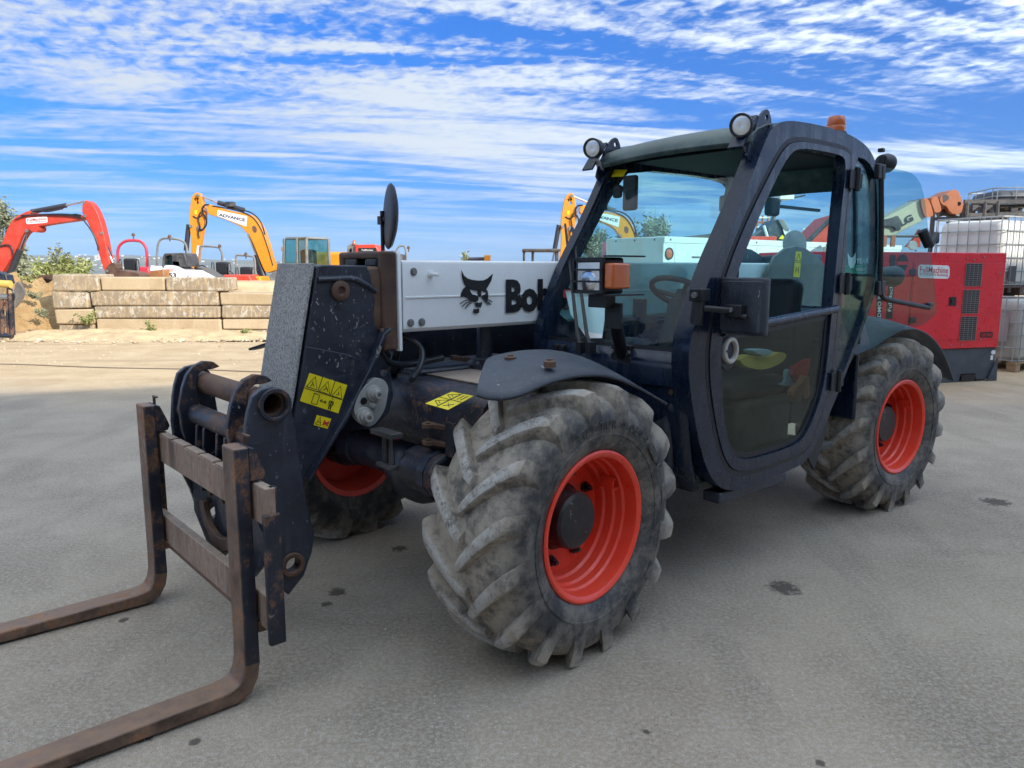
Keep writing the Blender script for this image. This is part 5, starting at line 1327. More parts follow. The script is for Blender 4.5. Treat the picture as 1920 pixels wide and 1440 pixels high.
def advance_excavator(Y):
    t = thing('excavator', 'orange excavator with its arched boom behind the block wall', 'excavator', (0, 0, 0), 0, 'orange excavators with arched booms')
    arm = MB().plate(chaikin(pt_loop([(354, 417), (357.6, 375), (361, 366), (366, 361), (373, 361), (377, 367), (379, 378), (385, 403), (379.7, 431), (374.4, 463), (367.3, 514), (356.7, 515.6), (357.6, 492), (358.5, 449)], Y), 1),
                     [pt_loop([(368, 373), (374, 381), (367.5, 384)], Y)], (0, .26, 0)).build('arm', 'orange', t, bevel=.015)
    boom_ = MB().plate(chaikin(pt_loop([(386, 386), (391, 382), (409, 388), (430, 395), (462, 400), (476, 406), (488.6, 421), (499.3, 449), (508, 481), (516, 506), (508, 510), (497.5, 512), (490.4, 497), (478, 465), (467.4, 442), (462, 437), (455, 428), (444.4, 421), (412.5, 408.4), (388, 401.4)], Y - .05), 1),
                       (), (0, .40, 0)).build('boom', 'orange', t, bevel=.02)
    sign(boom_, [(408, 393.6), (463.5, 405.5), (462, 425), (407, 405)], Y - .06, [('ADVANCE', .52, .50, .88, 'ink')])
    MB().plate(chaikin(pt_loop([(472, 424), (478, 423), (482, 430), (480, 437), (474, 435)], Y - .056), 1), (), (0, .006, 0)).build('badge', 'rust', boom_, smooth=0)
    sign(arm, [(370, 460), (374, 460.5), (371, 483), (366.5, 482)], Y - .01, [])
    sg = MB().plate(pt_loop([(365, 394), (369.5, 394), (369.5, 402), (365, 401)], Y - .005), (), (0, .004, 0)).build('warning_sticker', 'yellow', arm, smooth=0)
    def ram(p, q, r0, s, r1, m='cyl'):
        a, b_, c_ = wy(*p, Y + .1), wy(*q, Y + .1), wy(*s, Y + .1)
        r_ = MB().cyl(a, b_, r0, n=12).build('ram', m, t); MB().cyl(b_, c_, r1, n=10).build('ram_rod', 'chrome', r_); return r_
    ram((458, 394), (409, 380), .085, (377, 367), .04)
    ram((354, 421), (349, 470), .085, (345, 503), .035); ram((497, 527), (481, 478), .11, (466, 440), .05)
    for px_, py_ in ((370, 366), (386, 393), (466, 440), (362, 506), (357, 424)):
        q_ = wy(px_, py_, Y - .07); MB().cyl(q_, q_ + Vector((0, .1, 0)), .05, n=14).build('pivot_pin', 'exgrey', t)
    MB().tube(chaikin([wy(x, y, Y - .05) for x, y in [(376, 398), (371, 410), (376, 424), (371, 436), (374, 446)]], 2, False), .022, 6).build('hose', 'hose', t)
    MB().tube(chaikin([wy(x, y, Y - .06) for x, y in [(398, 386), (430, 391), (470, 402), (488, 424), (500, 456), (512, 498)]], 2, False), .018, 6).build('hose', 'hose', t)
    MB().plate(chaikin(pt_loop([(368, 424), (376, 422), (377, 432), (370, 434)], Y - .04), 1), (), (0, .05, 0)).build('hose_block', 'bolt', t)
    MB().box(wy(432, 383, Y), (.30, .2, .16)).build('work_lamp', 'exdark', t)
    MB().tube(chaikin([wy(x, y, Y - .04) for x, y in [(392, 384), (382, 384), (378, 397), (386, 408), (388, 420), (380, 432), (372, 430)]], 2, False), .03, 6).build('hose', 'hose', t)
    MB().tube(chaikin([wy(x, y, Y - .04) for x, y in [(440, 393), (470, 396), (490, 415), (497, 440)]], 2, False), .025, 6).build('hose', 'hose', t)
    MB().tube(chaikin([wy(x, y, Y - .02) for x, y in [(362, 405), (370, 410), (378, 404)]], 2, False), .02, 6).build('hose', 'hose', t)
    MB().plate(pt_loop([(337, 500), (352, 498), (368, 500), (368, 506), (358, 520), (346, 524), (342, 512)], Y + .02), (), (0, .5, 0)).build('bucket_link', 'rust', t, bevel=.02)
    MB().plate(chaikin(pt_loop([(330, 560), (336, 520), (352, 516), (368, 520), (372, 545), (356, 590)], Y), 1), (), (0, .7, 0)).build('bucket', 'exdark', t, bevel=.02)
    MB().plate(pt_loop([(474, 485), (484, 490), (500, 527), (498, 540), (484, 520)], Y + .15), (), (0, .2, 0)).build('swing_post', 'exdark', t, bevel=.02)
    MB().plate(chaikin(pt_loop([(504, 545), (507, 515), (516, 507), (524, 520), (526, 545)], Y - .1), 1), (), (0, .5, 0)).build('boom_foot', 'exgrey', t, bevel=.02)
    # house, cab, tracks
    c0 = wy(590, 500, Y + 1.0)
    bx = c0.x
    MB().box((bx + .2, Y + 1.3, 1.15), (2.3, 2.2, .75)).build('engine_house', 'orange', t, bevel=.10, seg=3)
    MB().box((bx + .5, Y + 2.3, 1.75), (1.9, .9, .6)).build('counterweight', 'orange', t, bevel=.12, seg=3)
    rot = Matrix.Rotation(R(-38), 3, 'Z')
    cc = Vector((wy(572, 480, Y + .5).x, Y + .75, 0))
    zt_, zb_ = wy(572, 447, Y + .4).z, 1.15
    def cl(x, y, z): return cc + rot @ Vector((x, y, 0)) + Vector((0, 0, z))
    w2, d2 = .50, .72
    for (x, y) in ((-d2, -w2), (d2 * .9, -w2), (-d2, w2), (d2 * .9, w2), (.12, -w2)):
        top = .86 if x < 0 else 1
        MB().tube([cl(x, y, zb_), cl(x, y, zb_ + (zt_ - zb_) * .4), cl(x * top, y * .96, zt_)], .055, 8).build('cab_post', 'exgrey', t)
    MB().ring_loft([[cl(-d2 * .92, -w2, zt_ - .03), cl(d2 * .95, -w2, zt_ - .03), cl(d2 * .95, w2, zt_ - .03), cl(-d2 * .92, w2, zt_ - .03)], [cl(-d2 * .85, -w2 * .9, zt_ + .07), cl(d2 * .9, -w2 * .9, zt_ + .05), cl(d2 * .9, w2 * .9, zt_ + .05), cl(-d2 * .85, w2 * .9, zt_ + .07)]]).build('cab_roof', 'exgrey', t, bevel=.03)
    for q in ([(-d2, -w2), (-d2, w2)], [(-d2, -w2), (d2 * .9, -w2)], [(d2 * .9, -w2), (d2 * .9, w2)], [(-d2, w2), (d2 * .9, w2)]):
        a, b_ = q
        MB().plate([cl(*a, zb_ + .35), cl(*b_, zb_ + .35), cl(*b_, zt_), cl(*a, zt_)], (), (0, .01, 0)).build('window', 'farglass', t, smooth=0)
        MB().plate([cl(*a, zb_), cl(*b_, zb_), cl(*b_, zb_ + .36), cl(*a, zb_ + .36)], (), (0, .02, 0)).build('cab_side', 'orange', t, smooth=0)
    MB().box(cl(.1, 0, zb_ + .5), (.5, .5, .9)).build('seat', 'seat', t, bevel=.08)
    lmp = cl(-d2 - .15, -w2 + .1, zt_ - .35)
    MB().box(lmp, (.12, .10, .16)).build('work_lamp', 'lens', t, bevel=.02)
    for yy in (Y + .3, Y + 2.2):
        MB().ring_loft([[Vector((bx + .3 + x, y0, z)) for x, z in chaikin([Vector((-1.6, .05, 0)), Vector((-1.75, .4, 0)), Vector((-1.5, .75, 0)), Vector((1.4, .75, 0)), Vector((1.65, .4, 0)), Vector((1.5, .05, 0))], 1) for x, z in [(x, z)]] if False else [Vector((bx + .3 + p.x, y0, p.y)) for p in chaikin([(-1.6, .03, 0), (-1.8, .4, 0), (-1.5, .75, 0), (1.4, .75, 0), (1.7, .4, 0), (1.5, .03, 0)], 1)] for y0 in (yy, yy + .45)]).build('track', 'exdark', t, bevel=.02)
    return t
ex1 = advance_excavator(27.0)
ex1['label'] = 'orange excavator with its arched boom standing behind the block wall'
ex2 = copy_tree(ex1)
# second one parked further right, seen past and through the windscreen
sA = wy(366, 361, 27.0); sB = wy(1067, 365, 27.0)
ex2.location = sB - sA; ex2.location.z = -.02
ex2['label'] = 'orange excavator seen past and through the cab windscreen'

rx = thing('excavator', 'red excavator with sagging bucket arm left of the block wall', 'excavator')
RY = 21.5
boom_ = MB().plate(chaikin(pt_loop([(-14, 490), (0, 466), (10, 438), (20, 416), (30, 406), (42, 400), (56, 394), (60, 400), (100, 401.5), (150, 402), (160, 407), (153, 412), (100, 419), (72, 424), (50, 433), (40, 443), (28, 472), (8, 505), (-6, 520), (-20, 515)], RY), 1), (), (0, .32, 0)).build('boom', 'exred', rx, bevel=.02)
sign(boom_, [(48, 409), (88.5, 405.5), (89.5, 417.5), (49.5, 420.5)], RY - .008, [('FullMachine', .36, .42, .86, 'redink'), ('917553953 Renting', .76, .20, .88, 'ink')], rnd=True)
arm_ = MB().plate(chaikin(pt_loop([(154, 402), (154, 381), (159, 375), (166, 377), (174, 384), (184, 402), (194, 436), (202, 478), (208, 512), (202, 517), (195, 508), (186, 478), (174, 438), (162, 412)], RY - .02), 1), (), (0, .28, 0)).build('arm', 'exred', rx, bevel=.015)
MB().plate(chaikin(pt_loop([(50, 427), (60, 424), (73, 424), (72, 434), (62, 436)], RY - .02), 1), (), (0, .36, 0)).build('ram_bracket', 'exred', rx, bevel=.01)
def ram2(p, q, r0, s, r1):
    a, b_, c_ = wy(*p, RY + .1), wy(*q, RY + .1), wy(*s, RY + .1)
    r_ = MB().cyl(a, b_, r0, n=12).build('ram', 'cyl', rx); MB().cyl(b_, c_, r1, n=10).build('ram_rod', 'chrome', r_)
ram2((59, 397), (124, 385), .065, (156, 378), .03); ram2((20, 512), (38, 468), .085, (50, 436), .045); ram2((191, 440), (206, 480), .06, (211, 492), .03)
for pts in ([(40, 404), (60, 403), (120, 401), (145, 404), (155, 410), (175, 437), (184, 460), (184, 470)], [(130, 405), (140, 401), (152, 404)], [(0, 462), (14, 458), (23, 464), (24, 478)], [(60, 397), (75, 394), (85, 398), (118, 391)]):
    MB().tube(chaikin([wy(x, y, RY - .05) for x, y in pts], 2, False), .022, 6).build('hose', 'hose', rx)
for px_, py_ in ((156, 379), (158, 405), (49, 433), (200, 508), (190, 437), (62, 397)):
    q_ = wy(px_, py_, RY - .05); MB().cyl(q_, q_ + Vector((0, .1, 0)), .04, n=14).build('pivot_pin', 'exgrey', rx)
MB().tube(chaikin([wy(x, y, RY - .06) for x, y in [(28, 412), (50, 403), (90, 402.5), (130, 404), (150, 408)]], 2, False), .016, 6).build('hose', 'hose', rx)
MB().plate(chaikin(pt_loop([(196, 510), (202, 497), (210, 492), (217, 495), (220, 506), (210, 512), (202, 520)], RY - .03), 1), (), (0, .34, 0)).build('bucket_link', 'rust', rx, bevel=.01)
MB().plate(chaikin(pt_loop([(200, 516), (215, 505), (240, 508), (262, 512), (262, 530), (240, 560), (215, 560)], RY - .1), 1), (), (0, .6, 0)).build('bucket', 'rust', rx, bevel=.02)
b0 = wy(-60, 500, RY)
MB().box((b0.x - .6, RY + .3, 1.15), (1.9, 1.7, .8)).build('engine_house', 'exred', rx, bevel=.12, seg=3)
MB().box((b0.x - .5, RY + .1, 2.0), (1.1, 1.0, 1.2)).build('cab', 'exdark', rx, bevel=.08)
for yy in (RY - .5, RY + .75):
    MB().ring_loft([[Vector((b0.x - .5 + p.x, y0, p.y)) for p in chaikin([(-1.1, .03, 0), (-1.25, .35, 0), (-1.0, .65, 0), (1.0, .65, 0), (1.25, .35, 0), (1.1, .03, 0)], 1)] for y0 in (yy, yy + .35)]).build('track', 'exdark', rx, bevel=.02)
MB().plate(pt_loop([(-30, 520), (-14, 490), (2, 508), (16, 520), (10, 540), (-30, 560)], RY + .03), (), (0, .35, 0)).build('swing_post', 'exdark', rx, bevel=.02)

# ================================================================== dumpers, skid steer and others behind the wall
def dumper(Y, barpts, beacon, barmat, hood, hoodmat, seat, label, r=.035):
    t = thing('site_dumper', label, 'dumper', (0, 0, 0), 0, 'small machines with roll bars behind the block wall')
    rbp = [wy(x, y, Y) for x, y in barpts]
    rbp[0].z = .6; 
    rb_ = MB().tube(chaikin(rbp, 2, False), r, 8).build('roll_bar', barmat, t, smooth=50)
    if beacon:
        p = wy(*beacon, Y); MB().lathe([(-.14, .02), (-.03, .02), (-.03, .055), (.04, .05), (.08, .0)], p, (0, 0, 1), n=14).build('beacon', 'rust', rb_, smooth=50)
    x0, x1 = rbp[0].x, rbp[-1].x
    cx0 = (x0 + x1) / 2 if abs(x1 - x0) > .3 else x0
    if hood:
        (ha, hb_) = hood; a, c_ = wy(*ha, Y - .6), wy(*hb_, Y - .6)
        MB().ring_loft([[Vector((a.x, y, .5)), Vector((c_.x, y, .5)), Vector((c_.x, y, c_.z)), Vector((c_.x - .15 * (c_.x - a.x), y, a.z)), Vector((a.x + .1 * (c_.x - a.x), y, a.z))] for y in (Y - .6, Y + .4)]).build('hood', hoodmat, t, bevel=.06, seg=3)
    if seat:
        p = wy(*seat, Y - .1)
        MB().box((p.x, Y - .1, p.z), (.42, .12, .42)).build('seat_back', 'seat', t, bevel=.06, seg=3)
        MB().box((p.x, Y - .3, p.z - .25), (.42, .42, .12)).build('seat', 'seat', t, bevel=.04)
        for s in (-1, 1): MB().tube(chaikin([(p.x + s * .32, Y - .2, p.z - .3), (p.x + s * .32, Y - .2, p.z + .18), (p.x + s * .24, Y - .2, p.z + .2), (p.x + s * .24, Y - .2, p.z - .2)], 1, False), .02, 6).build('grab_rail', 'exdark', t)
        sc_ = Vector((p.x - .5, Y - .35, p.z)); MB().lathe([(-.02, .16), (.0, .19), (.02, .16)], sc_, (.5, -.2, .8), n=20, closed=True).build('steering_wheel', 'seat', t)
        MB().cyl(sc_, sc_ + Vector((-.15, .05, -.6)), .03, n=8).build('steering_column', 'seat', t)
    MB().box((cx0, Y - .1, .62), (1.5, 1.1, .4)).build('chassis', 'exdark', t, bevel=.05)
    for dx in (-.65, .65):
        for yy in (Y - .75, Y + .4):
            MB().lathe([(0, .15), (0, .36), (.04, .42), (.26, .42), (.30, .36), (.30, .15)], (cx0 + dx, yy, .42), (0, 1, 0), n=28).build('tyre', 'rubber', t, smooth=40)
    return t
M['rollred'] = flat('pinkish_red_tube_paint', (.55, .035, .06), .45)
dumper(24.5, [(226, 520), (220, 478), (222, 462), (234, 451.5), (250, 450.5), (264, 452), (274, 463), (276, 480), (276, 520)], (250, 441), 'rollred', ((257, 500), (283, 520)), 'rollred', (245, 497), 'red roll bar dumper with a beacon beside the red excavator bucket', .045)
dumper(24.0, [(294, 520), (294, 490), (295, 462), (300, 448), (316, 446), (347, 451), (352, 475), (352, 520)], (318, 444), 'exgrey', None, None, None, 'dumper with a tall grey roll bar behind the white loader')
dumper(25.5, [(372, 520), (374, 462), (378, 461.5), (405, 462.5), (414, 466), (417, 480), (418, 520)], (412, 462), 'exgrey', ((411, 515), (478, 535)), 'exred', (417, 503), 'red bonnet dumper with dark roll bar under the orange boom')
dumper(26.0, [(442, 520), (442, 490), (442.5, 479), (446, 478), (472, 480), (478, 483), (479, 520)], (461, 477), 'exgrey', ((470, 518), (492, 538)), 'orange', (462, 512), 'dumper with square roll bar beneath the orange boom foot')
dumper(27.0, [(741, 500), (742, 475), (746, 463), (755, 460), (761, 464), (762, 500)], (766, 465), 'exgrey', ((742, 476), (756, 500)), 'exdark', None, 'dumper with small roll bar and red lamp beyond the boom end')
# skid steer loader with its model number
ss = thing('skid_loader', 'white skid steer loader with dark cab behind the block wall', 'loader')
SY = 22.5
MB().plate(chaikin(pt_loop([(305, 530), (306, 500), (312, 497), (328, 498), (338, 505), (352, 512), (352, 530)], SY), 1), (), (0, 1.0, 0)).build('body', 'white', ss, bevel=.03)
text_obj('model_number', '553', 'ink', ss, wy(320, 516, SY - .01), (1, 0, 0), (0, 0, 1), .13, .33, .004, .02)
for k in range(3): MB().box(wy(319, 504 + 2.2 * k, SY - .006), (.26 - .05 * k, .006, .012)).build('stripe', 'redink', ss)
cbo = pt_loop([(303, 500), (305, 480), (308, 475), (345, 474), (348, 480), (352, 500)], SY + .15)
MB().plate(cbo, [pt_loop([(307, 497), (309, 481), (319, 478), (322, 481), (322, 497)], SY + .15)], (0, .9, 0)).build('cab', 'exdark', ss, bevel=.03)
MB().plate(pt_loop([(306, 498), (308, 480), (320, 477), (323, 480), (323, 498)], SY + .3), (), (0, .01, 0)).build('cab_window', 'farglass', ss, smooth=0)
MB().plate(chaikin(pt_loop([(280, 500), (290, 498), (294, 502), (294, 512), (282, 512)], SY - .2), 1), (), (0, .5, 0)).build('lift_arm', 'white', ss, bevel=.02)
MB().plate(pt_loop([(274, 522), (280, 508), (306, 505), (307, 522)], SY - .4), (), (0, .9, 0)).build('bucket', worn('orange_brown_bucket', (.36, .15, .05), .6, dust=.4), ss, bevel=.02)
MB().plate(pt_loop([(352, 525), (354, 512), (366, 506), (398, 523), (398, 527)], SY - .1), (), (0, .5, 0)).build('tail_panel', 'white', ss, bevel=.02)
MB().plate(pt_loop([(362, 512), (364, 500), (378, 503), (404, 520), (404, 524)], SY + 1.0), (), (0, .8, 0)).build('bonnet', 'exdark', ss, bevel=.02)
for dx in (0.05, .75):
    for yy in (SY - .15, SY + .95): MB().lathe([(0, .1), (0, .3), (.22, .3), (.22, .1)], (wy(315, 500, SY).x + dx, yy, .3), (0, 1, 0), n=24).build('tyre', 'rubber', ss)
MB().box((wy(325, 500, SY).x, SY + .5, .6), (1.2, .8, .7)).build('chassis', 'exdark', ss, bevel=.03)
# red cabbed machine beyond the boom head
rc = thing('loader', 'red cabbed machine with amber beacon peeping over the boom head', 'loader')
QY = 24.0
def qp(x, y, dy=0): return wy(x, y, QY + dy)
MB().plate(pt_loop([(650, 520), (651, 462), (655, 458), (668, 457), (668, 520)], QY), [pt_loop([(653, 500), (654, 468), (659, 465), (660, 500)], QY)], (0, 1.2, 0)).build('cab', 'exgrey', rc, bevel=.02)
MB().plate(pt_loop([(652, 502), (653, 466), (661, 463), (661, 502)], QY + .1), (), (0, .01, 0)).build('cab_window', 'farglass', rc, smooth=0)
MB().plate(pt_loop([(668, 520), (664, 459), (705, 458), (712, 470), (712, 520)], QY - .1), (), (0, 1.3, 0)).build('hood', 'exred', rc, bevel=.06, seg=3)
sign(rc, [(672, 465), (706, 465), (706, 475), (672, 475)], QY - .115, [('FullMachine', .38, .34, .62, 'paper')], 'ink', 'paper')
MB().lathe([(-.05, .06), (.04, .055), (.09, .03), (.1, 0)], qp(664, 456), (0, 0, 1), n=14).build('beacon', 'amber', rc, smooth=50)
MB().plate(chaikin(pt_loop([(640, 500), (641, 486), (646, 481), (652, 484), (652, 500)], QY - .3), 1), (), (0, .3, 0)).build('fender', 'exred', rc, bevel=.02)
MB().box((qp(680, 500).x, QY + .5, .7), (1.6, 1.2, .8)).build('chassis', 'exdark', rc, bevel=.05)
for dx in (-.5, .6):
    for yy in (QY - .25, QY + 1.1): MB().lathe([(0, .15), (0, .42), (.3, .42), (.3, .15)], (qp(680, 500).x + dx, yy, .42), (0, 1, 0), n=26).build('tyre', 'rubber', rc)
# roller with black canopy behind the boom
cn = thing('roller', 'road roller with a flat black canopy behind the white boom', 'roller')
CYY = 24.0
def cp(x, y): return wy(x, y, CYY)
MB().box((cp(1015, 469).x, CYY + .6, cp(1015, 469).z), (cp(1052, 469).x - cp(981, 469).x, 1.3, .09)).build('canopy', 'exdark', cn, bevel=.03)
for x in (983, 1000, 1046):
    for yy in (CYY + .1, CYY + 1.1): MB().cyl((cp(x, 470).x, yy, .8), (cp(x, 470).x, yy, cp(x, 470).z), .03, n=8).build('canopy_post', 'exdark', cn)
MB().box((cp(1010, 490).x, CYY + .6, .75), (1.7, 1.0, .6)).build('body', 'orange', cn, bevel=.08)
for dx in (-.8, .8): MB().cyl((cp(1010, 490).x + dx, CYY + .1, .4), (cp(1010, 490).x + dx, CYY + 1.1, .4), .4, n=28).build('drum', 'exgrey', cn)
lo = thing('loader_boom', 'low orange lift arm showing over the white boom', 'lift arm')
MB().tube([wy(878, 486, 30), wy(918, 485, 30)], .07, 8).build('ram', 'cyl', lo); MB().box(wy(914, 485, 30), (.25, .2, .28)).build('arm_end', 'orange', lo, bevel=.03)
MB().box((wy(900, 490, 30).x, 30.3, .7), (1.4, .9, 1.3)).build('chassis', 'exdark', lo, bevel=.05)

# ================================================================== right-hand side: generator, tanks, lift, white unit
M['genred'] = worn('crimson_sheet_paint', (.68, .010, .024), .32, dust=.05, dustcol=(.5, .18, .16), var=.07, coat=.25, bump=.03)
M['skid'] = worn('dark_grey_skid_paint', (.045, .055, .07), .5, dust=.25, dustcol=(.16, .17, .18), rust=.05)
gd_ = Vector((-.962, -.273, 0)).normalized(); gn = Vector((gd_.y, -gd_.x, 0)); gn = gn if gn.y < 0 else -gn      # along the front (to the left), and outwards
GC = Vector((6.215, 9.544, 0)); GL, GD, GZ0, GZ1 = 2.95, .93, .435, 1.625
gen = thing('generator', 'crimson generator set in a sheet steel housing on a dark skid', 'generator', GC, 0)
def gp(u, z, o=0.0): return gd_ * u + gn * o + Vector((0, 0, z))            # relative to the corner
def gpx(px, py):        # photo position on the generator's front sheet -> (u, z)
    d = sight(px, py); t = gn.dot(GC - EYE) / gn.dot(d); p = EYE + d * t - GC
    return p.dot(gd_), p.z
q = [gp(0, 0), gp(GL, 0), gp(GL, 0, -GD), gp(0, 0, -GD)]
hs = MB().ring_loft([[v + Vector((0, 0, GZ0)) for v in q], [v + Vector((0, 0, GZ1)) for v in q]]).build('housing', 'genred', gen, bevel=.012, seg=3)
qs = [gp(-.0, 0, -.03), gp(GL, 0, -.03), gp(GL, 0, -GD + .03), gp(0, 0, -GD + .03)]
sk_ = MB().plate([gp(.02, z, -.03) if False else gp(u, z, -.03) for u, z in [(.0, .02), (.26, .02), (.26, .0), (.30, .10), (.52, .10), (.55, .0), (2.2, .0), (2.25, .10), (2.5, .10), (2.52, .0), (GL, .0), (GL, GZ0 - .004), (.0, GZ0 - .004)]], (), gn * -(GD - .06)).build('skid', 'skid', gen, bevel=.008)
MB().box(gp(.10, .35, -.026), (.002, .002, .002)).build('stay', 'skid', sk_) if False else None
MB().plate([gp(.30, .012, -.02), gp(.52, .012, -.02), gp(.52, .095, -.02), gp(.30, .095, -.02)], (), gn * -.004).build('fork_pocket', 'ink', sk_, smooth=0)
MB().plate([gp(-.035, .0, .0), gp(.12, .0, .0), gp(.06, .12, .0), gp(-.02, .30, .0)], (), gn * -.02).build('corner_gusset', 'skid', sk_, bevel=.003)
lp3 = [gp(u + .035 * math.cos(a), z + .028 * math.sin(a), -.026) for (u, z), a in [(gpx(1866, 661), 2 * math.pi * k / 16) for k in range(16)]]
MB().plate(lp3, (), gn * -.002).build('round_sticker', 'paper', sk_, smooth=0)
u, z = gpx(1863, 671); MB().plate([gp(u + a, z + b_, -.026) for a, b_ in [(-.02, -.03), (.02, -.03), (.02, .03), (-.02, .03)]], (), gn * -.002).build('sticker', 'paper', sk_, smooth=0)
def strip_box(u0, u1, z0, z1, o0, o1, name, mat, par=hs, **kw):
    return MB().ring_loft([[gp(u0, z0, o), gp(u1, z0, o), gp(u1, z1, o), gp(u0, z1, o)] for o in (o0, o1)]).build(name, mat, par, **kw)
strip_box(.0, GL, GZ1 - .115, GZ1 - .105, -.002, .004, 'panel_seam', 'genred'); strip_box(.0, GL, GZ0 + .095, GZ0 + .105, -.002, .004, 'panel_seam', 'genred')
us, zs = gpx(1707, 560); strip_box(us - .004, us + .004, GZ0 + .1, GZ1 - .11, -.002, .0025, 'door_edge', 'ink')
# door panel slightly proud
strip_box(.06, us - .02, GZ0 + .115, GZ1 - .125, -.001, .006, 'door', 'genred', bevel=.003)
strip_box(us + .02, GL - .08, GZ0 + .115, GZ1 - .125, -.001, .006, 'door', 'genred', bevel=.003)
# three louvre openings with wire mesh
for (xa, ya_), (xb, yb_) in (((1811, 494), (1837, 536)), ((1806, 544), (1832, 587)), ((1801, 594), (1827, 637))):
    u0, z1 = gpx(xa, ya_); u1, z0 = gpx(xb, yb_)
    ua, ub = min(u0, u1), max(u0, u1)
    vent = strip_box(ua, ub, z0, z1, .0065, .0085, 'vent', 'ink', gen, smooth=0)
    for k in range(9):
        uu = ua + (ub - ua) * k / 8; strip_box(uu - .003, uu + .003, z0, z1, .009, .013, 'mesh_wire', 'rust' if k % 2 else 'bolt', vent, smooth=0)
    for k in range(13):
        zz = z0 + (z1 - z0) * k / 12; strip_box(ua, ub, zz - .003, zz + .003, .012, .016, 'mesh_wire', 'bolt', vent, smooth=0)
u0, z0 = gpx(1785, 565); lt = strip_box(u0 - .055, u0 + .055, z0 - .055, z0 + .055, .006, .012, 'latch', 'ink', gen, bevel=.002)
strip_box(u0 - .02, u0 + .03, z0 - .02, z0 + .03, .012, .022, 'latch_handle', 'trim', lt, bevel=.003)
for xx, yy in ((1708, 510), (1708, 600)):
    u0, z0 = gpx(xx, yy); strip_box(u0 - .06, u0 + .03, z0 - .035, z0 + .035, .006, .022, 'hinge', 'ink', gen, bevel=.004)
for xx, yy in ((1813, 484), (1844, 482), (1874, 512), (1825, 487), (1838, 637), (1802, 647), (1782, 647), (1808, 525), (1795, 575), (1716, 470), (1755, 474)):
    u0, z0 = gpx(xx, yy); c_ = gp(u0, z0, .004); MB().cyl(c_, c_ + gn * .008, .011, n=8).build('bolt', 'bolt', hs)
def gsign(quad, bg_mat, lines, name, par=gen, rnd=0.0, o=.008, rot=False):
    ps = [gpx(*p) for p in quad]
    pts = [gp(u_, z_, o) for u_, z_ in ps]
    if rnd:
        q_ = []
        for i in range(4):
            p0, p1, p2 = pts[i - 1], pts[i], pts[(i + 1) % 4]
            e_ = min((p0 - p1).length, (p2 - p1).length) * rnd
            s_, t_ = p1 + (p0 - p1).normalized() * e_, p1 + (p2 - p1).normalized() * e_
            q_ += [s_ * (1 - w_) ** 2 + p1 * 2 * w_ * (1 - w_) + t_ * w_ * w_ for w_ in (0, .25, .5, .75, 1)]
    else: q_ = pts
    s_ = MB().plate(q_, (), gn * -.002).build(name, bg_mat, par, smooth=0)
    a, b_, c_, d_ = pts
    for body, v, h_, w_, m_ in lines:
        if rot: org = (a * (1 - v) + d_ * v + b_ * (1 - v) + c_ * v) / 2; rt_, ut = a - d_, a - b_
        else: org = (a + b_) / 2 * (1 - v) + (c_ + d_) / 2 * v; rt_, ut = b_ - a, a - d_
        text_obj(name + '_lettering', body, m_, s_, org, rt_, ut, ut.length * h_, rt_.length * w_, .002, .006)
    return s_
gsign([(1721, 496), (1780, 498), (1779, 523), (1720, 521)], 'paper', [('FullMachine', .36, .46, .90, 'redink'), ('917553953 Renting', .74, .24, .90, 'redink')], 'company_sign', rnd=.3)
gsign([(1837, 622), (1861, 622), (1860, 633), (1836, 633)], 'ink', [('GE-440', .5, .62, .84, 'genred')], 'model_plate', rnd=.3)
gsign([(1643, 478), (1657, 478), (1652, 598), (1642, 598)], 'ink', [('SDMO Rental', .72, .50, .60, 'paper')], 'brand_strip', rot=True)
gsign([(1668, 478), (1679, 478), (1672, 598), (1660, 598)], 'ink', [('FullMachine', .60, .58, .56, 'paper')], 'brand_strip', rot=True)
u0, z0 = gpx(1691, 493)
ro = MB().plate([gp(u0 + .085 * math.cos(2 * math.pi * k / 24), z0 + .105 * math.sin(2 * math.pi * k / 24), .008) for k in range(24)], (), gn * -.002).build('round_emblem', 'ink', gen, smooth=0)
strip_box(u0 - .08, u0 + .08, z0 - .022, z0 + .018, .0085, .0095, 'emblem_band', 'genred', ro, smooth=0)

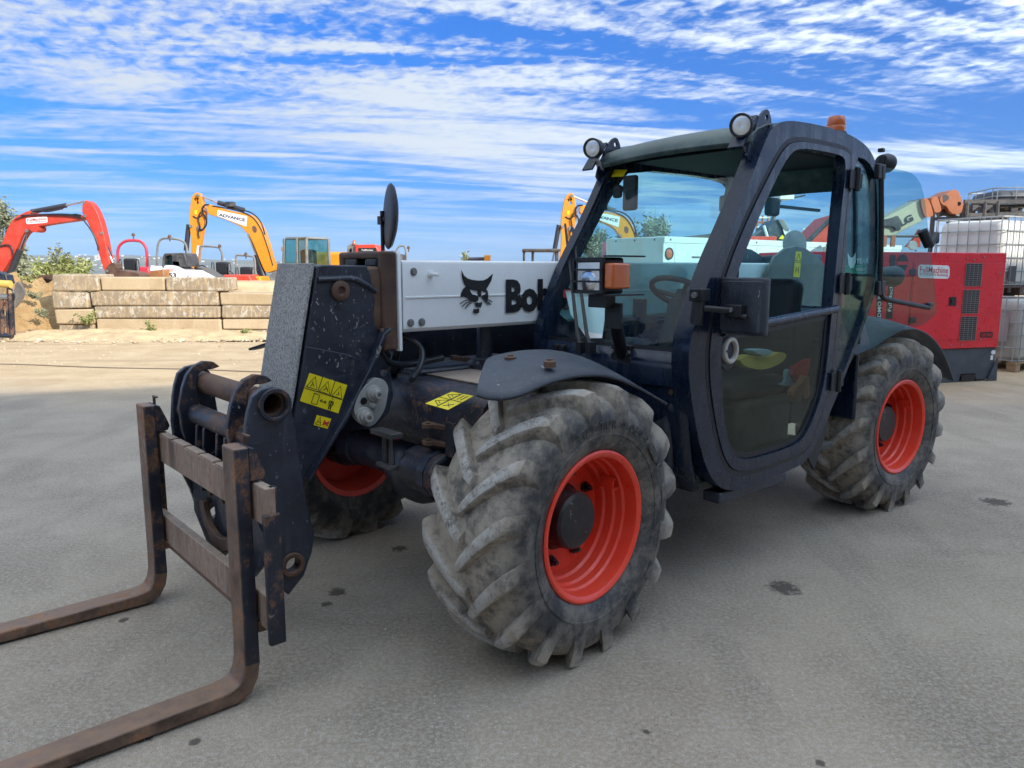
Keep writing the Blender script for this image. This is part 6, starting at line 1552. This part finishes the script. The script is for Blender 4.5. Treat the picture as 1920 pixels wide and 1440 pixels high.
# IBC tanks on pallets
M['ibc'] = None
b = NB('milky_tank_plastic')
n1 = b.noise(2, 4, .6)
M['ibc'] = b.finish(b.mix(n1, (.62, .60, .53), (.74, .73, .70)), .42, 0, b.noise(5, 3), .2, .02, spec=.4, Subsurface_Weight=0.0)
b = NB('dirty_tank_plastic')
M['ibcdirty'] = b.finish(b.mix(b.noise(3, 5, .6), (.30, .30, .26), (.58, .58, .54)), .45, 0, b.noise(5, 3), .2, .02)
M['ibcblack'] = flat('dark_tank_plastic', (.07, .075, .085), .45)
M['galv'] = worn('galvanised_tube', (.36, .38, .38), .42, metal=.6, dust=.1, var=.15)
M['palletwood'] = worn('pallet_wood', (.30, .20, .11), .85, dust=.35, dustcol=(.42, .33, .22), var=.3, stretch=(1, 1, 5))
def ibc(corner, ang, z0, wl, wr, h, label, mat='ibc', pallet='palletwood', nleft=7, nright=7, nrow=5, cagemat='galv'):
    """corner = nearest upright; left face runs wl along -dir, right face wr"""
    t = thing('tank_container', label, 'tank', (corner[0], corner[1], z0), 0, 'caged tanks stacked behind the generator')
    l_ = Vector((-math.cos(ang), math.sin(ang), 0)); r_ = Vector((math.sin(ang), math.cos(ang), 0))
    def tp(a, b_, z): return l_ * a + r_ * b_ + Vector((0, 0, z))
    pz = .14
    for k, (b0_, b1_) in enumerate(((.0, .12), (wr / 2 - .06, wr / 2 + .06), (wr - .12, wr))):
        MB().ring_loft([[tp(a, b_, z) for a, b_ in ((0, b0_), (wl, b0_), (wl, b1_), (0, b1_))] for z in (.0, .022)]).build('pallet_board', pallet, t)
        for a0 in (.0, wl / 2 - .06, wl - .12):
            MB().ring_loft([[tp(a, b_, z) for a, b_ in ((a0, b0_), (a0 + .12, b0_), (a0 + .12, b1_), (a0, b1_))] for z in (.022, .115)]).build('pallet_block', pallet, t)
    for k in range(5):
        a0 = (wl - .13) * k / 4
        MB().ring_loft([[tp(a, b_, z) for a, b_ in ((a0, 0), (a0 + .13, 0), (a0 + .13, wr), (a0, wr))] for z in (.115, pz)]).build('pallet_board', pallet, t)
    # bottle: rounded box that bulges a little between the bars
    rings = []
    for z, ins in ((pz + .005, .09), (pz + .03, .045), (pz + .08, .03), (h * .5, .022), (h - .12, .03), (h - .06, .05), (h - .035, .10)):
        lo, hi_a, hi_b, rr_ = ins, wl - ins, wr - ins, .13
        ring = []
        for (ca_, cb_), a0 in (((hi_a - rr_, hi_b - rr_), 0), ((lo + rr_, hi_b - rr_), 90), ((lo + rr_, lo + rr_), 180), ((hi_a - rr_, lo + rr_), 270)):
            for k in range(6):
                an = R(a0 + 18 * k); ring.append(tp(ca_ + rr_ * math.cos(an), cb_ + rr_ * math.sin(an), z))
        rings.append(ring)
    MB().ring_loft(rings).build('bottle', mat, t, smooth=50)
    MB().lathe([(0, .09), (.04, .09), (.045, .08), (.045, 0)], tp(wl / 2, wr / 2, h - .04), (0, 0, 1), n=20).build('filler_cap', 'ink', t)
    loop = lambda z, rr_=.0: [tp(a, b_, z) for a, b_ in ((.05, 0), (wl - .05, 0), (wl, .05), (wl, wr - .05), (wl - .05, wr), (.05, wr), (0, wr - .05), (0, .05), (.05, 0))]
    for k in range(nrow + 1):
        z = pz + .02 + (h - pz - .02) * k / nrow
        MB().tube(loop(z), .0095 if k < nrow else .013, 6, caps=False).build('cage_bar', cagemat, t, smooth=50)
    def upr(p): MB().tube([p + Vector((0, 0, pz)), p + Vector((0, 0, h))], .0085, 6).build('cage_bar', cagemat, t, smooth=50)
    for k in range(nleft): upr(tp(.05 + (wl - .1) * k / (nleft - 1), -.008, 0))
    for k in range(nright): upr(tp(-.008, .05 + (wr - .1) * k / (nright - 1), 0))
    for k in range(4): upr(tp(wl + .008, .05 + (wr - .1) * k / 3, 0)); upr(tp(.05 + (wl - .1) * k / 3, wr + .008, 0))
    return t, tp
t1_, tp1 = ibc((6.98, 10.30), R(60), 0.0, 1.0, 1.2, 1.04, 'lower stained tank in a wire cage with grey label plate behind the generator', 'ibcdirty')
pl = MB().plate([tp1(a, -.014, z) for a, z in ((.14, .42), (.80, .42), (.80, .80), (.14, .80))], (), (0, .006, 0)).build('label_plate', 'galv', t1_, smooth=0)
MB().plate([tp1(a, -.022, z) for a, z in ((.36, .60), (.47, .60), (.47, .76), (.36, .76))], (), (0, .003, 0)).build('label', 'paper', t1_, smooth=0)
MB().plate([tp1(a, -.022, z) for a, z in ((.52, .60), (.62, .60), (.62, .74), (.52, .74))], (), (0, .003, 0)).build('label', 'paper', t1_, smooth=0)
MB().plate([tp1(a, -.022, z) for a, z in ((.58, .43), (.74, .43), (.74, .57), (.58, .57))], (), (0, .003, 0)).build('label', 'paper', t1_, smooth=0)
MB().plate([tp1(a, -.024, z) for a, z in ((.52, .70), (.62, .70), (.62, .74), (.52, .74))], (), (0, .002, 0)).build('label_band', 'glass_band_green' if 'glass_band_green' in M else 'navy', t1_, smooth=0)
MB().plate([tp1(a, -.014, z) for a, z in ((.28, .27), (.40, .27), (.40, .39), (.28, .39))], (), (0, .004, 0)).build('hazard_label', 'redink', t1_, smooth=0)
MB().plate([tp1(a, -.017, z) for a, z in ((.34, .28), (.40, .28), (.40, .38), (.34, .38))], (), (0, .003, 0)).build('hazard_label', 'paper', t1_, smooth=0)
t2_, tp2 = ibc((6.86, 10.62), R(60), 1.045, 1.0, 1.2, 1.10, 'upper clean white tank in a wire cage stacked behind the generator', 'ibc', 'rust', 7, 8, 5)
MB().plate([tp2(-.012, b_, z) for b_, z in ((.16, .20), (.36, .20), (.36, .42), (.16, .42))], (), (.004, 0, 0)).build('valve_plate', 'ink', t2_, smooth=0)
# dark tank and rack on a steel frame further back
fr3 = thing('steel_rack', 'dark steel rack standing behind the upper white tank', 'rack')
KY = 14.2
def kp(x, y, dy=0): return wy(x, y, KY + dy)
for x in (1813, 1846, 1870, 1960):
    for dy in (0, 1.1): p = kp(x, 378); MB().cyl((p.x, KY + dy, 0), (p.x, KY + dy, p.z), .045, n=8).build('upright', 'exdark', fr3)
for yy in (378, 403): a, c_ = kp(1808, yy), kp(1962, yy); MB().box(((a.x + c_.x) / 2, KY, a.z), (c_.x - a.x, .06, .07)).build('beam', 'exdark', fr3); MB().box(((a.x + c_.x) / 2, KY + 1.1, a.z), (c_.x - a.x, .06, .07)).build('beam', 'exdark', fr3)
for x in (1832, 1857): p = kp(x, 390); MB().plate(chaikin([kp(x - 9, 380), kp(x + 6, 380), kp(x + 5, 388), kp(x - 4, 393), kp(x - 9, 400)], 1), (), (0, .1, 0)).build('cradle', 'exdark', fr3, bevel=.01)
zt3 = kp(1900, 403).z + .04
t3_, tp3 = ibc((kp(1868, 400).x + .75, KY + .02), R(8), zt3, .75, 1.1, .46, 'dark grey tank with a pale tube frame on the steel rack', 'ibcblack', 'exdark', 3, 4, 2)
# boom lift parked behind
bl = thing('boom_lift', 'beige and orange boom lift raised behind the generator', 'boom lift')
M['beige'] = worn('beige_boom_paint', (.50, .47, .33), .5, dust=.15, var=.06)
M['jorange'] = worn('faded_orange_paint', (.34, .10, .03), .5, dust=.12, var=.1)
LY = 14.0
def lp4(pts, dy=0.0): return [wy(x, y, LY + dy) for x, y in pts]
be = MB().plate(lp4([(1560, 462), (1600, 444), (1660, 408), (1700, 387), (1727, 373), (1736, 405), (1730, 414), (1690, 434), (1655, 452), (1610, 478), (1565, 496)]), (), (0, .40, 0)).build('boom', 'beige', bl, bevel=.02)
a, b_ = wy(1684, 426, LY), wy(1712, 411, LY)
text_obj('boom_lettering', 'JLG', 'navy', be, (wy(1696, 417, LY - .012)), b_ - a, Vector((-(b_ - a).z, 0, (b_ - a).x)), .17, .34, .002, .05)
for pts in ([(1725, 374), (1731, 372), (1738, 372), (1744, 378), (1751, 403), (1745, 407), (1733, 408)], [(1743, 373), (1756, 367), (1760, 372), (1766, 392), (1764, 398), (1752, 400), (1750, 392)], [(1760, 370), (1775, 362), (1788, 355), (1796, 356), (1803, 370), (1807, 384), (1804, 398), (1796, 403), (1782, 400), (1774, 386), (1765, 384)]):
    MB().plate(chaikin(lp4(pts, -.05), 1), (), (0, .46, 0)).build('boom_knuckle', 'jorange', bl, bevel=.02)
MB().cyl(wy(1772, 371, LY - .07), wy(1772, 371, LY - .04), .06, n=12).build('pivot_pin', 'bolt', bl)
MB().cyl(wy(1798, 382, LY - .06), wy(1798, 382, LY - .04), .035, n=12).build('pivot_hole', 'ink', bl)
MB().tube(chaikin(lp4([(1758, 402), (1770, 398), (1782, 402), (1795, 406)], .1), 1, False), .06, 8).build('hose', 'hose', bl)
MB().plate(chaikin(lp4([(1655, 412), (1675, 408), (1684, 403), (1688, 410), (1692, 418), (1688, 430), (1680, 433), (1676, 424), (1655, 425)], -.06), 1), (), (0, .06, 0)).build('cable_tray', 'exdark', bl, bevel=.01)
MB().box((wy(1640, 470, LY).x, LY + .3, .95), (2.6, 1.3, .9)).build('turntable', 'jorange', bl, bevel=.08)
for dx in (-.9, .9):
    for yy in (LY - .4, LY + .9): MB().lathe([(0, .15), (0, .4), (.3, .4), (.3, .15)], (wy(1640, 470, LY).x + dx, yy, .4), (0, 1, 0), n=26).build('tyre', 'rubber', bl)
MB().box((wy(1640, 470, LY).x, LY + .3, .45), (2.6, .9, .3)).build('chassis', 'exdark', bl, bevel=.03)
MB().tube(lp4([(1655, 443), (1724, 443)], -.3), .022, 8).build('rail', 'exdark', bl)
for x in (1658, 1674): MB().box(wy(x, 452, LY - .3), (.07, .05, .2)).build('rail_post', 'jorange', bl)
MB().plate(lp4([(1700, 463), (1716, 446), (1720, 440), (1726, 430), (1726, 463)], -.2), (), (0, .1, 0)).build('guard', 'exred', bl)
MB().lathe([(-.03, 0), (-.03, .075), (.0, .085), (.03, .075), (.03, 0)], wy(1711, 460, LY - .4), (0, 1, 0), n=20).build('lamp', 'lens', bl)
# long white housing seen through the cab
wu = thing('white_trailer_unit', 'long white panelled trailer unit seen through the telehandler cab', 'trailer')
WC = Vector((wy(1245, 443, 12.6).x, 12.6, 0)); WT = wy(1245, 443, 12.6).z
far = wy(1690, 463, 17.6)
wd = Vector((far.x - WC.x, 17.6 - 12.6, 0)); WLn = wd.length; wd.normalize()
wl_ = Vector((-wd.y, wd.x, 0)) ; WW = 1.35
def wpnt(a, c_, z): return WC + wd * a + wl_ * c_ + Vector((0, 0, z))
M['panelwhite'] = worn('white_sheet_panel', (.66, .68, .66), .5, dust=.12, var=.05, bump=.25)
hb2 = MB().ring_loft([[wpnt(a, c_, z) for a, c_ in ((0, 0), (WLn, 0), (WLn, WW), (0, WW))] for z in (.55, WT)]).build('housing', 'panelwhite', wu, bevel=.015)
nout = -wl_
def wpl(a0, a1, z0, z1, o, name, mat, par=hb2, th=.006, **kw): return MB().ring_loft([[wpnt(a, 0, z) + nout * oo for a, z in ((a0, z0), (a1, z0), (a1, z1), (a0, z1))] for oo in (o, o + th)]).build(name, mat, par, **kw)
wpl(.0, WLn, WT - .10, WT - .0, .001, 'roof_trim', 'panelwhite', th=.012)
for k in range(5):
    wpl(.28 + k * 1.15, .28 + k * 1.15 + 1.05, .62, WT - .12, .001, 'panel_door', 'panelwhite', bevel=.004, th=.008)
    MB().cyl(wpnt(.15 + k * 1.2, 0, WT - .05) + nout * .012, wpnt(.15 + k * 1.2, 0, WT - .05) + nout * .02, .018, n=8).build('bolt', 'exdark', hb2)
    wpl(.72 + k * 1.15, .92 + k * 1.15, WT - .34, WT - .32, .009, 'door_latch', 'exdark', th=.02)
lq = wpnt(.13, 0, WT - .28)
MB().lathe([(0, .10), (.02, .10), (.025, .085), (.012, .075), (.012, 0)], lq + nout * .002, nout, n=24).build('tail_lamp', 'ink', hb2)
MB().lathe([(.01, .075), (.018, .05), (.02, 0)], lq + nout * .004, nout, n=20).build('lamp_lens', 'amber', hb2)
for k in range(3):
    c_ = wpnt(-.001, .2 + .45 * k, WT - .05); MB().cyl(c_, c_ - wd * .01, .016, n=8).build('bolt', 'exdark', hb2)
for a in (1.6, 2.4, 5.4):
    for c_ in (.02, WW - .28): MB().cyl(wpnt(a, c_, .36), wpnt(a, c_ + .26, .36), .36, n=28).build('tyre', 'rubber', wu)
MB().ring_loft([[wpnt(a, c_, z) for a, c_ in ((.1, .3), (WLn - .1, .3), (WLn - .1, WW - .3), (.1, WW - .3))] for z in (.36, .56)]).build('chassis', 'exdark', wu)
rp = tag(MB().box(wy(1425, 450, 15.0), (.55, .3, .13)).build('tailboard', 'exred', None, bevel=.01), 'bright red panel lying on the white trailer unit seen through the side window', 'panel')
dp = tag(MB().plate(pt_loop([(1148, 452), (1134, 454), (1134, 520), (1148, 520)], 14.2), (), (0, .5, 0)).build('red_cabinet', 'rollred', None, bevel=.02), 'dull red cabinet left of the white trailer unit behind the windscreen', 'cabinet')
# dark raised hood with a white emblem, red raised tailgate, seen through the side window
hd = thing('skid_loader', 'dark raised loader bonnet with white emblem seen through the side window', 'loader')
HY = 18.5
MB().plate(pt_loop([(1438, 428), (1458, 411), (1476, 442), (1476, 458), (1444, 452)], HY), (), (0, .9, 0)).build('bonnet', worn('blue_black_bonnet', (.035, .05, .065), .4, dust=.2), hd, bevel=.02)
MB().plate(pt_loop([(1458, 411), (1470, 411), (1486, 440), (1486, 458), (1476, 458), (1476, 442)], HY - .05), (), (0, .9, 0)).build('bonnet_side', 'exgrey', hd, bevel=.02)
MB().plate(pt_loop([(1468, 429), (1473, 434), (1479, 434), (1482, 430), (1481, 438), (1477, 443), (1473, 443), (1470, 437)], HY - .06), (), (0, .004, 0)).build('emblem', 'paper', hd, smooth=0)
MB().plate(pt_loop([(1460, 448), (1467, 440), (1474, 449)], HY - .06), (), (0, .004, 0)).build('warning_sticker', 'yellow', hd, smooth=0)
MB().tube(pt_loop([(1432, 423), (1440, 448)], HY - .05), .035, 6).build('strut', 'paper', hd)
MB().plate(pt_loop([(1405, 450), (1430, 430), (1446, 452)], HY + .2), (), (0, .4, 0)).build('lift_arm', 'exgrey', hd, bevel=.02)
MB().box((wy(1450, 470, HY).x, HY + .5, .75), (1.7, 1.1, 1.1)).build('body', 'exgrey', hd, bevel=.05)
rt = thing('tipper_body', 'red raised tipper body seen through the side window', 'tipper')
MB().plate(pt_loop([(1514, 454), (1562, 406), (1600, 395), (1640, 410), (1640, 458), (1516, 458)], 19.5), (), (0, 1.2, 0)).build('body', 'exred', rt, bevel=.02)
MB().tube(pt_loop([(1514, 454), (1562, 406), (1600, 395)], 19.42), .06, 6).build('rim', 'exdark', rt)
MB().box((wy(1575, 470, 19.5).x, 20.1, .7), (2.2, 1.2, 1.2)).build('chassis', 'exdark', rt, bevel=.05)
pf = thing('access_platform', 'distant white and orange access platform beyond the raised bonnet', 'access platform')
PY_ = 40.0
for k in range(4):
    a, c_ = wy(1418, 408 + k * 9, PY_), wy(1442, 408 + k * 9, PY_)
    MB().tube([a, c_], .05, 6).build('rail', 'jorange' if k % 2 else 'paper', pf)
for x in (1420, 1430, 1440): a, c_ = wy(x, 404, PY_), wy(x, 440, PY_); MB().tube([a, (c_.x, PY_, .3)], .05, 6).build('mast', 'jorange', pf)
MB().box((wy(1430, 440, PY_).x, PY_, .6), (1.6, 1, .8)).build('base', 'jorange', pf, bevel=.05)
pf2 = thing('access_platform', 'pale scissor platform rails left of the red tipper body', 'access platform')
for k in range(3): a, c_ = wy(1506, 430 + k * 7, PY_), wy(1530, 430 + k * 7, PY_); MB().tube([a, c_], .04, 6).build('rail', 'paper', pf2)
for x in (1508, 1516, 1524, 1530): a = wy(x, 430, PY_); MB().tube([a, (a.x, PY_, 1.0)], .04, 6).build('post', 'galv', pf2)
MB().box((wy(1518, 440, PY_).x, PY_, .7), (1.2, .8, .9)).build('base', 'jorange', pf2, bevel=.05)
pf3 = thing('access_platform', 'high basket of a boom lift near the top of the side window', 'access platform')
a, c_ = wy(1458, 368, 26), wy(1484, 372, 26)
MB().box((a + c_) / 2, (c_.x - a.x, .5, .16)).build('basket', 'paper', pf3, bevel=.01)
MB().tube([c_, wy(1510, 366, 26)], .03, 6).build('rail', 'exdark', pf3); MB().tube([wy(1462, 372, 26), wy(1440, 440, 26.5), (wy(1440, 470, 26.5).x, 26.5, .4)], .08, 8).build('mast', 'exgrey', pf3)
MB().box((wy(1440, 470, 26.5).x, 26.7, .5), (1.6, 1.1, .8)).build('base', 'jorange', pf3, bevel=.05)
br2 = tag(MB().plate(pt_loop([(1280, 444), (1345, 437), (1345, 448), (1280, 448)], 22), (), (0, .3, 0)).build('brown_girder', 'rust', None), 'long brown girder lying beyond the white trailer unit', 'girder')
br2.data.transform(Matrix.Identity(4))
for x in (1292, 1340): MB().box((wy(x, 470, 22).x, 22.15, .85), (.15, .25, 1.7)).build('trestle', 'exdark', br2)

# ================================================================== trees and weeds
def leaf_mat(name, c1, c2):
    b = NB(name)
    oi = b.noise(1.6, 3, .6); n2 = b.noise(11, 2)
    col = b.mix(b.ramp(b.math('ADD', b.math('MULTIPLY', oi, .6), b.math('MULTIPLY', n2, .4)), .38, .62), c1, c2)
    return b.finish(col, .6, 0, spec=.3)
M['olive'] = leaf_mat('olive_leaf', (.13, .15, .085), (.32, .33, .22))
M['greenleaf'] = leaf_mat('yellow_green_leaf', (.14, .17, .05), (.36, .37, .14))
M['bark'] = worn('grey_bark', (.10, .085, .065), .9, dust=.2, var=.4)
def crown(cx0, cy0, cz, rx, ry, rz, n, ls, seed, clumps=14):
    rnd = random.Random(seed); mb = MB()
    cl_ = []
    for _ in range(clumps):
        a, e = rnd.uniform(0, 6.28), rnd.uniform(-.8, 1.3)
        k = rnd.uniform(.35, 1.0)
        cl_.append((Vector((cx0 + rx * k * math.cos(a) * math.cos(e), cy0 + ry * k * math.sin(a) * math.cos(e), cz + rz * k * math.sin(e))), rnd.uniform(.18, .42)))
    vv, ff = [], []
    for i in range(n):
        c, s = cl_[rnd.randrange(clumps)]
        p = c + Vector((rnd.gauss(0, s * rx * .7), rnd.gauss(0, s * ry * .7), rnd.gauss(0, s * rz * .7)))
        d = Vector((rnd.uniform(-1, 1), rnd.uniform(-1, 1), rnd.uniform(-.6, 1))).normalized(); q = d.orthogonal().normalized()
        if rnd.random() < .5: q = d.cross(q)
        L_ = ls * rnd.uniform(.6, 1.4); k = len(vv)
        vv += [p, p + d * L_ * .5 + q * L_ * .2, p + d * L_, p + d * L_ * .5 - q * L_ * .2]; ff.append((k, k + 1, k + 2, k + 3))
    return vv, ff, cl_
def tree(name, label, cat, px, Y, ytop, ybase_z, hw, n, ls, mat, seed, group=None, low=.2):
    top = wy(px, ytop, Y).z; x = wy(px, 480, Y).x; rw = hw * Y / FPX
    h = top - ybase_z
    t = thing(name, label, cat, (x, Y, ybase_z), 0, group)
    vv, ff, cl_ = crown(0, 0, h * (.5 + low), rw * .85, rw * .85, h * (.5 - low) * 1.0, n, ls, seed)
    kind(mesh_obj('crown', vv, ff, mat, t, smooth=0), 'stuff')
    MB().tube([(0, 0, 0), (.05, 0, h * .25), (0, .05, h * .5)], [h * .04, h * .03, h * .02], 8).build('trunk', 'bark', t)
    for c, s in cl_[:8]: MB().tube([(0, 0, h * .3), tuple(c * .55 + Vector((0, 0, h * .12))), tuple(c)], [h * .016, h * .010, h * .004], 5).build('limb', 'bark', t)
    return t
tree('olive_tree', 'tall grey green olive tree at the left edge behind the red excavator', 'tree', -8, 30, 374, 0, 42, 3000, .18, 'olive', 21)
tree('olive_tree', 'lower olive tree beside the red boom foot', 'tree', 34, 32, 462, 0, 20, 1100, .18, 'olive', 22)
tree('wild_shrub', 'tall loose shrub with a thin top behind the dirt pile', 'shrub', 106, 31, 464, 0, 16, 800, .17, 'olive', 23, low=.12)
tree('wild_shrub', 'yellow green low shrub behind the first wall block', 'shrub', 128, 29, 487, 0, 24, 1300, .17, 'greenleaf', 24, low=.1)
tree('wild_shrub', 'round green shrub left of the red bucket arm', 'shrub', 156, 30, 488, 0, 13, 700, .17, 'greenleaf', 25, low=.1)
tree('wild_shrub', 'wide yellow green shrub beside the skip', 'shrub', 74, 28, 490, 0, 22, 1200, .17, 'greenleaf', 26, low=.1)
tree('yard_tree', 'bushy tree beyond the white trailer roof seen through the windscreen', 'tree', 1228, 34, 414, 0, 32, 4000, .20, 'olive', 27)
tree('yard_tree', 'grey green tree behind the second excavator boom seen through the windscreen', 'tree', 1115, 36, 432, 0, 36, 3600, .20, 'olive', 28, low=.1)
tree('yard_tree', 'small tree between the second excavator and the trailer unit', 'tree', 1178, 35, 428, 0, 24, 2200, .18, 'olive', 29, low=.12)
tree('young_tree', 'tiny green treetop showing over the white boom', 'tree', 873, 34, 478, 0, 8, 700, .16, 'greenleaf', 30, low=.1)
def weed(px, py, Y, w, h, n, seed, label, z0=None, mat='greenleaf'):
    p = wy(px, py, Y); z0 = max(p.z, 0) if z0 is None else z0
    rnd = random.Random(seed)
    t = thing('weed', label, 'weed', (p.x, Y, z0)); vv, ff = [], []; st_ = MB()
    for k in range(9):
        a = rnd.uniform(0, 6.28); tip = Vector((w * rnd.uniform(.3, 1) * math.cos(a), -abs(w * .5 * math.sin(a)), h * rnd.uniform(.5, 1.05)))
        st_.tube([(0, 0, 0), tuple(tip * .5 + Vector((0, 0, h * .12))), tuple(tip)], .004, 4)
        for i in range(n):
            f = rnd.uniform(.3, 1.05); c = tip * f + Vector((rnd.gauss(0, .02), rnd.gauss(0, .02), rnd.gauss(0, .02)))
            d = Vector((rnd.uniform(-1, 1), rnd.uniform(-1, .3), rnd.uniform(-.2, 1))).normalized(); q = d.orthogonal(); L_ = rnd.uniform(.03, .07); k2 = len(vv)
            vv += [c, c + d * L_ * .5 + q * L_ * .25, c + d * L_, c + d * L_ * .5 - q * L_ * .25]; ff.append((k2, k2 + 1, k2 + 2, k2 + 3))
    kind(mesh_obj('leaves', vv, ff, mat, t, smooth=0), 'stuff'); kind(st_.build('stems', 'bark', t), 'stuff')
    return t
weed(165, 612, 16.2, .32, .32, 26, 1, 'bushy weed growing from the joint of the lowest wall blocks')
weed(284, 628, 16.1, .14, .28, 16, 2, 'upright bright green weed at the middle of the wall foot')
weed(352, 633, 16.0, .14, .12, 12, 3, 'low weed tuft at the wall foot right of the upright weed')
weed(460, 630, 15.9, .12, .10, 10, 4, 'small weed tuft near the boom head at the wall foot')
weed(72, 560, 16.6, .25, .18, 18, 5, 'grey green weed on the dirt pile face', .75, 'olive')
weed(60, 536, 17.0, .3, .2, 22, 6, 'green weed on top of the dirt pile', 1.1)
weed(82, 592, 16.2, .25, .2, 16, 7, 'dull weed in the shade between the dirt pile and the wall', .35, 'olive')

# ================================================================== the air: light haze over the far country
M['haze'] = None
hm, hn, hl_ = nt('haze')
pvn = hn.new('ShaderNodeVolumePrincipled'); pvn.inputs['Color'].default_value = (.80, .88, 1.0, 1); pvn.inputs['Density'].default_value = HAZE
pvn.inputs['Anisotropy'].default_value = 0.0
ho = hn.new('ShaderNodeOutputMaterial'); hl_.new(pvn.outputs[0], ho.inputs['Volume'])
M['haze'] = hm
kind(MB().box((0, 1650, 45), (10400, 3900, 182)).build('haze', 'haze', None, smooth=0), 'stuff')
